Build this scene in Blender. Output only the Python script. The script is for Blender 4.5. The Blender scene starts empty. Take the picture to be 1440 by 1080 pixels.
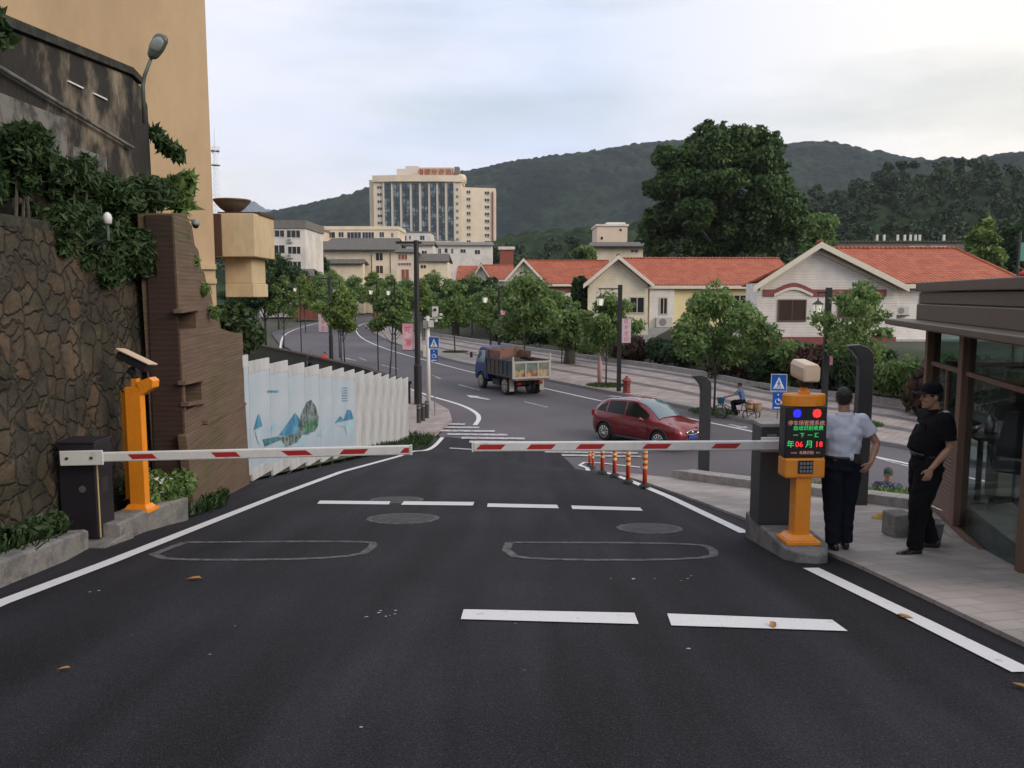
import bpy, bmesh, math, random
import numpy as np
from mathutils import Vector, Matrix, Euler
R = math.radians
PI = math.pi
S = bpy.context.scene
COL = S.collection
random.seed(7)
rng = np.random.default_rng(7)

# ------------------------------------------------------------------ camera, sky, sun, exposure
CAM_Z = 6.0
PITCH = 6.2
FPX = 1150.0
cd = bpy.data.cameras.new('camera'); cam = bpy.data.objects.new('camera', cd); COL.objects.link(cam)
cam.location = (0, 0, CAM_Z); cam.rotation_euler = (R(90 - PITCH), 0, 0)
cd.sensor_width = 36; cd.lens = 36 * FPX / 1440.0
cd.clip_start = 0.1; cd.clip_end = 9000
S.camera = cam

GLOW_AZ = 48.0
SUN_EL, SUN_AZ = 26.0, 122.0          # azimuth from +Y towards +X
w = bpy.data.worlds.new("World"); S.world = w; w.use_nodes = True
nt = w.node_tree; nt.nodes.clear()
def wn(t, **k):
    n = nt.nodes.new(t)
    for a, b in k.items(): setattr(n, a, b)
    return n
out = wn('ShaderNodeOutputWorld'); bg = wn('ShaderNodeBackground')
sky = wn('ShaderNodeTexSky', sky_type='NISHITA', sun_disc=False)
sky.sun_elevation = R(SUN_EL); sky.sun_rotation = R(SUN_AZ); sky.altitude = 100; sky.air_density = 1.6; sky.dust_density = 3.0
tc = wn('ShaderNodeTexCoord'); mp = wn('ShaderNodeMapping')
mp.inputs['Scale'].default_value = (1.0, 1.0, 4.5); mp.inputs['Location'].default_value = (3.1, 0.4, 0.2)
nt.links.new(tc.outputs['Generated'], mp.inputs[0])
n1 = wn('ShaderNodeTexNoise'); n1.inputs['Scale'].default_value = 2.2; n1.inputs['Detail'].default_value = 7; n1.inputs['Roughness'].default_value = 0.55
nt.links.new(mp.outputs[0], n1.inputs['Vector'])
cr = wn('ShaderNodeValToRGB')
cr.color_ramp.elements[0].position = 0.33; cr.color_ramp.elements[0].color = (0.62, 0.62, 0.62, 1)
cr.color_ramp.elements[1].position = 0.52; cr.color_ramp.elements[1].color = (1, 1, 1, 1)
nt.links.new(n1.outputs['Fac'], cr.inputs[0])
# cloud colour: cooler above, warm cream low towards the sun side
n2 = wn('ShaderNodeTexNoise'); n2.inputs['Scale'].default_value = 1.3; n2.inputs['Detail'].default_value = 5
nt.links.new(mp.outputs[0], n2.inputs['Vector'])
cc = wn('ShaderNodeValToRGB')
cc.color_ramp.elements[0].position = 0.36; cc.color_ramp.elements[0].color = (0.62, 0.69, 0.86, 1)
cc.color_ramp.elements[1].position = 0.62; cc.color_ramp.elements[1].color = (0.84, 0.83, 0.88, 1)
nt.links.new(n2.outputs['Fac'], cc.inputs[0])
dt = wn('ShaderNodeVectorMath', operation='DOT_PRODUCT')
dt.inputs[1].default_value = (math.sin(R(GLOW_AZ)) * 0.98, math.cos(R(GLOW_AZ)) * 0.98, 0.16)
nt.links.new(tc.outputs['Generated'], dt.inputs[0])
mr = wn('ShaderNodeMapRange'); mr.inputs['From Min'].default_value = 0.72; mr.inputs['From Max'].default_value = 1.0
nt.links.new(dt.outputs['Value'], mr.inputs['Value'])
mw = wn('ShaderNodeMix', data_type='RGBA'); mw.inputs['B'].default_value = (1.0, 0.93, 0.82, 1)
nt.links.new(mr.outputs[0], mw.inputs['Factor']); nt.links.new(cc.outputs[0], mw.inputs['A'])
sc_ = wn('ShaderNodeVectorMath', operation='SCALE'); sc_.inputs['Scale'].default_value = 8.6
nt.links.new(mw.outputs['Result'], sc_.inputs[0])
mx = wn('ShaderNodeMix', data_type='RGBA')
nt.links.new(cr.outputs[0], mx.inputs['Factor']); nt.links.new(sky.outputs[0], mx.inputs['A']); nt.links.new(sc_.outputs[0], mx.inputs['B'])
nt.links.new(mx.outputs['Result'], bg.inputs['Color']); bg.inputs['Strength'].default_value = 0.10
nt.links.new(bg.outputs[0], out.inputs['Surface'])

sd = bpy.data.lights.new('sun', 'SUN'); sun = bpy.data.objects.new('sun', sd); COL.objects.link(sun)
sd.energy = 1.35; sd.angle = R(28); sd.color = (1.0, 0.87, 0.70)
_sv = Vector((math.sin(R(SUN_AZ)) * math.cos(R(SUN_EL)), math.cos(R(SUN_AZ)) * math.cos(R(SUN_EL)), math.sin(R(SUN_EL))))
sun.rotation_euler = _sv.to_track_quat('Z', 'Y').to_euler(); sun.location = (60, 30, 80)

S.view_settings.view_transform = 'Standard'; S.view_settings.look = 'None'
S.view_settings.exposure = 0.56; S.view_settings.gamma = 1.0; S.view_settings.use_curve_mapping = False
S.render.engine = 'CYCLES'
S.cycles.max_bounces = 6; S.cycles.diffuse_bounces = 3; S.cycles.glossy_bounces = 3; S.cycles.transmission_bounces = 5
S.cycles.transparent_max_bounces = 8; S.cycles.volume_bounces = 0
S.cycles.use_denoising = True
S.cycles.caustics_reflective = False; S.cycles.caustics_refractive = False

# ------------------------------------------------------------------ terrain height and pixel helpers
def sstep(a, b, x):
    t = np.clip((x - a) / (b - a), 0, 1); return t * t * (3 - 2 * t)
XB_Y = np.array([-40, 30, 36.5, 43.5, 51, 75, 98, 140, 300, 900.])
XB_X = np.array([90, 25.5, 19.5, 15.6, 12.9, 5.6, -5.5, -22, -60, -220.])
def zr(y): return 4.4 - 0.127 * y
def zm(y): return 0.6 + 0.01 * (np.clip(y, -200, 160) - 32)
def base_z(x, y):
    x = np.asarray(x, float); y = np.asarray(y, float)
    a = zr(y); b = zm(y); k = 0.5
    g = np.maximum(a, b) + k * np.maximum(0, 1 - np.abs(a - b) / k) ** 2 / 4
    s = (x - 6.2) * -0.8 + (y - 21.3) * -0.6
    wgt = sstep(0.5, 6.0, s)
    return b + (g - b) * wgt
def terr(x, y):
    x = np.asarray(x, float); y = np.asarray(y, float)
    z = base_z(x, y)
    t = (x - np.interp(y, XB_Y, XB_X)) * 0.8
    z = z + 2.5 * sstep(0.7, 5.0, t) * sstep(20, 32, y + x * 0.3)
    return z
def G(x, y): return float(terr(x, y))
def ray(px, py):
    u = (px - 720) / FPX; v = -(py - 540) / FPX; p = R(PITCH)
    return Vector((u, math.cos(p) + v * math.sin(p), -math.sin(p) + v * math.cos(p)))
def on(px, py, dz=0.0, fn=None):
    """ground point seen at a pixel of the photograph"""
    fn = fn or G; r = ray(px, py); t = 2.0; prev = t
    while t < 900:
        if CAM_Z + r.z * t < fn(r.x * t, r.y * t) + dz: break
        prev = t; t *= 1.02
    lo, hi = prev, t
    for _ in range(30):
        m = (lo + hi) / 2
        if CAM_Z + r.z * m > fn(r.x * m, r.y * m) + dz: lo = m
        else: hi = m
    return Vector((r.x * lo, r.y * lo, fn(r.x * lo, r.y * lo)))
def main(x, y): return float(zm(y))
def at(px, py, Y):
    r = ray(px, py); t = Y / r.y
    return Vector((r.x * t, Y, CAM_Z + r.z * t))
def atx(px, py, X):
    r = ray(px, py); t = X / r.x
    return Vector((X, r.y * t, CAM_Z + r.z * t))

# ------------------------------------------------------------------ materials
MATS = {}
def mat(name, col, rough=0.8, metal=0.0, var=0.0, vscale=4.0, bump=0.0, bscale=60.0, col2=None, c2pos=(0.45, 0.6), c2scale=1.0,
        spec=0.5, emit=None, estr=1.0, trans=0.0, alpha=None, stretch=(1, 1, 1), coat=0.0):
    if name in MATS: return MATS[name]
    m = bpy.data.materials.new(name); m.use_nodes = True; n = m.node_tree; L = n.links.new
    b = n.nodes['Principled BSDF']
    b.inputs['Roughness'].default_value = rough; b.inputs['Metallic'].default_value = metal
    b.inputs['Specular IOR Level'].default_value = spec
    b.inputs['Base Color'].default_value = (*col, 1)
    if coat: b.inputs['Coat Weight'].default_value = coat; b.inputs['Coat Roughness'].default_value = 0.08
    if trans: b.inputs['Transmission Weight'].default_value = trans
    if alpha is not None: b.inputs['Alpha'].default_value = alpha
    t = n.nodes.new('ShaderNodeTexCoord'); mpn = n.nodes.new('ShaderNodeMapping'); mpn.inputs['Scale'].default_value = stretch
    L(t.outputs['Object'], mpn.inputs[0])
    src = None
    if col2 is not None:
        a = n.nodes.new('ShaderNodeTexNoise'); a.inputs['Scale'].default_value = c2scale; a.inputs['Detail'].default_value = 8; a.inputs['Roughness'].default_value = 0.65
        L(mpn.outputs[0], a.inputs['Vector'])
        r = n.nodes.new('ShaderNodeValToRGB'); r.color_ramp.elements[0].position = c2pos[0]; r.color_ramp.elements[1].position = c2pos[1]
        r.color_ramp.elements[0].color = (*col, 1); r.color_ramp.elements[1].color = (*col2, 1)
        L(a.outputs['Fac'], r.inputs[0]); src = r.outputs[0]
    if var:
        a = n.nodes.new('ShaderNodeTexNoise'); a.inputs['Scale'].default_value = vscale; a.inputs['Detail'].default_value = 6; a.inputs['Roughness'].default_value = 0.7
        L(mpn.outputs[0], a.inputs['Vector'])
        r = n.nodes.new('ShaderNodeMapRange'); r.inputs['From Min'].default_value = 0.3; r.inputs['From Max'].default_value = 0.7
        r.inputs['To Min'].default_value = 1 - var; r.inputs['To Max'].default_value = 1 + var
        L(a.outputs['Fac'], r.inputs['Value'])
        h = n.nodes.new('ShaderNodeVectorMath'); h.operation = 'SCALE'
        if src: L(src, h.inputs[0])
        else: h.inputs[0].default_value = col
        L(r.outputs[0], h.inputs['Scale']); src = h.outputs[0]
    if src: L(src, b.inputs['Base Color'])
    if bump:
        a = n.nodes.new('ShaderNodeTexNoise'); a.inputs['Scale'].default_value = bscale; a.inputs['Detail'].default_value = 4
        L(mpn.outputs[0], a.inputs['Vector'])
        bb = n.nodes.new('ShaderNodeBump'); bb.inputs['Strength'].default_value = bump; bb.inputs['Distance'].default_value = 0.02
        L(a.outputs['Fac'], bb.inputs['Height']); L(bb.outputs[0], b.inputs['Normal'])
    if emit is not None:
        b.inputs['Emission Color'].default_value = (*emit, 1); b.inputs['Emission Strength'].default_value = estr
    MATS[name] = m; return m

def nodes_of(name):
    m = bpy.data.materials.new(name); m.use_nodes = True; MATS[name] = m
    n = m.node_tree; return m, n, n.links.new, n.nodes['Principled BSDF']

def asphalt(name, c, patch, speck, rough=0.82, sc=0.35, spec=.3, streak=False):
    m, n, L, b = nodes_of(name)
    t = n.nodes.new('ShaderNodeTexCoord')
    big = n.nodes.new('ShaderNodeTexNoise'); big.inputs['Scale'].default_value = sc; big.inputs['Detail'].default_value = 6; big.inputs['Roughness'].default_value = 0.6
    fine = n.nodes.new('ShaderNodeTexNoise'); fine.inputs['Scale'].default_value = 90; fine.inputs['Detail'].default_value = 3
    vor = n.nodes.new('ShaderNodeTexVoronoi'); vor.inputs['Scale'].default_value = 110
    for q in (big, fine, vor): L(t.outputs['Object'], q.inputs['Vector'])
    r = n.nodes.new('ShaderNodeValToRGB'); r.color_ramp.elements[0].position = 0.35; r.color_ramp.elements[1].position = 0.68
    r.color_ramp.elements[0].color = (*c, 1); r.color_ramp.elements[1].color = (*patch, 1); L(big.outputs['Fac'], r.inputs[0])
    r2 = n.nodes.new('ShaderNodeMapRange'); r2.inputs['From Min'].default_value = 0.35; r2.inputs['From Max'].default_value = 0.7
    r2.inputs['To Min'].default_value = 1 - speck; r2.inputs['To Max'].default_value = 1 + speck; L(fine.outputs['Fac'], r2.inputs['Value'])
    h = n.nodes.new('ShaderNodeVectorMath'); h.operation = 'SCALE'; L(r.outputs[0], h.inputs[0]); L(r2.outputs[0], h.inputs['Scale'])
    L(h.outputs[0], b.inputs['Base Color'])
    if streak:      # dusty wheel tracks running down the ramp, and pale speckle of worn chippings
        mp_ = n.nodes.new('ShaderNodeMapping'); mp_.inputs['Scale'].default_value = (1.3, 0.07, 1); L(t.outputs['Object'], mp_.inputs[0])
        s1 = n.nodes.new('ShaderNodeTexNoise'); s1.inputs['Scale'].default_value = 1.6; s1.inputs['Detail'].default_value = 5; L(mp_.outputs[0], s1.inputs['Vector'])
        q1 = n.nodes.new('ShaderNodeMapRange'); q1.inputs['From Min'].default_value = .35; q1.inputs['From Max'].default_value = .65; q1.inputs['To Min'].default_value = .7; q1.inputs['To Max'].default_value = 1.9; L(s1.outputs['Fac'], q1.inputs['Value'])
        h2 = n.nodes.new('ShaderNodeVectorMath'); h2.operation = 'SCALE'; L(h.outputs[0], h2.inputs[0]); L(q1.outputs[0], h2.inputs['Scale'])
        ch = n.nodes.new('ShaderNodeTexNoise'); ch.inputs['Scale'].default_value = 130; ch.inputs['Detail'].default_value = 1; L(t.outputs['Object'], ch.inputs['Vector'])
        cr_ = n.nodes.new('ShaderNodeValToRGB'); cr_.color_ramp.elements[0].position = .62; cr_.color_ramp.elements[0].color = (0, 0, 0, 1); cr_.color_ramp.elements[1].position = .72; cr_.color_ramp.elements[1].color = (1, 1, 1, 1); L(ch.outputs['Fac'], cr_.inputs[0])
        mc = n.nodes.new('ShaderNodeMix'); mc.data_type = 'RGBA'; L(cr_.outputs[0], mc.inputs['Factor']); L(h2.outputs[0], mc.inputs['A']); mc.inputs['B'].default_value = (.07, .068, .07, 1); L(mc.outputs['Result'], b.inputs['Base Color'])
    bp = n.nodes.new('ShaderNodeBump'); bp.inputs['Strength'].default_value = 0.6; bp.inputs['Distance'].default_value = 0.006
    L(vor.outputs['Distance'], bp.inputs['Height']); L(bp.outputs[0], b.inputs['Normal'])
    b.inputs['Roughness'].default_value = rough; b.inputs['Specular IOR Level'].default_value = spec
    return m
asphalt('asphalt_new', (0.0082, 0.0078, 0.0108), (0.0165, 0.0158, 0.0205), 0.6, 0.8, spec=.22, streak=True)
asphalt('asphalt_old', (0.098, 0.090, 0.100), (0.142, 0.130, 0.142), 0.2, 0.85, 0.12)

def leafmat(name, c1, c2, c3, tr=0.3):
    m, n, L, b = nodes_of(name)
    geo = n.nodes.new('ShaderNodeNewGeometry'); t = n.nodes.new('ShaderNodeTexCoord')
    no = n.nodes.new('ShaderNodeTexNoise'); no.inputs['Scale'].default_value = 0.9; no.inputs['Detail'].default_value = 3
    L(t.outputs['Object'], no.inputs['Vector'])
    ad = n.nodes.new('ShaderNodeMath'); ad.operation = 'MULTIPLY_ADD'; ad.inputs[1].default_value = 0.45; 
    L(geo.outputs['Random Per Island'], ad.inputs[0])
    mu = n.nodes.new('ShaderNodeMath'); mu.operation = 'MULTIPLY'; mu.inputs[1].default_value = 0.55; L(no.outputs['Fac'], mu.inputs[0]); L(mu.outputs[0], ad.inputs[2])
    r = n.nodes.new('ShaderNodeValToRGB'); r.color_ramp.elements[0].position = 0.2; r.color_ramp.elements[1].position = 0.8
    r.color_ramp.elements[0].color = (*c1, 1); r.color_ramp.elements[1].color = (*c3, 1)
    e = r.color_ramp.elements.new(0.5); e.color = (*c2, 1)
    L(ad.outputs[0], r.inputs[0]); L(r.outputs[0], b.inputs['Base Color'])
    b.inputs['Roughness'].default_value = 0.55; b.inputs['Specular IOR Level'].default_value = 0.3
    tn = n.nodes.new('ShaderNodeBsdfTranslucent'); L(r.outputs[0], tn.inputs['Color'])
    mxs = n.nodes.new('ShaderNodeMixShader'); mxs.inputs[0].default_value = tr
    o = n.nodes['Material Output']; L(b.outputs[0], mxs.inputs[1]); L(tn.outputs[0], mxs.inputs[2]); L(mxs.outputs[0], o.inputs['Surface'])
    return m
leafmat('leaf_street', (0.06, 0.115, 0.035), (0.15, 0.25, 0.075), (0.31, 0.40, 0.15), .45)
leafmat('leaf_dark', (0.02, 0.042, 0.018), (0.04, 0.078, 0.028), (0.08, 0.13, 0.045))
leafmat('leaf_banyan', (0.022, 0.05, 0.018), (0.052, 0.105, 0.032), (0.14, 0.21, 0.06))
leafmat('leaf_lime', (0.06, 0.11, 0.025), (0.14, 0.22, 0.05), (0.28, 0.34, 0.09))
leafmat('leaf_red', (0.05, 0.018, 0.022), (0.09, 0.035, 0.035), (0.07, 0.08, 0.03))
leafmat('leaf_wood', (0.016, 0.036, 0.014), (0.03, 0.060, 0.022), (0.055, 0.09, 0.03), 0.1)
leafmat('grass', (0.03, 0.06, 0.015), (0.05, 0.1, 0.02), (0.09, 0.14, 0.03))
leafmat('petal', (0.7, 0.7, 0.68), (0.8, 0.8, 0.75), (0.8, 0.75, 0.7))

# ------------------------------------------------------------------ mesh builder
class MB:
    def __init__(s): s.v = []; s.f = []; s.m = []
    def add(s, vs, fs, mi=0):
        if not hasattr(s, 'ch'): s.ch = []
        s.ch.append((list(map(tuple, vs)), list(fs)))
        o = len(s.v); s.v += [tuple(p) for p in vs]; s.f += [tuple(i + o for i in f) for f in fs]; s.m += [mi] * len(fs); return s
    def box(s, c, d, rz=0.0, mi=0, taper=1.0, M=None):
        x, y, z = d[0] / 2, d[1] / 2, d[2] / 2
        p = [(-x, -y, -z), (x, -y, -z), (x, y, -z), (-x, y, -z)] + [(-x * taper, -y * taper, z), (x * taper, -y * taper, z), (x * taper, y * taper, z), (-x * taper, y * taper, z)]
        mm = Matrix.Translation(c) @ (M.to_4x4() if M else Matrix.Rotation(rz, 4, 'Z'))
        return s.add([mm @ Vector(q) for q in p], [(0, 3, 2, 1), (4, 5, 6, 7), (0, 1, 5, 4), (1, 2, 6, 5), (2, 3, 7, 6), (3, 0, 4, 7)], mi)
    def b2(s, a, b, mi=0):
        return s.box(((a[0] + b[0]) / 2, (a[1] + b[1]) / 2, (a[2] + b[2]) / 2), (abs(b[0] - a[0]), abs(b[1] - a[1]), abs(b[2] - a[2])), 0, mi)
    def tube(s, pts, r, seg=8, mi=0, cap=True, squash=None):
        pts = [Vector(p) for p in pts]; n = len(pts)
        if not hasattr(r, '__len__'): r = [r] * n
        vs = []; up0 = None
        for i, p in enumerate(pts):
            d = (pts[min(i + 1, n - 1)] - pts[max(i - 1, 0)]).normalized()
            if up0 is None:
                up0 = Vector((0, 0, 1)) if abs(d.z) < 0.9 else Vector((0, 1, 0))
            a = d.cross(up0)
            if a.length < 1e-4: a = d.orthogonal()
            a.normalize(); b = a.cross(d).normalized(); up0 = b
            for k in range(seg):
                t = 2 * PI * k / seg
                vs.append(p + a * (math.cos(t) * r[i]) + b * (math.sin(t) * r[i] * (squash or 1)))
        fs = []
        for i in range(n - 1):
            for k in range(seg):
                k2 = (k + 1) % seg; fs.append((i * seg + k, (i + 1) * seg + k, (i + 1) * seg + k2, i * seg + k2))
        if cap: fs.append(tuple(range(seg))); fs.append(tuple(reversed(range((n - 1) * seg, n * seg))))
        return s.add(vs, fs, mi)
    def cyl(s, a, b, r, r2=None, seg=14, mi=0): return s.tube([a, b], [r, r if r2 is None else r2], seg, mi)
    def ring(s, rings, mi=0, cap=True):
        """rings: (centre, axis_a, axis_b) semi-axis vectors"""
        seg = 16; vs = []; fs = []
        for c, a, b in rings:
            c, a, b = Vector(c), Vector(a), Vector(b)
            for k in range(seg):
                t = 2 * PI * k / seg; vs.append(c + a * math.cos(t) + b * math.sin(t))
        n = len(rings)
        for i in range(n - 1):
            for k in range(seg):
                k2 = (k + 1) % seg; fs.append((i * seg + k, i * seg + k2, (i + 1) * seg + k2, (i + 1) * seg + k))
        if cap: fs.append(tuple(reversed(range(seg)))); fs.append(tuple(range((n - 1) * seg, n * seg)))
        return s.add(vs, fs, mi)
    def ball(s, c, r, seg=12, rg=8, mi=0, M=None):
        if not hasattr(r, '__len__'): r = (r, r, r)
        vs = [(0, 0, -1)]
        for i in range(1, rg):
            ph = -PI / 2 + PI * i / rg
            for k in range(seg): vs.append((math.cos(ph) * math.cos(2 * PI * k / seg), math.cos(ph) * math.sin(2 * PI * k / seg), math.sin(ph)))
        vs.append((0, 0, 1)); fs = []
        for k in range(seg): fs.append((0, 1 + (k + 1) % seg, 1 + k))
        for i in range(rg - 2):
            for k in range(seg):
                a = 1 + i * seg + k; b = 1 + i * seg + (k + 1) % seg; fs.append((a, b, b + seg, a + seg))
        t = len(vs) - 1; o = 1 + (rg - 2) * seg
        for k in range(seg): fs.append((o + k, o + (k + 1) % seg, t))
        mm = Matrix.Translation(c) @ (M.to_4x4() if M else Matrix.Identity(4))
        return s.add([mm @ Vector((p[0] * r[0], p[1] * r[1], p[2] * r[2])) for p in vs], fs, mi)
    def lathe(s, prof, c=(0, 0, 0), seg=20, mi=0):
        vs = []; fs = []
        for r, z in prof:
            for k in range(seg): vs.append((c[0] + r * math.cos(2 * PI * k / seg), c[1] + r * math.sin(2 * PI * k / seg), c[2] + z))
        for i in range(len(prof) - 1):
            for k in range(seg):
                k2 = (k + 1) % seg; fs.append((i * seg + k, i * seg + k2, (i + 1) * seg + k2, (i + 1) * seg + k))
        fs.append(tuple(reversed(range(seg)))); fs.append(tuple(range((len(prof) - 1) * seg, len(prof) * seg)))
        return s.add(vs, fs, mi)
    def prism(s, poly, ext, mi=0):
        """poly: 3d points; ext: extrusion vector"""
        n = len(poly); e = Vector(ext); P = [Vector(p) for p in poly]
        nrm = Vector((0, 0, 0))
        for i in range(n): nrm += P[i].cross(P[(i + 1) % n])
        if nrm.dot(e) > 0: P.reverse()
        vs = P + [p + e for p in P]
        fs = [tuple(range(n)), tuple(reversed(range(n, 2 * n)))] + [(i + n, (i + 1) % n + n, (i + 1) % n, i) for i in range(n)]
        return s.add(vs, fs, mi)
    def quad(s, a, b, c, d, mi=0): return s.add([a, b, c, d], [(0, 1, 2, 3)], mi)
    def build(s, name, m, parent=None, smooth=False, bevel=0.0, loc=None, label=None, sep=False):
        if sep:      # every added shape becomes a part of its own
            for vs, fs in s.ch:
                q = MB(); q.add(vs, fs); r_ = q.build(name, m, parent, smooth, bevel)
            return r_
        me = bpy.data.meshes.new(name)
        if loc is not None:
            L = Vector(loc); s.v = [tuple(Vector(p) - L) for p in s.v]
        me.from_pydata(s.v, [], s.f)
        ms = m if isinstance(m, (list, tuple)) else [m]
        for q in ms: me.materials.append(MATS[q] if isinstance(q, str) else q)
        if len(ms) > 1: me.polygons.foreach_set('material_index', s.m)
        if smooth: me.polygons.foreach_set('use_smooth', [True] * len(me.polygons))
        me.update()
        o = bpy.data.objects.new(name, me); COL.objects.link(o)
        if parent: o.parent = parent
        if loc is not None: o.location = loc
        if bevel:
            q = o.modifiers.new('b', 'BEVEL'); q.width = bevel; q.segments = 2; q.limit_method = 'ANGLE'; q.angle_limit = R(40)
        if label: o['label'] = label
        return o

def tag(o, label=None, cat=None, group=None, kind=None):
    if label: o['label'] = label
    if cat: o['category'] = cat
    if group: o['group'] = group
    if kind: o['kind'] = kind
    return o
def thing(name, label, cat, loc=(0, 0, 0), rz=0.0, group=None):
    o = bpy.data.objects.new(name, None); COL.objects.link(o); o.empty_display_size = 0.2
    o.location = loc; o.rotation_euler = (0, 0, rz); return tag(o, label, cat, group)
KIDS = {}
def dup(root, loc, rz=0.0, label=None, scale=1.0, group=None):
    def cp(o, par):
        c = o.copy(); COL.objects.link(c); c.parent = par
        for ch in list(o.children): cp(ch, c)
        return c
    r = cp(root, None); r.location = loc; r.rotation_euler = (0, 0, rz); r.scale = (scale,) * 3
    if label: r['label'] = label
    if group: r['group'] = group
    return r
def np_mesh(name, V, F, m, parent=None, smooth=False):
    """V (n,3), F (k,4) numpy"""
    me = bpy.data.meshes.new(name); me.vertices.add(len(V)); me.vertices.foreach_set('co', np.asarray(V, np.float32).ravel())
    k, q = F.shape
    me.loops.add(k * q); me.loops.foreach_set('vertex_index', F.astype(np.int32).ravel())
    me.polygons.add(k); me.polygons.foreach_set('loop_start', np.arange(0, k * q, q, dtype=np.int32))
    me.polygons.foreach_set('loop_total', np.full(k, q, np.int32))
    me.materials.append(MATS[m] if isinstance(m, str) else m)
    if smooth: me.polygons.foreach_set('use_smooth', np.ones(k, bool))
    me.update(calc_edges=True)
    o = bpy.data.objects.new(name, me); COL.objects.link(o)
    if parent: o.parent = parent
    return o
def bake(o):
    """apply the object's modifiers without operators"""
    dg = bpy.context.evaluated_depsgraph_get(); ev = o.evaluated_get(dg)
    me = bpy.data.meshes.new_from_object(ev); o.modifiers.clear(); old = o.data; o.data = me
    return o
def text(name, body, size, m, parent, loc, rot, ext=0.002, align='CENTER'):
    c = bpy.data.curves.new(name, 'FONT'); c.body = body; c.size = size; c.extrude = ext; c.align_x = align; c.align_y = 'CENTER'
    c.resolution_u = 2
    o = bpy.data.objects.new(name, c); COL.objects.link(o); o.parent = parent; o.location = loc; o.rotation_euler = rot
    bpy.context.view_layer.update()
    dg = bpy.context.evaluated_depsgraph_get(); me = bpy.data.meshes.new_from_object(o.evaluated_get(dg)); bpy.data.objects.remove(o)
    me.materials.clear(); me.materials.append(MATS[m] if isinstance(m, str) else m)
    o = bpy.data.objects.new(name, me); COL.objects.link(o); o.parent = parent; o.location = loc; o.rotation_euler = rot
    return o

# sheets that follow the ground: polygon cut on a world grid, lifted by dz
def sheet(name, poly, dz, m, step=0.5, fn=None, thick=0.0, kind='structure'):
    fn = fn or G
    bm = bmesh.new(); f = bm.faces.new([bm.verts.new((p[0], p[1], 0)) for p in poly])
    if f.calc_area() and f.normal.z < 0: bmesh.ops.reverse_faces(bm, faces=[f])
    bmesh.ops.triangulate(bm, faces=bm.faces[:])
    xs = [p[0] for p in poly]; ys = [p[1] for p in poly]
    for ax, lo, hi in ((0, min(xs), max(xs)), (1, min(ys), max(ys))):
        k = math.ceil(lo / step)
        while k * step < hi:
            co = [0, 0, 0]; no = [0, 0, 0]; co[ax] = k * step; no[ax] = 1
            bmesh.ops.bisect_plane(bm, geom=bm.verts[:] + bm.edges[:] + bm.faces[:], plane_co=co, plane_no=no, dist=1e-5); k += 1
    bmesh.ops.dissolve_degenerate(bm, dist=1e-5, edges=bm.edges[:])
    for f in bm.faces:
        f.normal_update()
    if thick:
        r = bmesh.ops.extrude_face_region(bm, geom=bm.faces[:])
        up = [g for g in r['geom'] if isinstance(g, bmesh.types.BMVert)]
        ups = set(up)
        for v in bm.verts: v.co.z = fn(v.co.x, v.co.y) + (dz if v in ups else dz - thick)
        bmesh.ops.recalc_face_normals(bm, faces=bm.faces[:])
    else:
        for v in bm.verts: v.co.z = fn(v.co.x, v.co.y) + dz
    bm.normal_update()
    if not thick:
        fl = [f for f in bm.faces if f.normal.z < 0]
        if fl: bmesh.ops.reverse_faces(bm, faces=fl)
    me = bpy.data.meshes.new(name); bm.to_mesh(me); bm.free()
    me.materials.append(MATS[m] if isinstance(m, str) else m)
    o = bpy.data.objects.new(name, me); COL.objects.link(o)
    if kind: o['kind'] = kind
    return o
def band(pts, w0, w1=None):
    """polygon running along a polyline, offset w0 to the left and w1 to the right"""
    P = [Vector((p[0], p[1])) for p in pts]; n = len(P); a = []; b = []
    w1 = 0 if w1 is None else w1
    for i in range(n):
        d = (P[min(i + 1, n - 1)] - P[max(i - 1, 0)]).normalized(); nn = Vector((-d.y, d.x))
        a.append(P[i] + nn * w0); b.append(P[i] - nn * w1)
    return a + b[::-1]
def smooth_line(pts, it=2):
    P = [Vector((p[0], p[1])) for p in pts]
    for _ in range(it):
        Q = [P[0]]
        for i in range(len(P) - 1):
            Q.append(P[i] * 0.75 + P[i + 1] * 0.25); Q.append(P[i] * 0.25 + P[i + 1] * 0.75)
        Q.append(P[-1]); P = Q
    return P
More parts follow.
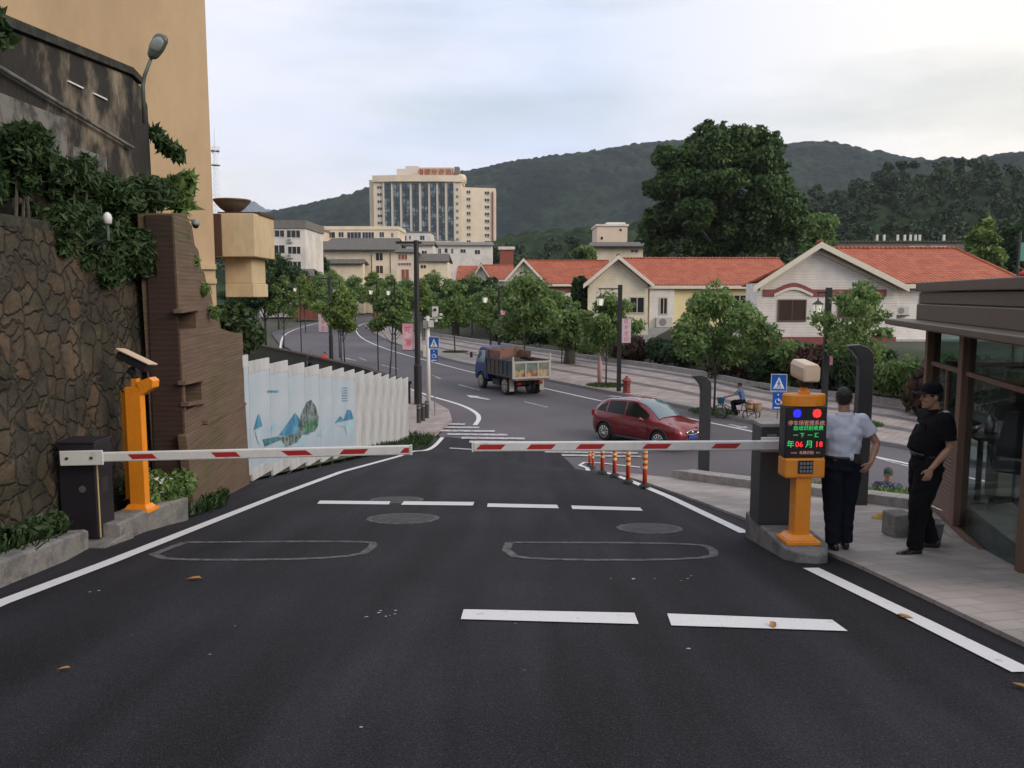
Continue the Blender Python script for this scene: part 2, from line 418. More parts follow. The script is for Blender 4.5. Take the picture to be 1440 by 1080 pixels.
def strip(name, pts, w0, w1, dz, m, step=0.5, thick=0.0, fn=None, kind='structure'):
    """like sheet but built segment by segment, safe on bends"""
    fn = fn or G
    P = [Vector((p[0], p[1])) for p in pts]; Q = [P[0]]
    for i in range(len(P) - 1):
        L = (P[i + 1] - P[i]).length; k = max(1, int(math.ceil(L / step)))
        for j in range(1, k + 1): Q.append(P[i].lerp(P[i + 1], j / k))
    n = len(Q); W = w0 + w1; nc = max(1, int(math.ceil(W / step)))
    vs = []; mb = MB()
    for i in range(n):
        d = (Q[min(i + 1, n - 1)] - Q[max(i - 1, 0)]).normalized(); nn = Vector((-d.y, d.x))
        for j in range(nc + 1):
            p = Q[i] + nn * (-w1 + W * j / nc); vs.append((p.x, p.y, fn(p.x, p.y) + dz))
    fs = []
    c = nc + 1
    for i in range(n - 1):
        for j in range(nc): fs.append((i * c + j, (i + 1) * c + j, (i + 1) * c + j + 1, i * c + j + 1)[::-1])
    mb.add(vs, fs)
    if thick:
        o = len(vs); vs2 = []; fs2 = []
        for j in (0, nc):
            for i in range(n):
                p = vs[i * c + j]; vs2 += [p, (p[0], p[1], p[2] - thick)]
        for s_ in range(2):
            for i in range(n - 1):
                a = s_ * 2 * n + 2 * i; q = (a, a + 2, a + 3, a + 1); fs2.append(q if s_ == 1 else q[::-1])
        for i in (0, n - 1):
            a = 2 * i; b = 2 * n + 2 * i; q = (a, b, b + 1, a + 1); fs2.append(q if i == 0 else q[::-1])
        mb.add(vs2, [q[::-1] for q in fs2])
    o = mb.build(name, m)
    if kind: o['kind'] = kind
    return o

# leaves: quads scattered in clumps (numpy)
def leaves(blobs, n, size, flat=0.35, shell=0.55, seed=1, aspect=1.9, droop=0.0, asize=0.35):
    r = np.random.default_rng(seed)
    B = np.array(blobs, float); C = B[:, :3]; Rd = B[:, 3:]
    if Rd.shape[1] == 1: Rd = np.repeat(Rd, 3, 1)
    vol = np.prod(Rd, 1) ** (2 / 3); pk = r.choice(len(B), n, p=vol / vol.sum())
    d = r.normal(size=(n, 3)); d /= np.linalg.norm(d, axis=1, keepdims=True)
    rad = shell + (1 - shell) * r.random((n, 1)) ** 0.6
    rad *= 1 + 0.10 * r.normal(size=(n, 1))
    c = C[pk] + d * rad * Rd[pk]
    nrm = d * 0.7 + r.normal(size=(n, 3)) * 0.75 + np.array([0, 0, flat]); nrm /= np.linalg.norm(nrm, axis=1, keepdims=True)
    t = r.normal(size=(n, 3)); t[:, 2] -= droop; t -= nrm * np.sum(t * nrm, 1, keepdims=True); t /= np.linalg.norm(t, axis=1, keepdims=True)
    b = np.cross(nrm, t); s = size * (1 + asize * r.normal(size=(n, 1))).clip(0.45, 1.9)
    bend = nrm * s * 0.25
    V = np.stack([c - t * s * aspect / 2 - bend, c + b * s / 2, c + t * s * aspect / 2 - bend, c - b * s / 2], 1).reshape(-1, 3)
    F = np.arange(4 * n).reshape(n, 4)
    return V, F
# ================================================================== THE SETTING
mat('earth', (0.06, 0.055, 0.035), 0.95, col2=(0.035, 0.055, 0.02), c2scale=0.3, var=0.2, vscale=8, bump=0.5, bscale=12)
mat('paint_white', (0.66, 0.65, 0.65), 0.6, col2=(0.34, 0.33, 0.34), c2scale=9.0, c2pos=(0.60, 0.72), var=0.12, vscale=60)
mat('paint_worn', (0.46, 0.46, 0.47), 0.7, col2=(0.22, 0.21, 0.22), c2scale=6.0, c2pos=(0.45, 0.62))
mat('granite', (0.33, 0.31, 0.29), 0.75, col2=(0.24, 0.22, 0.21), c2scale=5, var=0.12, vscale=60, bump=0.3, bscale=80)
mat('concrete', (0.20, 0.19, 0.18), 0.85, col2=(0.12, 0.115, 0.11), c2scale=4, var=0.18, vscale=25, bump=0.5, bscale=30)
mat('concrete_lt', (0.42, 0.41, 0.39), 0.85, col2=(0.33, 0.32, 0.31), c2scale=3, var=0.12, vscale=30, bump=0.3)

def paving(name, a, b, mort, bw, bh, sc, rot=0.0):
    m, n, L, bs = nodes_of(name)
    t = n.nodes.new('ShaderNodeTexCoord'); mp_ = n.nodes.new('ShaderNodeMapping'); mp_.inputs['Rotation'].default_value = (0, 0, rot); L(t.outputs['Object'], mp_.inputs[0])
    k = n.nodes.new('ShaderNodeTexBrick'); k.inputs['Color1'].default_value = (*a, 1); k.inputs['Color2'].default_value = (*b, 1); k.inputs['Mortar'].default_value = (*mort, 1)
    k.inputs['Scale'].default_value = sc; k.inputs['Mortar Size'].default_value = 0.012; k.inputs['Brick Width'].default_value = bw; k.inputs['Row Height'].default_value = bh
    L(mp_.outputs[0], k.inputs['Vector'])
    no = n.nodes.new('ShaderNodeTexNoise'); no.inputs['Scale'].default_value = 1.1; no.inputs['Detail'].default_value = 7; L(t.outputs['Object'], no.inputs['Vector'])
    r = n.nodes.new('ShaderNodeMapRange'); r.inputs['From Min'].default_value = 0.3; r.inputs['From Max'].default_value = 0.7; r.inputs['To Min'].default_value = 0.72; r.inputs['To Max'].default_value = 1.2
    L(no.outputs['Fac'], r.inputs['Value'])
    h = n.nodes.new('ShaderNodeVectorMath'); h.operation = 'SCALE'; L(k.outputs['Color'], h.inputs[0]); L(r.outputs[0], h.inputs['Scale']); L(h.outputs[0], bs.inputs['Base Color'])
    bp = n.nodes.new('ShaderNodeBump'); bp.inputs['Strength'].default_value = 0.4; bp.inputs['Distance'].default_value = 0.01; bp.invert = True
    L(k.outputs['Fac'], bp.inputs['Height']); L(bp.outputs[0], bs.inputs['Normal']); bs.inputs['Roughness'].default_value = 0.75
paving('paving_near', (0.36, 0.325, 0.30), (0.29, 0.26, 0.24), (0.27, 0.235, 0.21), 0.4, 0.2, 1.0, R(-15))
paving('paving_far', (0.36, 0.30, 0.275), (0.31, 0.265, 0.25), (0.2, 0.17, 0.16), 0.6, 0.3, 1.0, R(128))
paving('paving_dark', (0.14, 0.125, 0.12), (0.12, 0.105, 0.10), (0.1, 0.09, 0.09), 0.6, 0.3, 1.0, R(128))

# ground sheet to the horizon
def axis(a, b, fine0, fine1, st, grow=1.18):
    out = list(np.arange(fine0, fine1 + 1e-6, st)); s = st; x = fine1
    while x < b: s *= grow; x += s; out.append(x)
    s = st; x = fine0; pre = []
    while x > a: s *= grow; x -= s; pre.append(x)
    return np.array(pre[::-1] + out)
gx = axis(-6500, 6500, -36, 44, 0.7); gy = axis(-400, 8000, -12, 112, 0.7)
X, Y = np.meshgrid(gx, gy, indexing='ij'); Z = terr(X, Y) - 0.10
nx, ny = X.shape; I = np.arange(nx * ny).reshape(nx, ny)
Fg = np.stack([I[:-1, :-1], I[1:, :-1], I[1:, 1:], I[:-1, 1:]], -1).reshape(-1, 4)
gr = np_mesh('ground', np.stack([X, Y, Z], -1).reshape(-1, 3), Fg, 'earth', smooth=True); gr['kind'] = 'structure'

# polylines from the photograph (all on the ground)
far_kerb = [on(*p, fn=main) for p in [(1440, 668), (1280, 632), (1220, 622), (1069, 599), (966, 574), (800, 542), (660, 513.6), (615, 502.5), (550, 482), (519, 465), (513, 458), (521, 452), (560, 446)]]
far_line = [on(*p, fn=main) for p in [(1440, 690), (1280, 653), (1223, 641), (1100, 616), (977, 590), (853, 566), (760, 545), (660, 523), (615, 511), (558, 496), (522, 483), (505, 473), (500, 464), (506, 456), (540, 449)]]
far_back = [on(*p, fn=main) for p in [(1440, 612), (1287, 577), (1220, 567), (1078, 552), (978, 528), (800, 503), (665, 482), (593, 470), (545, 460)]]
near_k = [Vector((24, -1.5)), Vector((15.5, 9.5)), Vector((9.2, 17.7)), Vector((6.2, 21.5)), Vector((4.0, 23.2)), Vector((2.2, 23.6))]
near_l = [Vector((-2.85, 31.5)), Vector((-2.6, 34.5)), Vector((-2.9, 37.2)), Vector((-4.2, 41.0)), Vector((-7.4, 50.0)), Vector((-11.0, 57.0)), Vector((-17.5, 68.0)), Vector((-24.0, 84)), Vector((-30, 102)), Vector((-32, 125)), Vector((-28, 160))]
# main road surface: one sheet
fk = [Vector((v.x, v.y)) for v in far_kerb]
poly = [Vector((24, -1.5)), Vector((34, 5))] + fk[:10] + [Vector((-14, 128)), Vector((-4, 150)), Vector((-28, 160))] + near_l[::-1][1:] + [Vector((-2.7, 30.5)), Vector((1.9, 29.6)), Vector((1.0, 25.0))] + [v for v in near_k[::-1]][:-1]
sheet('main_road', poly, 0.0, 'asphalt_old', 1.0)
# new dark asphalt of the ramp
Lline = [on(*p) for p in [(-260, 965), (0, 852), (150, 795), (300, 735), (400, 695), (480, 665), (560, 643), (622, 616)]]
Rline = [on(*p) for p in [(1440, 950), (1290, 875), (1140, 802)]]
Rline2 = [on(*p) for p in [(1048, 752), (940, 700), (880, 675), (850, 665), (826, 659), (815, 655)]]
ramp_poly = [(-7.5, -6), (3.6, -6), (3.5, 4.5), (3.25, 7.4), (3.2, 9.2), (2.98, 11.5), (2.62, 14.0), (2.2, 16.8), (1.75, 18.9), (1.35, 19.6), (1.4, 21), (2.2, 23.6), (1.9, 26.2), (1.6, 28.2), (-2.55, 31.0), (-3.0, 28.5), (-3.7, 23.0), (-4.6, 17.5), (-5.2, 14), (-7.5, 11)]
sheet('ramp_road', ramp_poly, 0.015, 'asphalt_new', 0.5)
# dirt strip along the hoarding foot
sheet('verge', [(-3.35, 28.2), (-3.05, 31), (-4.0, 33), (-8, 32), (-8, 12), (-5.5, 12), (-5.1, 14.4), (-4.5, 19.5)], 0.05, 'earth', 0.5)

def mark(pts, w0, w1=0.0, dz=0.024, m='paint_white', name='road_marking'): return strip(name, pts, w0, w1, dz, m, 0.5)
mark(Lline, 0.075, 0.075); mark(Rline, 0.075, 0.075, 0.024); mark(Rline2, 0.07, 0.07)
mark([on(*p) for p in [(815, 655), (822, 651), (846, 652), (900, 658)]], 0.05, 0.05)
def markpoly(px, dz=0.024, m='paint_white', fn=None):
    P = [on(*p, fn=fn) for p in px]; return sheet('road_marking', P, dz, m, 0.5)
for q in ([(652, 861), (892, 866), (898, 882), (648, 875)], [(938, 867), (1170, 876), (1192, 892), (944, 884)],
          [(450, 706), (549, 707), (547, 711.5), (446, 710.5)], [(568, 707), (667, 708), (665, 713), (564, 712)],
          [(686, 710), (783, 712), (786, 717), (685, 715)], [(803, 713), (900, 716), (904, 720.5), (805, 718)]):
    markpoly(q)
# zebra stripes across the mouth of the ramp
for a, b, y in ((627, 654, 597), (624, 674, 601.5), (618, 696, 606.3), (629, 714, 611.3), (649, 738, 616.5), (660, 760, 622), (668, 790, 628)):
    p, q = on(a, y), on(b, y + (b - a) * 0.012)
    sheet('zebra_stripe', [(p.x, p.y - .2), (q.x, q.y - .2), (q.x, q.y + .2), (p.x, p.y + .2)], 0.028, 'paint_worn', 0.5)
for a, b, y in ((766, 897, 636.2), (790, 902, 641), (632, 664, 631)):
    p, q = on(a, y), on(b, y + 2)
    sheet('zebra_stripe', [(p.x, p.y - .12), (q.x, q.y - .12), (q.x, q.y + .12), (p.x, p.y + .12)], 0.028, 'paint_worn', 0.5)
fl = smooth_line(far_line, 2)
mark(fl, 0.08, 0.08, 0.012, 'paint_white')
nl = smooth_line([on(*p, fn=main) for p in [(545, 536), (600, 556), (630, 564), (655, 572), (672, 582), (674, 590), (668, 598)]], 2)
mark(nl, 0.1, 0.1, 0.012)
# lane dashes and arrows on the main road
for a, b in (((737, 565), (770, 573)), ((645, 541), (675, 549)), ((608, 528), (620, 533)), ((535, 513), (560, 519)), ((505, 503), (515, 507)), ((1160, 625), (1195, 634)), ((1235, 645), (1300, 662))):
    mark([on(*a, fn=main), on(*b, fn=main)], 0.07, 0.07, 0.012, 'paint_worn')
for a, b in (((688, 562), (656, 556)), ((500, 507), (482, 503)), ((1025, 597), (1052, 603))):
    p, q = on(*a, fn=main), on(*b, fn=main); d = (q - p); d.z = 0; L_ = d.length; d.normalize(); nn = Vector((-d.y, d.x, 0))
    e = p + d * L_ * 0.6
    sheet('lane_arrow', [p + nn * .1, p - nn * .1, e - nn * .1, e - nn * .32, q, e + nn * .32, e + nn * .1], 0.012, 'paint_worn' if a[0] != 688 else 'paint_white', 1.0)
# left edge line of the wide road
mark(smooth_line([on(*p, fn=main) for p in [(394, 497), (395, 480), (400, 470), (420, 461), (455, 452), (485, 446)]], 2), 0.1, 0.1, 0.012)
# scuffed outlines of the buried sensor loops
def loop(px):
    P = smooth_line([on(*p) for p in px], 2); P = P + [P[0]]
    strip('loop_cut', P, 0.045, 0.045, 0.020, 'scuff', 0.3)
m_, n_, L_, b_ = nodes_of('scuff')
t_ = n_.nodes.new('ShaderNodeTexCoord'); o_ = n_.nodes.new('ShaderNodeTexNoise'); o_.inputs['Scale'].default_value = 14; o_.inputs['Detail'].default_value = 8; o_.inputs['Roughness'].default_value = 0.75
L_(t_.outputs['Object'], o_.inputs['Vector']); r_ = n_.nodes.new('ShaderNodeValToRGB')
r_.color_ramp.elements[0].position = 0.38; r_.color_ramp.elements[0].color = (0.03, 0.029, 0.031, 1); r_.color_ramp.elements[1].position = 0.7; r_.color_ramp.elements[1].color = (0.20, 0.19, 0.19, 1)
L_(o_.outputs['Fac'], r_.inputs[0]); L_(r_.outputs[0], b_.inputs['Base Color']); b_.inputs['Roughness'].default_value = 0.9
loop([(260, 765), (520, 763), (528, 769), (500, 788), (240, 791), (215, 782)])
loop([(716, 765), (975, 766), (1005, 774), (1002, 790), (730, 790), (712, 776)])

# pavements
mat('paving_kerb', (0.24, 0.225, 0.215), 0.8, var=0.15, vscale=15, bump=0.3)
near_right = [(3.25, 4.0), (3.22, 7.4), (3.0, 10.5), (2.78, 12.5), (2.45, 15.0), (2.05, 17.4), (1.82, 18.7), (2.3, 18.9), (3.1, 17.6), (3.9, 15.6), (4.6, 13.6), (5.6, 12.0), (6.5, 10.2), (9.5, 6.0), (9.5, -4), (3.4, -4)]
sheet('near_pavement', near_right, 0.05, 'paving_near', 0.5, thick=0.14)
corner = [(-3.75, 30.4), (-2.95, 31.6), (-2.55, 34.4), (-2.9, 37.2), (-4.25, 41.0), (-7.5, 50), (-11.1, 57), (-17.6, 68), (-21.5, 68), (-15.5, 57.2), (-11.5, 50.2), (-7.4, 42), (-5.2, 37.2)]
sheet('corner_pavement', corner, 0.13, 'paving_far', 1.0, thick=0.2)
sk = smooth_line(far_kerb[:11], 1)
strip('far_kerb', sk, 0.06, 0.22, 0.14, 'paving_kerb', 1.0, 0.25)
fp = [Vector((v.x, v.y)) for v in far_kerb[:10]]; fbk = [Vector((v.x, v.y)) for v in far_back]
sheet('far_pavement', fp + fbk[::-1], 0.12, 'paving_far', 1.5)
for u in (0.34, 0.62, 0.86):      # darker bands of paving
    P = []
    a = fp[:9]; b = fbk[:9]
    for i in range(8):
        P.append(a[i].lerp(b[min(i, 8)], u))
    strip('paving_band', smooth_line(P, 2), 0.33, 0.33, 0.128, 'paving_dark', 1.0)
# island upstand behind pavement: low retaining kerb at the back
strip('back_kerb', smooth_line(fbk[:8], 1), 0.14, 0.14, 0.42, 'granite', 1.0, 0.4)

# ------------------------------------------------------------------ hills
def hill(name, xs, hs, Y0, depth, x0, x1, stepx, stepy, tree, m, seed, kind='structure'):
    """ridge at Y0+depth whose height above CAM is interpolated from hs at xs"""
    r = np.random.default_rng(seed)
    gx = np.arange(x0, x1, stepx); gyy = np.arange(Y0, Y0 + depth * 1.25, stepy)
    X, Y = np.meshgrid(gx, gyy, indexing='ij')
    ridge = np.interp(X, xs, hs)
    t = np.clip((Y - Y0) / depth, 0, 1.25)
    prof = np.where(t < 1, np.sin(t * PI / 2) ** 1.25, 1 - (t - 1) * 0.8)
    wob = 0.0
    for k in range(1, 6):
        a = r.random() * 6; wob = wob + np.sin(X / (190. / k) + a + Y / (240. / k)) * 0.05 / k + np.sin(X / (83. / k) - Y / (70. / k) + a * 2) * 0.03 / k
    Z = 3 + (ridge + CAM_Z - 3) * (prof + wob * np.minimum(t * 2.5, 1) * np.clip(1.0 - t, 0.0, 1))
    # tree domes on a jittered grid
    ci = np.floor(X / tree).astype(int); cj = np.floor(Y / tree).astype(int); best = np.zeros_like(X)
    for di in (-1, 0, 1):
        for dj in (-1, 0, 1):
            a = ci + di; b = cj + dj
            h = np.sin(a * 127.1 + b * 311.7) * 43758.5453; h -= np.floor(h); g = np.sin(a * 269.5 + b * 183.3) * 43758.5453; g -= np.floor(g)
            dd = ((X - (a + h) * tree) ** 2 + (Y - (b + g) * tree) ** 2) / (tree * 0.8) ** 2
            best = np.maximum(best, np.sqrt(np.clip(1 - dd, 0, 1)) * (0.35 + 0.75 * h * g))
    Z = Z + best * tree * 0.85 * np.minimum(t * 8, 1)
    Z = Z + r.normal(size=X.shape) * tree * 0.055 * np.minimum(t * 8, 1)
    n0, n1 = X.shape; I = np.arange(n0 * n1).reshape(n0, n1)
    F = np.stack([I[:-1, :-1], I[1:, :-1], I[1:, 1:], I[:-1, 1:]], -1).reshape(-1, 4)
    o = np_mesh(name, np.stack([X, Y, Z], -1).reshape(-1, 3), F, m, smooth=False); o['kind'] = kind; return o
mat('forest_far', (0.008, 0.017, 0.016), 0.95, col2=(0.026, 0.040, 0.028), c2scale=0.014, var=0.6, vscale=0.12, spec=0.1)
mat('forest_mid', (0.016, 0.030, 0.014), 0.95, col2=(0.032, 0.05, 0.02), c2scale=0.03, var=0.5, vscale=0.25, spec=0.1)
def ridge_pts(P, D):
    return [(p[0] - 720) / FPX * D for p in P], [((p[1] - 415.0) * -1) / FPX * D * 1.0 for p in P]
RD = 1500
pts = [(-300, 330), (250, 330), (345, 297), (375, 287), (430, 279), (470, 269), (520, 255), (560, 238), (640, 232), (700, 221), (760, 212), (815, 206), (870, 197), (930, 191), (985, 192), (1040, 196), (1090, 190), (1125, 191), (1160, 202), (1220, 212), (1260, 220), (1300, 240), (1360, 246), (1500, 250), (1900, 260)]
xs, hs = ridge_pts(pts, RD)
hill('hill', xs, [h - 34 for h in hs], RD - 650, 650, -950, 1150, 3.3, 5.5, 10.5, 'forest_far', 3)
pts = [(900, 330), (1150, 300), (1240, 236), (1300, 228), (1340, 232), (1375, 222), (1410, 219), (1440, 224), (1520, 240), (1800, 280)]
xs, hs = ridge_pts(pts, 1000)
hill('side_hill', xs, [h - 8 for h in hs], 640, 360, 240, 1100, 3.4, 4.5, 11, 'forest_far', 5)
pts = [(-200, 352), (360, 360), (420, 362), (560, 360), (690, 325), (760, 312), (830, 306), (900, 300), (1000, 300), (1100, 270), (1180, 248), (1260, 238), (1340, 236), (1400, 262), (1500, 280), (1800, 300)]
xs, hs = ridge_pts(pts, 430)
hill('wooded_rise', xs, [h - 10 for h in hs], 250, 180, -400, 560, 1.9, 2.6, 6.5, 'forest_mid', 8)
pts = [(300, 312), (345, 300), (360, 290), (380, 300), (430, 312), (500, 320)]
xs, hs = ridge_pts(pts, 4200)
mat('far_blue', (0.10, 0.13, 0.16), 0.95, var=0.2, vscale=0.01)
hill('distant_hill', xs, hs, 3900, 300, -1700, -700, 12, 20, 30, 'far_blue', 9)
# ================================================================== LEFT SIDE: walls, building, hoarding
def stone_material():
    m, n, L, b = nodes_of('rubble_stone')
    t = n.nodes.new('ShaderNodeTexCoord'); mp_ = n.nodes.new('ShaderNodeMapping'); mp_.inputs['Scale'].default_value = (1, 1, 1); L(t.outputs['Object'], mp_.inputs[0])
    wob = n.nodes.new('ShaderNodeTexNoise'); wob.inputs['Scale'].default_value = 2.2; wob.inputs['Detail'].default_value = 3; L(mp_.outputs[0], wob.inputs['Vector'])
    mx_ = n.nodes.new('ShaderNodeMix'); mx_.data_type = 'RGBA'; mx_.blend_type = 'ADD'; mx_.inputs['Factor'].default_value = 0.45
    L(mp_.outputs[0], mx_.inputs['A']); L(wob.outputs['Color'], mx_.inputs['B'])
    v = n.nodes.new('ShaderNodeTexVoronoi'); v.inputs['Scale'].default_value = 4.2; L(mx_.outputs['Result'], v.inputs['Vector'])
    e = n.nodes.new('ShaderNodeTexVoronoi'); e.feature = 'DISTANCE_TO_EDGE'; e.inputs['Scale'].default_value = 4.2; L(mx_.outputs['Result'], e.inputs['Vector'])
    sep = n.nodes.new('ShaderNodeSeparateColor'); L(v.outputs['Color'], sep.inputs[0])
    r = n.nodes.new('ShaderNodeValToRGB'); els = r.color_ramp.elements
    els[0].position = 0.0; els[0].color = (0.060, 0.047, 0.033, 1); els[1].position = 1.0; els[1].color = (0.105, 0.066, 0.042, 1)
    for p_, c_ in ((0.25, (0.078, 0.058, 0.039, 1)), (0.5, (0.048, 0.042, 0.030, 1)), (0.75, (0.095, 0.072, 0.048, 1))): q = els.new(p_); q.color = c_
    L(sep.outputs[0], r.inputs[0])
    no = n.nodes.new('ShaderNodeTexNoise'); no.inputs['Scale'].default_value = 1.3; no.inputs['Detail'].default_value = 9; no.inputs['Roughness'].default_value = 0.7; L(t.outputs['Object'], no.inputs['Vector'])
    r2 = n.nodes.new('ShaderNodeValToRGB'); r2.color_ramp.elements[0].position = 0.38; r2.color_ramp.elements[0].color = (0.36, 0.40, 0.30, 1); r2.color_ramp.elements[1].position = 0.66; r2.color_ramp.elements[1].color = (1.15, 1.1, 1.05, 1)
    L(no.outputs['Fac'], r2.inputs[0])
    m1 = n.nodes.new('ShaderNodeMix'); m1.data_type = 'RGBA'; m1.blend_type = 'MULTIPLY'; m1.inputs['Factor'].default_value = 1; L(r.outputs[0], m1.inputs['A']); L(r2.outputs[0], m1.inputs['B'])
    ed = n.nodes.new('ShaderNodeMapRange'); ed.inputs['From Min'].default_value = 0.0; ed.inputs['From Max'].default_value = 0.035; L(e.outputs['Distance'], ed.inputs['Value'])
    m2 = n.nodes.new('ShaderNodeMix'); m2.data_type = 'RGBA'; L(ed.outputs[0], m2.inputs['Factor']); m2.inputs['A'].default_value = (0.038, 0.032, 0.023, 1); L(m1.outputs['Result'], m2.inputs['B'])
    L(m2.outputs['Result'], b.inputs['Base Color'])
    f = n.nodes.new('ShaderNodeTexNoise'); f.inputs['Scale'].default_value = 22; f.inputs['Detail'].default_value = 5; L(t.outputs['Object'], f.inputs['Vector'])
    ed2 = n.nodes.new('ShaderNodeMapRange'); ed2.inputs['From Max'].default_value = 0.10; L(e.outputs['Distance'], ed2.inputs['Value'])
    ma = n.nodes.new('ShaderNodeMath'); ma.operation = 'MULTIPLY_ADD'; L(f.outputs['Fac'], ma.inputs[0]); ma.inputs[1].default_value = 0.45; L(ed2.outputs[0], ma.inputs[2])
    bp = n.nodes.new('ShaderNodeBump'); bp.inputs['Strength'].default_value = 1.0; bp.inputs['Distance'].default_value = 0.05; L(ma.outputs[0], bp.inputs['Height']); L(bp.outputs[0], b.inputs['Normal'])
    b.inputs['Roughness'].default_value = 0.9
stone_material()
mat('stained_plaster', (0.022, 0.020, 0.017), 0.95, col2=(0.26, 0.21, 0.15), c2pos=(0.50, 0.70), c2scale=1.6, var=0.35, vscale=9, bump=0.6, bscale=14, stretch=(1, 1, 0.55))
mat('mossy_coping', (0.018, 0.018, 0.014), 0.95, col2=(0.05, 0.05, 0.035), c2scale=6, bump=0.5)
mat('plaster_pale', (0.17, 0.165, 0.15), 0.9, col2=(0.05, 0.05, 0.045), c2scale=3)
mat('tan_render', (0.53, 0.375, 0.22), 0.85, col2=(0.47, 0.325, 0.19), c2scale=0.35, var=0.06, vscale=2.5, bump=0.15, bscale=90, stretch=(1, 1, 0.35))
mat('cream_render', (0.56, 0.43, 0.26), 0.85, col2=(0.49, 0.37, 0.22), c2scale=1.6, var=0.08, vscale=9, bump=0.15, stretch=(1, 1, 0.4))
mat('brown_trim', (0.07, 0.035, 0.022), 0.8, var=0.2)
mat('clay_bowl', (0.16, 0.11, 0.075), 0.8, col2=(0.08, 0.07, 0.055), c2scale=4, var=0.15)
def plank_mat(name, c1, c2, sz, axis_):
    m, n, L, b = nodes_of(name)
    t = n.nodes.new('ShaderNodeTexCoord')
    wv = n.nodes.new('ShaderNodeTexWave'); wv.bands_direction = axis_; wv.inputs['Scale'].default_value = sz; wv.inputs['Distortion'].default_value = 2.5; wv.inputs['Detail'].default_value = 3; wv.inputs['Detail Scale'].default_value = 2
    mp_ = n.nodes.new('ShaderNodeMapping'); mp_.inputs['Scale'].default_value = (1, 0.3, 6) if axis_ == 'Z' else (3, 6, 0.3)
    L(t.outputs['Object'], mp_.inputs[0]); no = n.nodes.new('ShaderNodeTexNoise'); no.inputs['Scale'].default_value = 3; no.inputs['Detail'].default_value = 8; no.inputs['Roughness'].default_value = 0.7
    L(mp_.outputs[0], no.inputs['Vector']); L(t.outputs['Object'], wv.inputs['Vector'])
    r = n.nodes.new('ShaderNodeValToRGB'); r.color_ramp.elements[0].position = 0.3; r.color_ramp.elements[0].color = (*c1, 1); r.color_ramp.elements[1].position = 0.7; r.color_ramp.elements[1].color = (*c2, 1); L(no.outputs['Fac'], r.inputs[0])
    g = n.nodes.new('ShaderNodeTexNoise'); g.inputs['Scale'].default_value = 0.9; g.inputs['Detail'].default_value = 6; L(t.outputs['Object'], g.inputs['Vector'])
    gr_ = n.nodes.new('ShaderNodeValToRGB'); gr_.color_ramp.elements[0].position = 0.45; gr_.color_ramp.elements[1].position = 0.7; gr_.color_ramp.elements[1].color = (0.7, 0.95, 0.5, 1); gr_.color_ramp.elements[0].color = (1, 1, 1, 1); L(g.outputs['Fac'], gr_.inputs[0])
    mm = n.nodes.new('ShaderNodeMix'); mm.data_type = 'RGBA'; mm.blend_type = 'MULTIPLY'; mm.inputs['Factor'].default_value = 0.8; L(r.outputs[0], mm.inputs['A']); L(gr_.outputs[0], mm.inputs['B'])
    L(mm.outputs['Result'], b.inputs['Base Color'])
    bp = n.nodes.new('ShaderNodeBump'); bp.inputs['Strength'].default_value = 0.35; bp.inputs['Distance'].default_value = 0.006; L(wv.outputs['Fac'], bp.inputs['Height']); L(bp.outputs[0], b.inputs['Normal'])
    b.inputs['Roughness'].default_value = 0.8
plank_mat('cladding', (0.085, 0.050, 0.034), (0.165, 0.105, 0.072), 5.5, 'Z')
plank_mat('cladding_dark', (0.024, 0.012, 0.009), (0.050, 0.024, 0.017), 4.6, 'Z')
mat('black_recess', (0.008, 0.007, 0.006), 0.9)

# rubble stone retaining wall, displaced grid
t = thing('stone_wall', 'rough rubble stone retaining wall behind the left barrier cabinet', 'wall', (-5.0, 8, 3))
def stone_grid(x, y0, y1, z1, st):
    ys = np.arange(y0, y1 + 1e-6, st); zs = np.arange(0, 1 + 1e-6, 1.0 / 90)
    r = np.random.default_rng(2); V = []
    A, B = np.meshgrid(ys, zs, indexing='ij'); Zb = zr(A) - 0.3; Zt = z1
    Zz = Zb + (Zt - Zb) * B
    ci = np.floor(A / 0.33); cj = np.floor(Zz / 0.36); bump_ = np.zeros_like(A)
    for di in (-1, 0, 1):
        for dj in (-1, 0, 1):
            a = ci + di; b = cj + dj; h = np.sin(a * 12.9 + b * 78.2) * 43758.5; h -= np.floor(h); g = np.sin(a * 39.3 + b * 11.1) * 24634.6; g -= np.floor(g)
            dd = (((A - (a + h) * 0.33) / 0.30) ** 2 + ((Zz - (b + g) * 0.36) / 0.32) ** 2)
            bump_ = np.maximum(bump_, np.clip(1 - dd, 0, 1) ** 0.4 * (0.5 + 0.5 * g))
    Xx = x + bump_ * 0.075 - (B * (Zt - Zb)) * 0.035
    n0, n1 = A.shape; I = np.arange(n0 * n1).reshape(n0, n1)
    F = np.stack([I[:-1, :-1], I[1:, :-1], I[1:, 1:], I[:-1, 1:]], -1).reshape(-1, 4)
    return np.stack([Xx, A, Zz], -1).reshape(-1, 3), F
V, F = stone_grid(-4.95, -2.0, 11.3, 6.7, 0.04)
np_mesh('stone_face', V - np.array([-5.0, 8, 3]), F, 'rubble_stone', t, smooth=True)
m = MB(); m.b2((-0.75, -10, 3.68), (-0.03, 3.3, 3.80)); m.build('coping', 'mossy_coping', t)
m = MB(); m.b2((-0.75, -10, -0.5), (-0.25, 3.25, 3.68)); m.build('backing', 'mossy_coping', t)

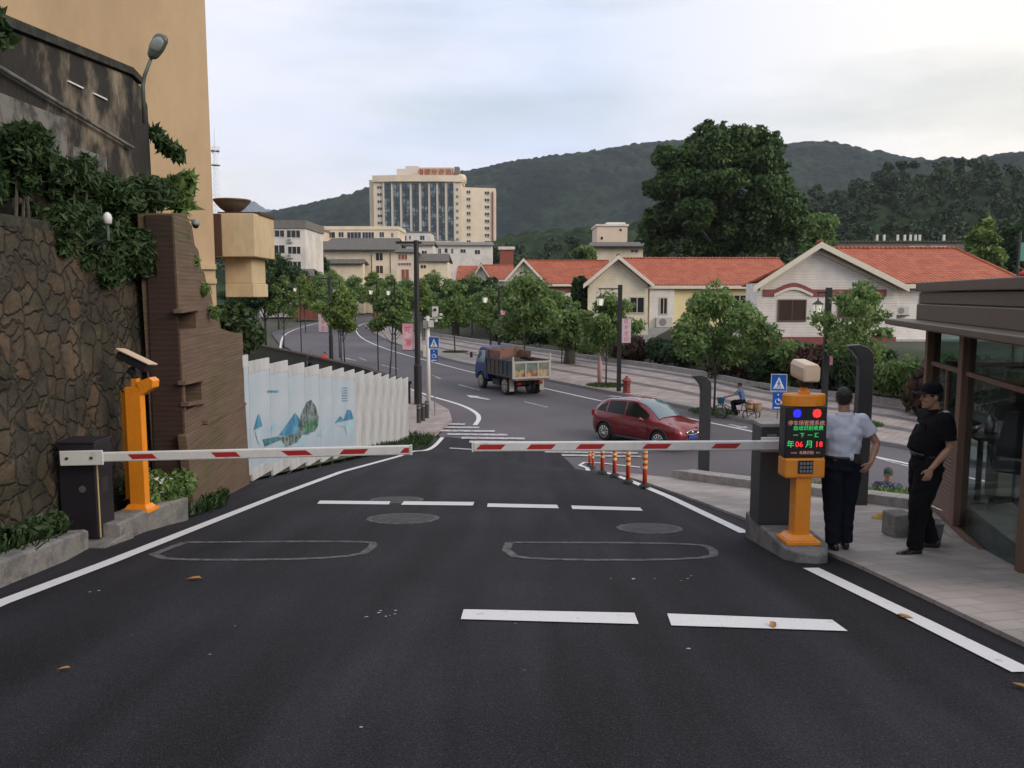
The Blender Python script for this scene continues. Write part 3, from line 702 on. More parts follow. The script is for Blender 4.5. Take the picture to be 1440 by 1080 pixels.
# upper stained wall
t = thing('stained_wall', 'blackened peeling plaster wall rising above the hanging shrubs', 'wall', (-5.6, 9, 6.6))
P = [(-2, 6.0), (-2, 7.95), (5, 8.45), (8.8, 8.85), (12.2, 9.15), (12.55, 9.08), (12.75, 8.85), (12.8, 6.0)]
m = MB(); m.prism([(0.1, y - 9, z - 6.6) for y, z in P], (-0.3, 0, 0)); m.build('wall_body', 'stained_plaster', t, bevel=0.03)
m = MB(); m.prism([(0.15, y - 9, z - 6.6) for y, z in ((-2, 7.96), (5, 8.46), (8.8, 8.86), (12.2, 9.16), (12.5, 9.10), (12.5, 9.19), (12.2, 9.26), (8.8, 8.97), (5, 8.57), (-2, 8.07))], (-0.4, 0, 0)); m.build('coping', 'mossy_coping', t)
m = MB(); m.tube([(0.17, -7, 1.92), (0.17, 0.0, 1.80), (0.17, 3.0, 1.50)], 0.025, 8); m.build('handrail', 'plaster_pale', t)
m = MB(); m.b2((0.1, -6, 0.6), (0.135, 1.3, 1.55)); m.b2((0.1, 1.45, 0.5), (0.13, 2.3, 1.25)); m.build('plaster_panel', 'plaster_pale', t, sep=True)
m = MB()
for k in range(2): m.b2((0.1, 1.45 + k * 0.62, 2.02 - k * 0.0), (0.125, 1.80 + k * 0.62, 2.04 - k * 0.0))
m.build('white_ledge', 'paint_white', t, sep=True)

# lamp on the wall
mat('lamp_metal', (0.10, 0.11, 0.10), 0.5, 0.3, var=0.2, vscale=10)
mat('lamp_glass', (0.22, 0.25, 0.23), 0.25)
t = thing('wall_lamp', 'tilted grey street lamp head on a short arm above the stained wall', 'street lamp', tuple(at(203, 165, 12.0)))
t.scale = (.8, .8, .8)
m = MB(); m.tube([(0, 0, -0.1), (0, 0, 0.55), (0.04, 0, 0.72), (0.20, -0.05, 1.02)], [0.035, 0.035, 0.032, 0.03], 10); m.build('pole', 'lamp_metal', t, smooth=True)
m = MB(); ax = Vector((0.44, -0.12, 0.68)).normalized(); sd_ = Vector((0.93, 0, -0.37)).normalized(); up_ = ax.cross(sd_)
m.ring([(Vector((0.20, -0.05, 1.0)) + ax * s_, sd_ * a_, up_ * b_) for s_, a_, b_ in ((0, .06, .04), (.05, .10, .06), (.2, .135, .075), (.36, .135, .07), (.43, .11, .05), (.46, .06, .03))]); m.build('lamp_head', 'lamp_metal', t, smooth=True)
m = MB(); m.ring([(Vector((0.20, -0.05, 1.0)) + ax * s_ - up_ * .055, sd_ * a_, up_ * b_) for s_, a_, b_ in ((.12, .02, .01), (.18, .10, .03), (.34, .10, .03), (.40, .03, .01))]); m.build('lens', 'lamp_glass', t, smooth=True)
t = thing('globe_lamp', 'small white globe lamp half hidden in the hanging shrubs', 'lamp', tuple(at(151, 306, 9.6)))
m = MB(); m.lathe([(0.02, -.075), (.045, -.065), (.05, 0), (.04, .035), (.015, .06)]); m.build('globe', 'paint_white', t, smooth=True)
m = MB(); m.tube([(0, 0, -.1), (0, 0.0, -.25), (-.25, 0.1, -.3)], 0.018); m.build('bracket', 'lamp_metal', t)

# tall tan building
BX = at(297, 230, 20.0).x
t = thing('tan_building', 'tall windowless tan rendered building rising past the top left corner', 'building', (BX, 20, 0))
foot = [(0, 0), (-18, -6), (-18, 12), (-2.6, 6.6)]
m = MB(); m.prism([(x, y, -1.0) for x, y in foot], (0, 0, 26)); m.build('wall', 'tan_render', t)
m = MB()
for z0, z1, d in ((6.62, 6.74, .07), (6.28, 6.40, .05)):
    dv = Vector((-18, -6)).normalized(); nn = Vector((0.316, -0.949))
    a = Vector((0.02, 0)) + nn * d; b = dv * 0.75 + nn * d
    m.prism([(a.x, a.y, z0), (b.x, b.y, z0), (dv.x * .75, dv.y * .75, z0), (0.02, 0.02, z0)], (0, 0, z1 - z0))
m.build('moulding', 'cream_render', t, sep=True)
a = at(312, 302, 21.0); b = at(366, 362, 21.0); c = at(357, 418, 21.0); o = Vector((BX, 20, 0))
m = MB(); m.b2((a.x - o.x - .1, .6, b.z), (b.x - o.x, 2.3, a.z)); m.b2((a.x - o.x - 0.0, 1.06, c.z + .35), (c.x - o.x - .04, 2.2, b.z)); m.b2((a.x - o.x, 1.03, c.z), (c.x - o.x, 2.25, c.z + .35)); m.build('balcony_block', 'cream_render', t, bevel=0.02)
m = MB(); m.b2((a.x - o.x - .5, .55, b.z + .02), (a.x - o.x + .12, .597, a.z - .02)); m.b2((a.x - o.x - .1, 0.97, a.z), (b.x - o.x + .04, 2.33, a.z + .07)); m.build('block_trim', 'brown_trim', t)
p = at(327, 299, 21.6)
t = thing('stone_bowl', 'wide weathered stone bowl standing on the cream block of the tan building', 'planter bowl', (p.x, 21.6, a.z + .07))
m = MB(); m.lathe([(0.10, 0), (.16, .04), (.30, .14), (.40, .25), (.46, .33), (.48, .34), (.47, .37), (.42, .35), (.30, .22), (.1, .15), (.01, .14)]); m.build('bowl', 'clay_bowl', t, smooth=True)
p = at(275, 315, 12.4)
t = thing('dome_camera', 'small grey dome camera on a bracket above the brown pier', 'security camera', tuple(p))
mat('grey_plastic', (0.22, 0.22, 0.22), 0.4); mat('black_gloss', (0.012, 0.012, 0.014), 0.12)
m = MB(); m.lathe([(0.03, .07), (.055, .05), (.06, 0.0), (.055, -.02)]); m.tube([(0, 0, .04), (-.12, .02, .07), (-.45, .2, -.1)], .014); m.build('housing', 'grey_plastic', t, smooth=True)
m = MB(); m.ball((0, 0, -.02), .048); m.build('lens_dome', 'black_gloss', t, smooth=True)

# brown pier and stepped wing wall
t = thing('brown_pier', 'dark brown boarded concrete pier with stepped wing wall and two slots', 'wall', (-4.5, 10.9, 3.0))
o = Vector((-4.5, 10.9, 3.0))
A0, A1 = Vector((at(266, 722, 10.9).x, 10.9)), Vector((at(348, 685, 14.9).x, 14.9))          # face of the wing along the ramp
LEAN = (A0.x - at(242, 300, 10.9).x) / 4.4
def fp_(px, py):   # pixel -> point on the wing face plane
    d = (A1 - A0).normalized(); n2_ = Vector((d.y, -d.x)); r = ray(px, py); tt = (n2_.dot(A0) - LEAN * (CAM_Z - 2.6)) / (n2_.x * r.x + n2_.y * r.y + LEAN * r.z); return Vector((r.x * tt, r.y * tt, CAM_Z + r.z * tt))
nrm = Vector((A1.y - A0.y, -(A1.x - A0.x), 0)).normalized()    # towards the ramp (+x)
# front block (camera-facing, tapering)
m = MB(); fz = 7.05
f1, f2, f3, f4 = at(219, 735, 10.88).x, A0.x, at(242, 300, 10.9).x, at(203, 300, 10.88).x
vs = [(f1, 10.88, 2.6), (f2, 10.9, 2.6), (f3, 10.9, fz), (f4, 10.88, fz), (f1 - .12, 11.25, 2.6), (f2 - .3, 11.25, 2.6), (f3 - .2, 11.25, fz), (f4 - .12, 11.25, fz)]
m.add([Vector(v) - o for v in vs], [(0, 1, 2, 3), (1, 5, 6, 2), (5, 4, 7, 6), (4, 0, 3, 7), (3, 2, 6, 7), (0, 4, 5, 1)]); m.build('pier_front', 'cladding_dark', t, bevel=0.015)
# stepped wing
top = [(241, 300), (262, 300), (266, 312), (270, 318), (274, 345), (279, 352), (283, 378), (288, 385), (292, 408), (297, 414), (301, 436), (307, 445), (311, 462), (322, 466), (331, 468), (341, 468)]
bl = [fp_(q[0], q[1]) for q in top]
base = [Vector((A1.x + LEAN * .4, A1.y, 2.2)), Vector((A0.x + LEAN * .2, A0.y, 2.4))]
face = bl + base
yk = 10.96; fx = lambda p: p if p.y >= yk else Vector((A0.x + (A1.x - A0.x) * (yk - A0.y) / (A1.y - A0.y) - LEAN * (p.z - 2.6), yk, p.z))
lean = [fx(p) for p in face]
m = MB(); m.prism([p - o for p in lean], -nrm * 0.45)
w_ob = m.build('wing_wall', 'cladding', t)
cut = MB()
for x0, y0, x1, y1 in ((251, 441, 276, 461), (260, 539, 284, 566)):
    a, b = fp_(x0, y0), fp_(x1, y1)
    q = [Vector((a.x, a.y, a.z)), Vector((b.x, b.y, a.z)), Vector((b.x, b.y, b.z)), Vector((a.x, a.y, b.z))]
    cut.prism([p + nrm * 0.2 - o for p in q], -nrm * 0.55)
c_ob = cut.build('cutter', 'black_recess', t)
bm_ = w_ob.modifiers.new('b', 'BOOLEAN'); bm_.object = c_ob; bm_.operation = 'DIFFERENCE'; bm_.solver = 'EXACT'
bake(w_ob); bpy.data.objects.remove(c_ob)
m = MB()   # protruding lower slab with sloping top, ledges under the slots
lo = [fp_(252, 640), fp_(252, 612), fp_(300, 590), fp_(343, 566), fp_(349, 690), fp_(268, 720)]
lo[0] = fp_(256, 722); lo = [fp_(256, 612), fp_(300, 590), fp_(341, 570), fp_(348, 688), fp_(268, 722)]
m.prism([p + nrm * 0.055 - o for p in lo], -nrm * 0.12); m.build('lower_slab', 'cladding', t, bevel=0.01)
m = MB()
for (x0, y0, x1, y1) in ((246, 435, 277, 430), (252, 536, 284, 530), (256, 566, 285, 562), (284, 592, 340, 566)):
    a, b = fp_(x0, y0), fp_(x1, y1); m.prism([a + nrm * .08 - o, b + nrm * .08 - o, b + nrm * .08 - o - Vector((0, 0, .05)), a + nrm * .08 - o - Vector((0, 0, .05))], -nrm * 0.1)
m.build('ledge', 'cladding', t, sep=True)

# left kerb: two cast pieces with a step down where the cabinet stands
def kerb_piece(pts, h, wd, label, fn=None):
    P = [Vector(p) for p in pts]; tz = h
    n = len(P); vs = []; c = P[n // 2]
    m = MB()
    for i, p in enumerate(P):
        d = (P[min(i + 1, n - 1)] - P[max(i - 1, 0)]).normalized(); nn = Vector((-d.y, d.x, 0))
        z0 = G(p.x, p.y) - 0.1; z1 = G(p.x, p.y) + (tz[i] if hasattr(tz, '__len__') else tz)
        vs += [(p.x, p.y, z0), (p.x + 0.01, p.y, z1 - .02), (p.x - nn.x * -.03, p.y, z1), (p.x + nn.x * wd, p.y + nn.y * wd, z1), (p.x + nn.x * wd, p.y + nn.y * wd, z0)]
    fs = []
    for i in range(n - 1):
        for k in range(4): fs.append((i * 5 + k, (i + 1) * 5 + k, (i + 1) * 5 + k + 1, i * 5 + k + 1))
    fs += [tuple(range(5)), tuple(reversed(range((n - 1) * 5, n * 5)))]
    m.add(vs, fs); ob = m.build('kerb', 'concrete', loc=(c.x, c.y, G(c.x, c.y)))
    return tag(ob, label, 'kerb')
kerb_piece([(-4.30, 3.0, 0), (-4.25, 5.5, 0), (-4.25, 6.5, 0), (-4.33, 7.7, 0), (-4.45, 8.35, 0)], [.24, .24, .24, .24, .22], .2, 'raw concrete kerb left of the left barrier cabinet')
kerb_piece([(-4.30, 8.72, 0), (-4.34, 9.4, 0), (-4.27, 10.0, 0), (-4.20, 10.35, 0)], [.22, .26, .30, .32], .32, 'raw concrete kerb block under the left orange post')
sheet('planter_soil', [(-4.4, 2), (-4.42, 7.5), (-4.55, 8.6), (-4.5, 11), (-5.2, 11.2), (-5.2, 2)], 0.12, 'earth', 0.5)
m = MB(); zc = G(-4.6, 8.6); m.b2((-4.98, 8.36, zc - .2), (-4.28, 9.02, zc + .06)); tag(m.build('plinth', 'concrete', loc=(-4.6, 8.6, zc - .1), bevel=.01), 'low concrete plinth under the left barrier cabinet', 'plinth')

# hoarding: level painted panels stepping down the ramp
def mural_material():
    m, n, L, b = nodes_of('mural')
    t_ = n.nodes.new('ShaderNodeTexCoord')
    no = n.nodes.new('ShaderNodeTexNoise'); no.inputs['Scale'].default_value = 0.45; no.inputs['Detail'].default_value = 5; L(t_.outputs['Object'], no.inputs['Vector'])
    r = n.nodes.new('ShaderNodeValToRGB'); r.color_ramp.elements[0].position = .35; r.color_ramp.elements[0].color = (0.32, 0.42, 0.50, 1); r.color_ramp.elements[1].position = .65; r.color_ramp.elements[1].color = (0.50, 0.54, 0.59, 1)
    L(no.outputs['Fac'], r.inputs[0]); L(r.outputs[0], b.inputs['Base Color']); b.inputs['Roughness'].default_value = 0.45
mural_material()
mat('hoard_white', (0.50, 0.505, 0.51), 0.55, col2=(0.33, 0.34, 0.34), c2scale=1.2, var=0.06, vscale=6, stretch=(1, 1, 0.3))
mat('hoard_frame', (0.12, 0.11, 0.10), 0.7)
mat('mural_blue', (0.05, 0.19, 0.32), 0.5, col2=(0.10, 0.32, 0.46), c2scale=1.5, var=0.3, vscale=3)
mat('mural_pale', (0.30, 0.48, 0.55), 0.5, col2=(0.42, 0.54, 0.6), c2scale=1.5)
mat('mural_dark', (0.05, 0.075, 0.08), 0.5, col2=(0.22, 0.27, 0.27), c2scale=5, c2pos=(.45, .55))
mat('mural_green', (0.03, 0.13, 0.06), 0.5, col2=(0.16, 0.30, 0.2), c2scale=5, c2pos=(.45, .6))
mat('mural_teal', (0.03, 0.12, 0.14), 0.5, col2=(0.1, 0.25, 0.3), c2scale=3)
HA, HB = Vector((-5.02, 14.2)), Vector((-3.86, 30.2))
hd = (HB - HA).normalized(); hn = Vector((hd.y, -hd.x))
def hz_(s): p = HA + hd * s; return base_z(p.x, p.y)
NP = 15; Lh = (HB - HA).length; pw = Lh / NP
def hoard_plane(px, py):
    r = ray(px, py); tt = hn.dot(HA) / (hn.x * r.x + hn.y * r.y); P = Vector((r.x * tt, r.y * tt)); return ((P - HA).dot(hd), CAM_Z + r.z * tt)
art = []   # (polygon in (s,z), material)
def art_px(pts, m_): art.append(([hoard_plane(*p) for p in pts], m_))
art_px([(390, 629), (412, 583), (425, 600), (431, 626)][:4], 'mural_pale')
art_px([(391, 613), (415, 580), (436, 611)], 'mural_blue')
art_px([(417, 605), (424, 580), (431, 566), (437, 562), (443, 570), (448, 586), (447, 599), (442, 607), (430, 610)], 'mural_dark')
art_px([(424, 604), (430, 596), (438, 588), (446, 594), (444, 602), (436, 608), (429, 609)], 'mural_green')
art_px([(369, 618), (391, 613.5), (396, 618), (372, 628)], 'mural_teal')
art_px([(392, 615), (428, 606.5), (418, 622), (402, 629)], 'mural_dark')
art_px([(378, 608), (385, 594), (394, 600), (398, 606)][:3], 'mural_pale')
art_px([(470, 595), (478, 585), (483, 590), (488, 576), (493, 577), (497, 589)], 'mural_blue')
art_px([(472, 597), (497, 590.5), (494, 608), (488, 612), (484, 600)], 'mural_pale')
art_px([(452, 613), (463, 596), (457, 600), (446, 612)], 'mural_pale')
art_px([(356, 605), (362, 583), (364, 582), (368, 599)], 'mural_blue')
art_px([(358, 607), (367, 602), (365, 625), (362, 622)], 'mural_pale')
for k in range(4): art_px([(376 + k * 4, 549), (378.6 + k * 4, 548.6), (378.6 + k * 4, 551.6), (376 + k * 4, 552)], 'mural_blue')
for k in range(6): y = 545 + k * 3.6; art_px([(480, y), (488, y - .2), (488, y + .8), (480, y + 1)], 'mural_blue')
def clip_s(poly, s0, s1):
    for lim, sg in ((s0, 1), (s1, -1)):
        q = []
        for i in range(len(poly)):
            a, b = poly[i], poly[(i + 1) % len(poly)]; da, db = (a[0] - lim) * sg, (b[0] - lim) * sg
            if da >= 0: q.append(a)
            if da * db < 0: k = da / (da - db); q.append((a[0] + (b[0] - a[0]) * k, a[1] + (b[1] - a[1]) * k))
        poly = q
        if len(poly) < 3: return []
    return poly
hnames = ['first', 'second', 'third', 'fourth', 'fifth', 'sixth', 'seventh', 'eighth', 'ninth', 'tenth', 'eleventh', 'twelfth', 'thirteenth', 'fourteenth', 'last']
looks = ['narrow blue peak at its edge', 'small lettering at the top and pale hills', 'large blue painted mountain', 'dark rock peak over green trees', 'pale blue empty sky', 'faint pale reflection', 'pale blue wash and thin lines', 'twin small blue peaks', 'plain white face', 'plain white face', 'plain white face', 'plain white face', 'plain white face', 'plain white face', 'plain white face']
s_art = max(p[0] for q, _ in art for p in q)
for k in range(NP):
    s0, s1 = k * pw + .006, (k + 1) * pw - .006; p0 = HA + hd * s0; zg = hz_(s0) ; zb = zg + 0.02; zt = zb + 2.28
    t = thing('hoarding_panel', ordinals if False else ('%s hoarding panel from the brown pier, %s' % (hnames[k], looks[k])), 'hoarding panel', (p0.x, p0.y, zb), math.atan2(hd.y, hd.x), 'hoarding panels stepping down beside the ramp')
    L_ = s1 - s0; H = zt - zb; painted = s1 < s_art + 1.0
    m = MB(); m.b2((0, 0.0, 0.22), (L_, 0.03, H - .22)); m.build('board', 'mural' if painted else 'hoard_white', t)
    m = MB(); m.b2((0, -0.008, H - .22), (L_, 0.034, H)); m.b2((0, -.008, 0), (L_, .034, .22)); m.build('edge_strip', 'hoard_white', t, sep=True)
    m = MB(); m.b2((0.02, .034, -.35), (.07, .09, H - .02)); m.b2((.07, .034, 1.1), (L_, .07, 1.15)); m.build('frame', 'hoard_frame', t)
    if painted:
        by = {}
        for i_, (q, mm_) in enumerate(art):
            c_ = clip_s(q, s0 + .003, s1 - .003)
            c_ = [(a_, min(max(b_, zb + .23), zt - .23)) for a_, b_ in c_]
            if len(c_) >= 3: by.setdefault(mm_, []).append((i_, c_))
        for mm_, qs in by.items():
            m = MB()
            for i_, q in qs: m.add([(a_ - s0, -0.004 - .0008 * i_, b_ - zb) for a_, b_ in q], [tuple(range(len(q)))])
            ob = m.build('painted_peak', mm_, t)

# low parapet wall with hedge top behind the hoarding, along the corner pavement
mat('parapet_dark', (0.055, 0.045, 0.035), 0.9, col2=(0.035, 0.045, 0.02), c2scale=1.5, var=0.2, vscale=6, bump=0.4)
pa = [(-4.9, 39.2, 1.75), (-8.0, 44.8, 1.95), (-12.6, 51.5, 2.15), (-17.5, 58, 2.35), (-24, 66, 2.6), (-34, 77, 3.0)]
t = thing('parapet_wall', 'low dark parapet wall with a flat coping behind the hoarding', 'wall', (-8, 44.8, .8))
m = MB(); c_ = MB()
for i in range(len(pa) - 1):
    a, b = Vector(pa[i]), Vector(pa[i + 1]); d = (b - a); d.z = 0; d.normalize(); nn = Vector((-d.y, d.x, 0)) * .3; o_ = Vector((-8, 44.8, .8))
    m.prism([q - o_ for q in (Vector((a.x, a.y, 0)), Vector((b.x, b.y, 0)), b, a)], nn)
    c_.prism([q - o_ for q in (a - nn * .2, b - nn * .2, b - nn * .2 + Vector((0, 0, .12)), a - nn * .2 + Vector((0, 0, .12)))], nn * 1.4)
m.build('wall_body', 'parapet_dark', t); c_.build('coping', 'cladding_dark', t)
# ================================================================== BARRIERS, POSTS, BOOTH
mat('cabinet_black', (0.016, 0.013, 0.018), 0.45, var=0.1, vscale=3, bump=0.05)
mat('cabinet_grey', (0.045, 0.045, 0.048), 0.45)
mat('arm_white', (0.60, 0.59, 0.57), 0.4, var=0.08, vscale=7, col2=(0.44, 0.42, 0.39), c2scale=6, c2pos=(.58, .75))
mat('arm_red', (0.36, 0.02, 0.02), 0.4)
mat('orange_paint', (0.78, 0.26, 0.016), 0.38, var=0.10, vscale=9, coat=0.2, col2=(0.62, 0.20, 0.02), c2scale=5, c2pos=(.6, .8))
mat('steel', (0.5, 0.5, 0.5), 0.3, 0.9); mat('yellow_edge', (0.5, 0.38, 0.16), 0.5)
mat('cream_housing', (0.62, 0.47, 0.34), 0.45); mat('bolt', (0.12, 0.10, 0.09), 0.4, 0.6)
mat('rubber', (0.02, 0.02, 0.02), 0.7)

def barrier_arm(length, w, stripes, label, loc, rz, tilt, bracket=None):
    t = thing('barrier_boom', label, 'barrier', loc, rz); t.rotation_euler = (0, -tilt, rz)
    m = MB(); m.ring([((x, 0, 0), (0, w * .32, 0), (0, 0, w / 2)) for x in (0, .004)], cap=True)
    m = MB(); m.b2((0, -.028, -w / 2), (length, .028, w / 2)); m.build('boom', 'arm_white', t, bevel=.012)
    for x0, sl in stripes:
        for sy in (-1,):
            q = [(x0, -.0295, -.026), (x0 + .26 if x0 + .26 < length else length - .01, -.0295, -.026), (x0 + .26 - sl if x0 + .26 - sl < length else length - .01, -.0295, .026), (x0 - sl, -.0295, .026)]
            m = MB(); m.prism(q, (0, .001, 0)); m.prism([(a, -b, c) for a, b, c in q], (0, -.001, 0)); m.build('red_stripe', 'arm_red', t)
    m = MB(); m.b2((length, -.03, -w / 2 - .002), (length + .018, .03, w / 2 + .002)); m.build('end_cap', 'arm_white', t)
    if bracket:
        m = MB(); m.b2((-.10, -.045, -w / 2 - .03), (bracket, -.0285, w / 2 + .03)); m.build('bracket', 'arm_white', t, bevel=.008)
        m = MB()
        for x in (-.02, bracket - .12): m.cyl((x, -.055, 0), (x, -.044, 0), .016, seg=10)
        m.build('bolt', 'bolt', t, sep=True)
    return t
# left cabinet
def cabinet(name_label, loc, w, d, h, body, rz=0):
    t = thing('barrier_cabinet', name_label, 'barrier cabinet', loc, rz)
    m = MB(); m.b2((-w / 2, 0, 0), (w / 2, d, h)); m.build('housing', body, t, bevel=.012)
    return t
zb = G(-4.6, 8.6) + .06
t = cabinet('black barrier cabinet with a round lock, standing by the stone wall', (-4.665, 8.62, zb), .40, .36, 1.05, 'cabinet_black', 0.0)
m = MB(); m.cyl((0.05, -.014, .56), (.05, 0, .56), .037, seg=20); m.build('lock', 'steel', t, smooth=False)
m = MB(); m.b2((-.19, -.008, .03), (.19, 0, 1.0)); m.build('door', 'cabinet_black', t, bevel=.003)
m = MB(); m.b2((.2005, .015, .02), (.209, .03, .95)); m.build('edge_strip', 'yellow_edge', t)
m = MB()
for k in range(6): m.b2((.2005, .1, .50 + k * .028), (.205, .24, .512 + k * .028))
m.build('vent', 'bolt', t)
m = MB(); m.b2((-.21, -.012, 1.052), (.21, .37, 1.075)); m.build('lid', 'cabinet_black', t, bevel=.006)
la = at(100, 643.5, 8.53); lb = at(577, 632.5, 8.53)
barrier_arm((lb - la).length, .098, [(.96 + .0, .05), (1.92, .05), (2.78, -.07), (3.50, -.07)] if False else [(.98, .06), (1.86, .06)], 'x', (0, 0, -50), 0, 0) if False else None
d_ = lb - la
def px_on_arm(px, A, D): return (at(px, 640, 8.53).x - A.x)
st = [(px_on_arm(px, la, d_), sl) for px, sl in ((188, .05), (305, .05), (406, .07), (478, -.05))] + [(px_on_arm(563, la, d_), -.05)]
barrier_arm(d_.length, .100, st, 'left white barrier arm with red slanted stripes, fixed to the black cabinet', tuple(la), 0, math.asin(d_.z / d_.length), .36)
# right cabinet and island
ipts = [(2.66, 9.1), (2.66, 7.78), (2.74, 7.62), (2.90, 7.56), (3.02, 7.60), (3.14, 7.9), (3.16, 9.1), (3.1, 9.2), (2.75, 9.2)]
m = MB(); m.prism([(x, y, 3.05) for x, y in ipts], (0, 0, .50)); tag(m.build('traffic_island', 'concrete', loc=(3.0, 8.4, 3.3), bevel=.02), 'raised concrete island under the right barrier cabinet and orange terminal', 'traffic island')
IZ = 3.55
t = cabinet('dark grey barrier cabinet behind the orange terminal with display', (2.87, 8.55, IZ), .46, .34, 1.06, 'cabinet_grey')
m = MB(); m.b2((-.24, -.01, 1.06), (.24, .35, 1.10)); m.build('lid', 'granite', t, bevel=.006)
m = MB(); m.cyl((.12, -.014, .56), (.12, 0, .56), .035, seg=20); m.build('lock', 'steel', t)
m = MB(); m.b2((-.22, -.007, .03), (.22, 0, 1.02)); m.build('door', 'cabinet_grey', t, bevel=.003)
m = MB(); m.b2((-.17, -.012, .90), (-.07, -.007, .99)); m.build('label_plate', 'steel', t)
ra = at(1098, 626, 8.42); rb = at(666, 628, 8.42); dd = rb - ra
st = [(abs(at(px, 630, 8.42).x - ra.x) - .12, .05) for px in (1018, 921, 828, 759)] + [(abs(at(687, 630, 8.42).x - ra.x) - .13, .05)]
barrier_arm(dd.length, .100, st, 'right white barrier arm with red slanted stripes, fixed to the grey cabinet', tuple(ra), math.pi, math.asin(dd.z / dd.length), .2)

# orange terminal with LED display
mat('led_panel', (0.006, 0.006, 0.007), 0.25)
for nm, c, e in (('led_red', (1.0, .03, .03), 1.1), ('led_green', (.05, .8, .2), .55), ('led_blue', (.02, .02, 1.0), 1.2), ('led_dim', (.75, .35, .3), .4)): mat(nm, (0.02, .02, .02), .5, emit=c, estr=e)
t = thing('payment_terminal', 'orange roadside terminal with black LED display and camera on top', 'parking terminal', (2.865, 7.95, IZ), 0.03)
m = MB(); m.b2((-.075, -.06, .06), (.085, .10, .68)); m.build('post', 'orange_paint', t, bevel=.012)
m = MB(); m.box((.0, .02, .02), (.34, .30, .04)); m.box((.0, .02, .065), (.30, .26, .05), taper=.72); m.build('base_plate', 'orange_paint', t, bevel=.008)
m = MB(); m.b2((-.20, -.09, .665), (.20, .12, .865)); m.build('keypad_box', 'orange_paint', t, bevel=.02)
kp = MB(); kp.b2((-.075, -.10, .715), (.075, -.0905, .845)); kp_ = kp.build('keypad', 'rubber', t, bevel=.004)
m = MB()
for i in range(4):
    for j in range(3): m.b2((-.058 + i * .033, -.106, .728 + j * .038), (-.058 + i * .033 + .022, -.1005, .728 + j * .038 + .024))
m.build('key', 'grey_plastic', kp_)
m = MB(); m.b2((-.205, -.07, .87), (.205, .10, 1.375)); m.build('display_case', 'cabinet_black', t, bevel=.01)
m = MB(); m.b2((-.195, -.076, .835), (.195, -.0705, 1.32)); dp = m.build('led_screen', 'led_panel', t); dp.location.z = .045
m = MB(); m.ring([((.0, .015, z), (.215 * s_, 0, 0), (0, .115 * s_, 0)) for z, s_ in ((1.378, 1.0), (1.475, 1.0), (1.49, .96))]); m.build('hood', 'orange_paint', t, smooth=False)
def dots(cx, cz, r, m_, nm):
    q = MB(); rr = r
    for i in range(-5, 6):
        for j in range(-5, 6):
            x, z = i * rr / 5, j * rr / 5
            if x * x + z * z <= rr * rr * 1.02: q.b2((cx + x - rr * .085, -.0792, cz + z - rr * .085), (cx + x + rr * .085, -.0765, cz + z + rr * .085))
    return q.build(nm, m_, dp)
dots(-.095, 1.262, .040, 'led_blue', 'blue_light'); dots(.10, 1.262, .042, 'led_red', 'red_light')
RX = (R(90), 0, 0)
text('display_text', '停车场管理系统', .052, 'led_dim', dp, (0, -.0775, 1.165), RX, .0008)
text('display_text', '自动识别收费', .050, 'led_green', dp, (0.02, -.0775, 1.115), RX, .0008)
text('display_text', '一 下  一 汇', .05, 'led_green', dp, (0.0, -.0775, 1.045), RX, .0008)
text('display_text', '年', .078, 'led_green', dp, (-.15, -.0775, .955), RX, .0008); text('display_text', '06', .078, 'led_red', dp, (-.065, -.0775, .955), RX, .0008)
text('display_text', '月', .078, 'led_green', dp, (.035, -.0775, .955), RX, .0008); text('display_text', '18', .078, 'led_red', dp, (.13, -.0775, .955), RX, .0008)
text('display_text', '>>>  车牌识别  <<', .036, 'led_dim', dp, (0, -.0775, .872), RX, .0008)
m = MB(); m.b2((-.05, -.02, 1.485), (.05, .06, 1.52)); m.cyl((0, .02, 1.515), (0, .02, 1.575), .035); m.build('neck', 'orange_paint', t, bevel=.006)
m = MB(); m.ball((0, .01, 1.60), (.075, .09, .05)); m.build('camera_mount', 'rubber', t, smooth=True)
m = MB()
pr = [(-.075, 0), (-.085, .04), (-.085, .13), (-.06, .17), (.06, .17), (.085, .13), (.085, .04), (.075, 0)]
m.prism([(x, -.16, 1.62 + z) for x, z in pr], (0, .34, .03)); m.build('camera_housing', 'cream_housing', t, bevel=.01)
m = MB(); m.b2((-.065, -.165, 1.635), (.065, -.1605, 1.74)); m.build('camera_window', 'cream_housing', t)

# left orange camera post
pz = G(-4.48, 9.6) + .24
t = thing('camera_post', 'orange post carrying a tilted plate camera beside the stone wall', 'camera post', (-4.47, 9.62, pz), R(-8))
m = MB(); m.b2((-.10, -.05, .08), (.10, .05, 1.50)); m.b2((-.02, -.04, 1.50), (.06, .04, 1.60)); m.build('post', 'orange_paint', t, bevel=.008)
m = MB(); m.b2((-.22, .051, .12), (-.06, .30, 1.46)); m.build('side_casing', 'orange_paint', t, bevel=.006)
m = MB(); m.prism([(.10, -.05, 1.40), (.26, -.05, 1.50), (.27, -.05, 1.58), (.22, -.05, 1.62), (.05, -.05, 1.56)], (0, .14, 0)); m.build('side_lamp_hood', 'orange_paint', t, bevel=.006)
m = MB(); m.box((0, .0, .02), (.34, .26, .04)); m.box((0, 0, .065), (.30, .2, .05), taper=.75); m.build('base_plate', 'orange_paint', t, bevel=.006)
m = MB(); m.tube([(.02, 0, 1.60), (-.01, 0, 1.66), (-.03, 0, 1.72)], .03); m.tube([(-.05, .02, 1.72), (-.2, .1, 1.62), (-.25, .12, 1.48), (-.15, .1, 1.42)], .012); m.tube([(-.05, -.02, 1.70), (-.22, .0, 1.55), (-.18, .05, 1.43)], .01); m.ball((-.02, 0, 1.69), .05); m.build('camera_mount', 'rubber', t, smooth=True)
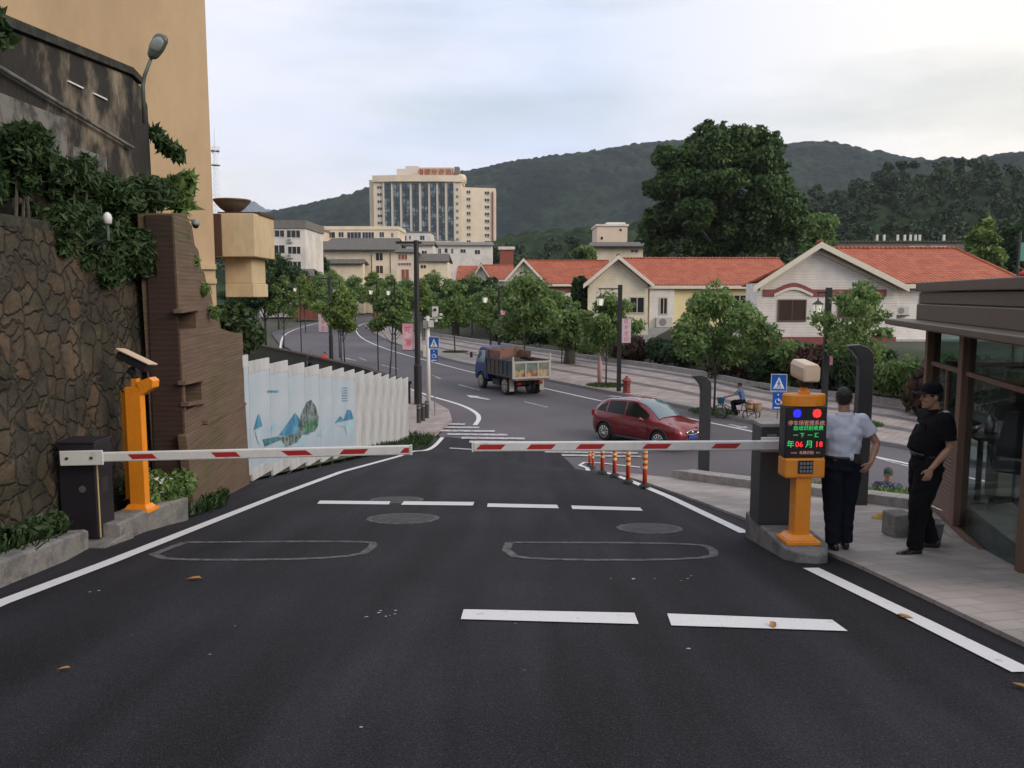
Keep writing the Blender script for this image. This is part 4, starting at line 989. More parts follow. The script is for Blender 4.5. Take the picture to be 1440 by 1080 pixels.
tm = Matrix.Rotation(R(24), 3, 'Y') @ Matrix.Rotation(R(-6), 3, 'X')
m = MB(); m.box((.03, -.02, 1.80), (.40, .16, .09), M=tm); m.build('camera_body', 'cabinet_black', t, bevel=.015)
m = MB(); m.box((.07, -.03, 1.862), (.44, .20, .018), M=tm); m.build('camera_shade', 'cream_housing', t, bevel=.004)

# flexible bollards
mat('bollard_red', (0.75, 0.07, 0.02), 0.45); mat('reflect_yellow', (0.75, 0.55, 0.2), 0.4)
first = None
blab = ['flexible red bollard at the far tip of the row', 'second flexible red bollard from the far tip, close against the first', 'third flexible red bollard from the far tip', 'fourth flexible red bollard from the far tip', 'fifth flexible red bollard from the far tip', 'nearest and tallest looking red bollard of the row']
for k, (px, py) in enumerate(((829, 656), (833.5, 660), (847, 668), (864, 672.5), (883, 681.5), (906.5, 688))):
    p = on(px, py)
    if first is None:
        t = thing('bollard', blab[0], 'bollard', (p.x, p.y, p.z + .05), 0, 'flexible bollards along the pavement tip')
        m = MB(); m.lathe([(.10, 0), (.10, .02), (.05, .05), (.04, .06)]); m.build('foot', 'rubber', t)
        m = MB(); m.lathe([(.040, .05), (.040, .62), (.036, .66), (.015, .67)]); m.build('tube', 'bollard_red', t, smooth=True)
        m = MB()
        for z in (.32, .42, .52, .60): m.lathe([(.0415, z), (.0425, z + .005), (.0425, z + .045), (.0415, z + .05)])
        m.build('reflector', 'reflect_yellow', t)
        first = t
    else: dup(first, (p.x, p.y, p.z + .05), 0, blab[k], group=first['group'])

# dark posts with hooked tops
mat('post_dark', (0.028, 0.030, 0.034), 0.45, var=0.15, vscale=6)
def hook_post(x, y, label, h=2.35):
    t = thing('garden_light_post', label, 'light post', (x, y, G(x, y) + .02), 0)
    prof = [(-.10, 0), (-.10, h - .30), (-.12, h - .18), (-.20, h - .07), (-.28, h - .02), (-.26, h), (-.10, h + .01), (.02, h - .03), (.09, h - .12), (.10, h - .25), (.10, 0)]
    m = MB(); m.prism([(a, -.06, b) for a, b in prof], (0, .14, 0)); m.build('post', 'post_dark', t, bevel=.01)
    m = MB(); m.b2((-.14, -.10, 0), (.14, .12, .025)); m.build('base_plate', 'post_dark', t, bevel=.004)
    m = MB(); m.prism([(-.121, -.03, h - .19), (-.2, -.03, h - .08), (-.27, -.03, h - .03), (-.26, -.03, h - .045), (-.19, -.03, h - .1), (-.115, -.03, h - .2)], (0, .09, 0)); m.build('diffuser', 'grey_plastic', t)
hook_post(5.04, 11.62, 'dark hook-topped light post behind the man in the white shirt')
hook_post(3.78, 15.85, 'dark hook-topped light post behind the right barrier arm', 2.15)

# granite parapet of the near pavement
t = thing('granite_parapet', 'low grey granite parapet edging the near pavement', 'low wall', (4.2, 13.7, G(4.2, 13.7)))
P = [(3.25, 16.4, .22), (3.22, 15.5, .21), (3.55, 14.75, .20), (4.25, 13.55, .19), (5.0, 12.25, .19), (5.55, 11.2, .19), (5.9, 10.2, .19)]
o = Vector((4.2, 13.7, G(4.2, 13.7)))
for i in range(len(P) - 1):
    a, b = Vector((P[i][0], P[i][1], 0)), Vector((P[i + 1][0], P[i + 1][1], 0)); d = (b - a); L_ = d.length; d.normalize(); nn = Vector((-d.y, d.x, 0)) * .34
    if i == 0: nn = nn * .9
    a2 = a + d * .004; b2_ = b - d * .004
    za, zb_ = G(a.x, a.y), G(b.x, b.y)
    m = MB(); A_ = [a2 + Vector((0, 0, za - .1)), b2_ + Vector((0, 0, zb_ - .1)), b2_ + Vector((0, 0, zb_ + P[i + 1][2])), a2 + Vector((0, 0, za + P[i][2]))]
    m.prism([q - o for q in A_], nn); m.build('stone_block', 'granite', t, bevel=.012)

# guard booth
mat('booth_wood', (0.15, 0.085, 0.058), 0.6, var=0.2, vscale=4, bump=0.2, bscale=20, stretch=(4, 4, .5))
mat('booth_roof', (0.105, 0.075, 0.057), 0.5, var=0.12, vscale=3)
mat('booth_soffit', (0.28, 0.17, 0.09), 0.6)
mat('booth_grey', (0.14, 0.14, 0.145), 0.45)
m_, n_, L_n, b_ = nodes_of('clear_glass')
b_.inputs['Base Color'].default_value = (0.75, 0.82, 0.8, 1); b_.inputs['Roughness'].default_value = 0.02; b_.inputs['IOR'].default_value = 1.3
tr_ = n_.nodes.new('ShaderNodeBsdfTransparent'); tr_.inputs['Color'].default_value = (0.70, 0.76, 0.76, 1); gl_ = n_.nodes.new('ShaderNodeBsdfGlossy'); gl_.inputs['Roughness'].default_value = 0.02
lw = n_.nodes.new('ShaderNodeFresnel'); lw.inputs['IOR'].default_value = 1.18; ms_ = n_.nodes.new('ShaderNodeMixShader')
ms_.inputs[0].default_value = .05; L_n(tr_.outputs[0], ms_.inputs[1]); L_n(gl_.outputs[0], ms_.inputs[2]); L_n(ms_.outputs[0], n_.nodes['Material Output'].inputs['Surface'])
mat('cabinet_cream', (0.45, 0.42, 0.36), 0.6)
BO = Vector((5.36, 10.4, 0)); BE = Vector((4.41, 6.4, 0)); bd = (BE - BO).normalized(); bn = Vector((-bd.y, bd.x, 0))   # bn points away from the ramp (+x)
FZ = 3.30; brz = math.atan2(bd.y, bd.x)
t = thing('guard_booth', 'glazed guard booth with brown posts and flat overhanging roof', 'guard booth', (BO.x, BO.y, FZ), brz)
# local: x along the road side towards the camera, y away from the ramp
LB, WB = (BE - BO).length + .2, 2.3
HT = 5.62 - FZ
def posts(lst, nm='post'):
    for x, y, w_, d2 in lst:
        m = MB(); m.b2((x - w_ / 2, y - d2 / 2, .12), (x + w_ / 2, y + d2 / 2, HT)); m.build(nm, 'booth_wood', t, bevel=.008)
posts([(0, 0, .12, .16), (1.42, 0.0, .16, .14), (3.45, 0, .14, .14), (0, WB, .12, .12), (1.6, WB, .12, .12), (3.45, WB, .12, .12), (0, 1.1, .10, .10)])
m = MB(); m.b2((-.12, -.12, -.35), (LB, WB + .1, .06)); m.b2((.1, .12, .061), (LB, WB - .08, .33)); m.build('base', 'granite', t, bevel=.01)
m = MB(); m.b2((-.05, -.045, .06), (LB, .045, .12)); m.b2((-.05, WB - .045, .06), (LB, WB + .045, .12)); m.b2((-.045, .1, .06), (.045, WB - .1, .12)); m.build('sill_rail', 'booth_wood', t, bevel=.004, sep=True)
m = MB(); m.b2((.07, -.03, HT - .5), (1.33, .03, HT - .45)); m.b2((1.51, -.03, HT - .5), (3.37, .03, HT - .45)); m.b2((.07, -.035, HT - .08), (LB, .035, HT)); m.b2((.75, -.028, 1.0), (.79, .028, HT - .5)); m.b2((.06, -.03, .98), (1.33, .03, 1.03)); m.b2((.1, WB - .03, HT - .52), (3.3, WB + .03, HT - .45)); m.b2((.8, WB - .04, .63), (.88, WB + .04, HT)); m.b2((2.4, WB - .04, .63), (2.48, WB + .04, HT)); m.b2((-.03, .15, HT - .52), (.03, WB - .1, HT - .45)); m.build('transom', 'booth_wood', t, sep=True)
for i, (x0, x1, z0, z1) in enumerate(((.06, 1.33, 1.03, HT - .5), (.06, 1.33, HT - .45, HT - .08), (1.51, 3.37, .12, HT - .5), (1.51, 3.37, HT - .45, HT - .08))):
    m = MB(); m.b2((x0, -.004, z0), (x1, .004, z1)); m.build('glass_pane', 'clear_glass', t)
m = MB(); m.b2((-.004, .1, .5), (.004, WB - .1, HT)); m.build('glass_pane', 'clear_glass', t)
m = MB(); m.b2((.1, WB - .004, .63), (3.2, WB + .004, HT)); m.build('glass_pane', 'clear_glass', t)
lv = MB()
for k in range(18): lv.add(*(lambda z: ([(.07, -.06, z), (1.32, -.06, z), (1.32, -.02, z + .03), (.07, -.02, z + .03), (.07, -.05, z - .010), (1.32, -.05, z - .010), (1.32, -.01, z + .02), (.07, -.01, z + .02)], [(0, 1, 2, 3), (7, 6, 5, 4), (0, 4, 5, 1), (3, 2, 6, 7)]))(.14 + k * .047))
lv.b2((.07, 0, .12), (1.33, .02, .98)); lv.build('louvre_panel', 'booth_wood', t)
m = MB(); m.b2((.05, WB - .03, .12), (3.2, WB + .03, .62)); m.build('rear_panel', 'booth_wood', t)
# the roof reaches past the posts
m = MB(); m.b2((-.45, -.50, HT), (LB + .6, WB + .5, HT + .07)); m.build('canopy', 'booth_roof', t, bevel=.01)
m = MB(); m.b2((-.40, -.45, HT - .012), (LB + .5, WB + .45, HT)); m.build('soffit', 'booth_soffit', t)
m = MB(); m.b2((-.08, -.20, HT + .07), (LB + .4, WB + .2, HT + .27)); m.b2((-.05, -.17, HT + .275), (LB + .4, WB + .2, HT + .42)); m.b2((-.10, -.22, HT + .425), (LB + .4, WB + .2, HT + .54)); m.build('fascia', 'booth_roof', t, bevel=.012, sep=True)
posts([(LB - .07, 0, .14, .14), (LB - .07, WB, .12, .12)])
m = MB(); m.b2((3.53, -.004, .12), (LB - .15, .004, HT - .08)); m.build('glass_pane', 'clear_glass', t)
m = MB(); m.b2((LB - .07, .08, .12), (LB - .062, WB - .08, HT - .08)); m.build('glass_pane', 'clear_glass', t)
bm4 = Matrix.Translation((BO.x, BO.y, FZ)) @ Matrix.Rotation(brz, 4, 'Z')
def bw(x, y, z): return tuple(bm4 @ Vector((x, y, z)))
# furniture inside
mat('desk_dark', (0.03, 0.025, 0.022), 0.5)
t = thing('desk', 'dark desk inside the guard booth under the monitor', 'desk', bw(.80, 1.15, .33), brz + PI / 2)
m = MB(); m.b2((-.9, -.3, .70), (.9, .3, .74)); m.build('desktop', 'desk_dark', t, bevel=.004)
for sx in (-.85, .85):
    for sy in (-.25, .25): m = MB(); m.b2((sx - .025, sy - .025, 0), (sx + .025, sy + .025, .70)); m.build('leg', 'desk_dark', t)
t = thing('monitor', 'wide black monitor standing on the booth desk', 'monitor', bw(.72, 1.0, 1.07), brz + PI / 2 - .25)
m = MB(); m.b2((-.42, -.02, .14), (.42, .03, .64)); m.build('screen', 'cabinet_black', t, bevel=.008)
m = MB(); m.b2((-.04, .03, .02), (.04, .05, .3)); m.b2((-.14, -.08, 0), (.14, .12, .02)); m.build('stand', 'rubber', t)
t = thing('kettle', 'steel kettle with black handle on the booth desk', 'kettle', bw(.66, .52, 1.07), brz)
m = MB(); m.lathe([(.07, 0), (.075, .02), (.06, .12), (.045, .18), (.03, .2), (.01, .22)]); m.build('body', 'steel', t, smooth=True)
m = MB(); m.tube([(.05, 0, .18), (.11, 0, .17), (.12, 0, .08), (.075, 0, .04)], .01); m.build('handle', 'rubber', t)
t = thing('rice_cooker', 'round steel pot with black lid left of the kettle', 'cooking pot', bw(.60, .30, 1.07), brz)
m = MB(); m.lathe([(.09, 0), (.115, .03), (.12, .09)]); m.build('pot', 'steel', t, smooth=True)
m = MB(); m.lathe([(.122, .092), (.11, .12), (.05, .145), (.02, .15), (.02, .165)]); m.build('lid', 'rubber', t, smooth=True)
t = thing('cream_cupboard', 'pale cream cupboard standing under the booth desk', 'cupboard', bw(.85, .75, .33), brz)
m = MB(); m.b2((-.2, -.25, 0), (.2, .25, .66)); m.build('carcass', 'cabinet_cream', t, bevel=.006)
m = MB(); m.b2((-.19, -.262, .02), (.19, -.2505, .64)); m.build('door', 'cabinet_cream', t, bevel=.004)
t = thing('office_chair', 'black mesh office chair inside the guard booth', 'office chair', bw(1.45, .55, .335), brz + 1.2)
m = MB(); m.lathe([(.24, 0), (.25, .04), (.22, .07), (.1, .08)], (0, 0, .44)); m.build('seat', 'rubber', t, smooth=True)
m = MB(); m.ring([((0, .24 + .06 * k, .55 + .12 * k), (.22 - .01 * k * k * .5, 0, 0), (0, .03, 0.01)) for k in range(5)]); m.build('backrest', 'rubber', t, smooth=True)
m = MB(); m.cyl((0, 0, .08), (0, 0, .44), .03)
m.build('column', 'steel', t)
for k in range(5): a = k * 2 * PI / 5; m = MB(); m.tube([(0, 0, .12), (.28 * math.cos(a), .28 * math.sin(a), .07)], [.03, .018]); m.ball((.28 * math.cos(a), .28 * math.sin(a), .03), .03); m.build('leg', 'rubber', t)
for s_ in (-1, 1): m = MB(); m.tube([(s_ * .22, .2, .5), (s_ * .27, .1, .68), (s_ * .27, -.12, .70), (s_ * .22, -.1, .5)], .018); m.build('armrest', 'rubber', t)

# small things by the booth
t = thing('stone_block', 'square grey concrete block beside the guard', 'stone block', (4.33, 8.95, G(4.33, 8.95) + .05), .15)
m = MB(); m.b2((-.12, -.13, 0), (.12, .13, .27)); m.build('block', 'concrete', t, bevel=.02)
t = thing('bucket', 'grey plastic bucket on the pavement behind the guard', 'bucket', (4.42, 8.42, G(4.4, 8.4) + .05), 0)
m = MB(); m.lathe([(.10, 0), (.13, .24), (.14, .25), (.125, .245), (.095, .02)]); m.build('pail', 'booth_grey', t, smooth=True)
m = MB(); m.tube([(.13, 0, .24), (.11, 0, .36), (0, 0, .41), (-.11, 0, .36), (-.13, 0, .24)], .006); m.build('handle', 'steel', t)
t = thing('straw_hat', 'yellow straw hat lying on the pavement by the parapet', 'hat', tuple(on(1242, 728, .06) + Vector((0, 0, .055))), 0)
mat('straw', (0.42, 0.27, 0.06), 0.8, var=.15, vscale=30)
m = MB(); m.lathe([(.14, 0), (.14, .012), (.085, .02), (.08, .05), (.05, .07), (.01, .072)]); m.build('brim', 'straw', t, smooth=True)
# manholes, fallen leaves, chalk marks
mat('manhole', (0.024, 0.023, 0.024), 0.7, col2=(0.055, 0.052, 0.05), c2scale=8, bump=.8, bscale=30)
for (px, py, r_, lb) in ((567, 729, .42, 'dusty round manhole cover in front of the left white dashes'), (558, 703, .36, 'round manhole cover just behind the left white dashes'), (913, 743, .34, 'round manhole cover in front of the right white dashes')):
    p = on(px, py, .016); t = thing('manhole_cover', lb, 'manhole cover', (p.x, p.y, p.z + .016)); t.rotation_euler = (R(-7.2), 0, 0)
    m = MB(); m.lathe([(r_ + .06, 0.0), (r_ + .06, .004), (r_, .005)]); m.build('ring', 'scuff', t)
    m = MB(); m.lathe([(r_, .0052), (r_ - .01, .008), (.02, .008)]); m.build('lid', 'manhole', t)
mat('dry_leaf', (0.35, 0.17, 0.05), 0.8, var=.2, vscale=20)
ll = ['pale fallen leaf lying on the asphalt left of the sensor loop', 'small brown leaf on the nearer right white dash', 'brown leaf lying on the right white edge line', 'curled dead leaf beside the left edge line', 'orange leaf at the right edge of the frame', 'tiny leaf on the asphalt near the bottom left']
for k, (px, py, s_) in enumerate(((273, 814, 1), (1087, 879, .8), (1272, 867, .8), (310, 712, .9), (1436, 965, .7), (90, 940, .5))):
    p = on(px, py, .03); m = MB(); s_ *= .055; a = k * 1.3
    pts_ = [(-1.3, 0, .0), (-.4, -.5, .25), (.6, -.45, .3), (1.3, 0, .12), (.6, .45, .35), (-.4, .5, .2)]
    R_ = Matrix.Rotation(a, 3, 'Z'); vv = [p + Vector((0, 0, .03)) + (R_ @ Vector(q)) * s_ for q in pts_]
    m.add(vv, [(0, 1, 2, 3), (0, 3, 4, 5)]); m.add([v - Vector((0, 0, .002)) for v in vv], [(3, 2, 1, 0), (5, 4, 3, 0)])
    tag(m.build('fallen_leaf', 'dry_leaf', loc=tuple(p)), ll[k], 'leaf')
# chalk and paint spots
m = MB(); r0 = random.Random(5)
for cx, cy, n, sp in ((540, 868, 8, .10), (885, 816, 8, .20), (150, 836, 2, .08), (900, 900, 3, .6), (600, 900, 4, 1.0), (400, 960, 3, 1.0)):
    c = on(cx, cy)
    for k in range(n):
        x, y = c.x + r0.gauss(0, sp), c.y + r0.gauss(0, sp * .5); s_ = r0.uniform(.004, .018)
        a0 = r0.random() * 6; z = G(x, y) + .021
        m.add([(x + s_ * math.cos(a0 + j * 1.25) * r0.uniform(.6, 1.3), y + s_ * .6 * math.sin(a0 + j * 1.25), G(x, y) + .021) for j in range(5)], [(0, 1, 2, 3, 4)])
tag(m.build('paint_spots', 'paint_worn'), 'scattered pale paint specks on the near asphalt', 'paint specks', kind='stuff')
# ================================================================== HOUSES AND FAR BUILDINGS
def tiles(name, c1, c2, pitch_x, pitch_y):
    m, n, L, b = nodes_of(name)
    t = n.nodes.new('ShaderNodeTexCoord'); sp = n.nodes.new('ShaderNodeSeparateXYZ'); L(t.outputs['Object'], sp.inputs[0])
    w1 = n.nodes.new('ShaderNodeMath'); w1.operation = 'MULTIPLY'; w1.inputs[1].default_value = 2 * PI / pitch_x
    ad = n.nodes.new('ShaderNodeMath'); ad.operation = 'MULTIPLY_ADD'; ad.inputs[1].default_value = 0.35; L(sp.outputs['Y'], ad.inputs[0]); L(sp.outputs['X'], ad.inputs[2])
    L(ad.outputs[0], w1.inputs[0]); s1 = n.nodes.new('ShaderNodeMath'); s1.operation = 'SINE'; L(w1.outputs[0], s1.inputs[0])
    w2 = n.nodes.new('ShaderNodeMath'); w2.operation = 'MULTIPLY'; w2.inputs[1].default_value = 1.0 / pitch_y; L(sp.outputs['Z'], w2.inputs[0])
    f2 = n.nodes.new('ShaderNodeMath'); f2.operation = 'FRACT'; L(w2.outputs[0], f2.inputs[0])
    su = n.nodes.new('ShaderNodeMath'); su.operation = 'MULTIPLY_ADD'; su.inputs[1].default_value = 0.5; L(s1.outputs[0], su.inputs[0]); L(f2.outputs[0], su.inputs[2])
    bp = n.nodes.new('ShaderNodeBump'); bp.inputs['Strength'].default_value = 1.0; bp.inputs['Distance'].default_value = 0.07; L(su.outputs[0], bp.inputs['Height']); L(bp.outputs[0], b.inputs['Normal'])
    no = n.nodes.new('ShaderNodeTexNoise'); no.inputs['Scale'].default_value = 1.4; no.inputs['Detail'].default_value = 9; no.inputs['Roughness'].default_value = 0.75; L(t.outputs['Object'], no.inputs['Vector'])
    r = n.nodes.new('ShaderNodeValToRGB'); r.color_ramp.elements[0].position = .35; r.color_ramp.elements[0].color = (*c1, 1); r.color_ramp.elements[1].position = .66; r.color_ramp.elements[1].color = (*c2, 1); L(no.outputs['Fac'], r.inputs[0])
    jn = n.nodes.new('ShaderNodeMapRange'); jn.inputs['From Min'].default_value = 0.0; jn.inputs['From Max'].default_value = 0.25; jn.inputs['To Min'].default_value = 0.62; L(f2.outputs[0], jn.inputs['Value'])
    sc = n.nodes.new('ShaderNodeVectorMath'); sc.operation = 'SCALE'; L(r.outputs[0], sc.inputs[0]); L(jn.outputs[0], sc.inputs['Scale']); L(sc.outputs[0], b.inputs['Base Color']); b.inputs['Roughness'].default_value = 0.75
tiles('red_tiles', (0.30, 0.07, 0.035), (0.50, 0.145, 0.07), 0.30, 0.17)
tiles('grey_tiles', (0.085, 0.08, 0.07), (0.14, 0.125, 0.105), 0.5, 0.3)
def siding(name, c, pitch):
    m, n, L, b = nodes_of(name)
    t = n.nodes.new('ShaderNodeTexCoord'); sp = n.nodes.new('ShaderNodeSeparateXYZ'); L(t.outputs['Object'], sp.inputs[0])
    w2 = n.nodes.new('ShaderNodeMath'); w2.operation = 'MULTIPLY'; w2.inputs[1].default_value = 1.0 / pitch; L(sp.outputs['Z'], w2.inputs[0])
    f2 = n.nodes.new('ShaderNodeMath'); f2.operation = 'FRACT'; L(w2.outputs[0], f2.inputs[0])
    bp = n.nodes.new('ShaderNodeBump'); bp.inputs['Strength'].default_value = 1; bp.inputs['Distance'].default_value = 0.03; bp.invert = True; L(f2.outputs[0], bp.inputs['Height']); L(bp.outputs[0], b.inputs['Normal'])
    mr = n.nodes.new('ShaderNodeMapRange'); mr.inputs['From Max'].default_value = .12; mr.inputs['To Min'].default_value = .6; L(f2.outputs[0], mr.inputs['Value'])
    no = n.nodes.new('ShaderNodeTexNoise'); no.inputs['Scale'].default_value = 1.5; no.inputs['Detail'].default_value = 6; L(t.outputs['Object'], no.inputs['Vector'])
    mm = n.nodes.new('ShaderNodeMapRange'); mm.inputs['From Min'].default_value = .3; mm.inputs['From Max'].default_value = .7; mm.inputs['To Min'].default_value = .88; mm.inputs['To Max'].default_value = 1.08; L(no.outputs['Fac'], mm.inputs['Value'])
    ml = n.nodes.new('ShaderNodeMath'); ml.operation = 'MULTIPLY'; L(mm.outputs[0], ml.inputs[0]); L(mr.outputs[0], ml.inputs[1])
    sc = n.nodes.new('ShaderNodeVectorMath'); sc.operation = 'SCALE'; sc.inputs[0].default_value = c; L(ml.outputs[0], sc.inputs['Scale']); L(sc.outputs[0], b.inputs['Base Color']); b.inputs['Roughness'].default_value = 0.7
siding('siding_grey', (0.60, 0.555, 0.51), 0.16); siding('siding_cream', (0.66, 0.59, 0.45), 0.16); siding('siding_white', (0.68, 0.65, 0.61), 0.16)
mat('wall_yellow', (0.78, 0.66, 0.36), 0.8, var=.06, vscale=2); mat('trim_cream', (0.66, 0.61, 0.50), 0.7, var=.05); mat('maroon', (0.22, 0.06, 0.06), 0.75, var=.15)
mat('dark_glass', (0.02, 0.022, 0.025), 0.12); mat('brown_glass', (0.05, 0.028, 0.022), 0.25); mat('frame_cream', (0.5, 0.46, 0.36), 0.6); mat('frame_brown', (0.10, 0.055, 0.04), 0.6)
mat('ac_white', (0.52, 0.50, 0.47), 0.5)

def add_window(t, x0, x1, z0, z1, y, glass='dark_glass', frame='frame_cream', mull=1, w_=.07, name='window'):
    m = MB(); d = .06
    m.b2((x0, y - d, z0), (x0 + w_, y, z1)); m.b2((x1 - w_, y - d, z0), (x1, y, z1)); m.b2((x0 + w_, y - d, z0), (x1 - w_, y, z0 + w_)); m.b2((x0 + w_, y - d, z1 - w_), (x1 - w_, y, z1))
    for k in range(1, mull + 1):
        xm = x0 + (x1 - x0) * k / (mull + 1); m.b2((xm - w_ * .35, y - d + .01, z0 + w_), (xm + w_ * .35, y - .005, z1 - w_))
    o = m.build(name, frame, t)
    m = MB(); m.b2((x0 + w_ * .9, y - .03, z0 + w_ * .9), (x1 - w_ * .9, y - .003, z1 - w_ * .9)); m.build('pane', glass, o)
    return o
def roof_slab(m, pts, th=.12):
    n = (Vector(pts[1]) - Vector(pts[0])).cross(Vector(pts[2]) - Vector(pts[0])).normalized()
    if n.z < 0: n = -n
    m.prism(pts, n * th)
def skewed(m, k):
    m.v = [(x + k * max(y, 0), y, z) for x, y, z in m.v]; return m
def house(name, label, Y, fl, gx, eave, peak, rx, eave2, wall, wall2, x_hip=None, base='maroon', setb=1.2, rd=5.0):
    """gx gable left, peak, right x; rx ridge right end; all world x; z for eave/peak"""
    sk_ = gx[1] / Y * 1.02; O = Vector((gx[0], Y, fl)); t = thing(name, label, 'house', tuple(O))
    xl, xp, xr = 0.35, gx[1] - gx[0], gx[2] - gx[0] - .35; W = gx[2] - gx[0]; ez, pz = eave - fl, peak - fl; e2 = eave2 - fl
    RX = rx - gx[0]; yr = setb + rd
    m = MB(); m.prism([(xl, 0, 0), (xr, 0, 0), (xr, 0, ez + (xr - W) * -(pz - ez) / (W - xp) - .06), (xp, 0, pz - .08), (xl, 0, ez + xl * (pz - ez) / xp - .06)], (0, yr, 0)); skewed(m, sk_); m.build('gable_wall', wall, t)
    hipx = (x_hip - gx[0]) if x_hip else RX
    m = MB(); m.b2((xr + .003, setb, 0), (hipx - .4, setb + 2 * rd, e2 + .1)); m.b2((sk_ * yr + .5, yr, 0), (xr - .01, setb + 2 * rd, e2)); m.build('main_wall', wall2, t)
    # roofs
    m = MB(); ov = .55
    roof_slab(m, [(-.05, -ov, ez - .03), (xp, -ov, pz), (xp, yr, pz), (-.05, yr, ez - .03)]); skewed(m, sk_); m.build('roof', 'red_tiles', t)
    m = MB(); roof_slab(m, [(xp, -ov, pz), (W + .05, -ov, ez - .03), (W + .05, setb + .6, ez - .03), (xp, yr, pz)]); skewed(m, sk_); m.build('roof', 'red_tiles', t)
    m = MB(); sl = (pz - e2) / rd
    yf = setb - .45; ze = e2 - .45 * sl
    roof_slab(m, [(xp + sk_ * yr + .02, yr, pz), (W - .1, yf, ze), (hipx + .3, yf, ze), (RX, yr, pz)]); m.build('roof', 'red_tiles', t)
    m = MB(); roof_slab(m, [(xp + sk_ * yr - .02, yr, pz - .02), (sk_ * yr + .3, 2 * yr - yf, ze - .02), (hipx + .3, 2 * yr - yf, ze - .02), (RX, yr, pz - .02)]); m.build('roof', 'red_tiles', t)
    if x_hip:
        m = MB(); roof_slab(m, [(RX, yr, pz - .01), (hipx + .3, yf, ze - .01), (hipx + .3, 2 * yr - yf, ze - .01)]); m.build('roof', 'red_tiles', t)
    # ridge tiles
    m = MB(); m.tube([(xp, -ov - .02, pz + .14), (xp, 0, pz + .14), (xp + sk_ * yr, yr, pz + .14)], .11, 8); m.tube([(xp + sk_ * yr, yr, pz + .14), (RX, yr, pz + .14)], .11, 8)
    if x_hip: m.tube([(RX, yr, pz + .14), (hipx + .3, yf, ze + .12)], .10, 8)
    m.build('ridge_tiles', 'red_tiles', t)
    # barge boards, eave board
    m = MB(); 
    for (xa, za), (xb, zb2) in (((-.08, ez - .06), (xp, pz)), ((W + .08, ez - .06), (xp, pz))):
        m.prism([(xa, -ov - .06, za + .13), (xb, -ov - .06, zb2 + .13), (xb, -ov - .06, zb2 - .22), (xa, -ov - .06, za - .22)], (0, .055, 0))
        s_ = 1 if xb > xa else -1
        m.prism([(xa + s_ * .55, -.10, za + .05), (xb, -.10, zb2 - .30), (xb, -.10, zb2 - .5), (xa + s_ * .55, -.10, za - .15)], (0, .09, 0))
    m.build('barge_board', 'trim_cream', t)
    m = MB(); m.b2((W - .2, yf - .06, ze - .22), (hipx + .32, yf - .002, ze + .04)); m.build('eave_board', 'trim_cream', t)
    m = MB(); m.b2((xl - .03, -.03, -.6), (xr + .03, -.003, .22)); m.build('base_band', base, t)
    m = MB(); m.b2((xl, 0, -3), (hipx - .4, setb + 2 * rd, -.003)); m.build('plinth', 'concrete_lt', t)
    return t, O
def px_x(px, Y): return (px - 720) / FPX * Y
def pz_(py, Y): return at(720, py, Y).z
# house beside the booth
Y = 50.0; FL = 3.25
t, O = house('bungalow', 'red tiled bungalow with grey boarded gable, arched maroon trim and brown window', Y, FL, (px_x(1055, Y), px_x(1145, Y), px_x(1267, Y)), pz_(404, Y), pz_(344, Y), px_x(1338, Y + 6), pz_(396, Y + 1), 'siding_grey', 'siding_white', px_x(1432, Y + 1))
lx = lambda px, dy=0: px_x(px, Y + dy) - O.x; lz = lambda py, dy=0: pz_(py, Y + dy) - O.z
add_window(t, lx(1092), lx(1132), lz(452), lz(421), -.003, 'brown_glass', 'frame_brown', 1, .08)
add_window(t, lx(1176), lx(1222), lz(447), lz(421), -.003, 'brown_glass', 'frame_brown', 2, .08)
m = MB(); zb1, zb2 = lz(417), lz(407)
arch = []
for k in range(13): a = k / 12; x = lx(1086) + (lx(1140) - lx(1086)) * a; arch.append((x, zb2 + .40 * math.sin(PI * a) ** 1.2))
m.prism([(lx(1071), -.05, zb1), (lx(1086), -.05, zb1)] + [(x, -.05, z - .26) for x, z in arch] + [(lx(1140), -.05, zb1), (lx(1243), -.05, zb1), (lx(1243), -.05, zb2)] + [(x, -.05, z) for x, z in arch[::-1]] + [(lx(1071), -.05, zb2)], (0, .047, 0)); m.build('maroon_band', 'maroon', t)
m = MB(); m.prism([(x, -.10, z - .26) for x, z in arch] + [(x, -.10, z - .42) for x, z in arch[::-1]], (0, .097, 0)); m.build('arch_trim', 'trim_cream', t)
add_window(t, lx(1290, 1.2), lx(1312, 1.2), lz(440, 1.2), lz(412, 1.2), 1.197, 'brown_glass', 'frame_brown', 0, .07)
def ac_unit(px0, px1, py0, py1, Yd, label):
    a, b = at(px0, py0, Yd), at(px1, py1, Yd); t = thing('ac_unit', label, 'air conditioner', (a.x, Yd, b.z)); w_, h_ = b.x - a.x, a.z - b.z
    m = MB(); m.b2((0, -.38, 0), (w_, -.05, h_)); m.build('casing', 'ac_white', t, bevel=.02)
    m = MB(); m.cyl((w_ * .4, -.385, h_ / 2), (w_ * .4, -.372, h_ / 2), h_ * .38, seg=16); m.build('fan_grille', 'grey_plastic', t)
    m = MB(); m.b2((-.05, -.4, -.05), (w_ + .05, -.0, -.002)); m.build('bracket', 'frame_brown', t)
ac_unit(1068, 1085, 451, 463, Y, 'white air conditioner low on the grey gable of the nearest bungalow')
ac_unit(1256, 1274, 431, 443, Y + 1.2, 'white air conditioner on the side wall right of the grey gable')
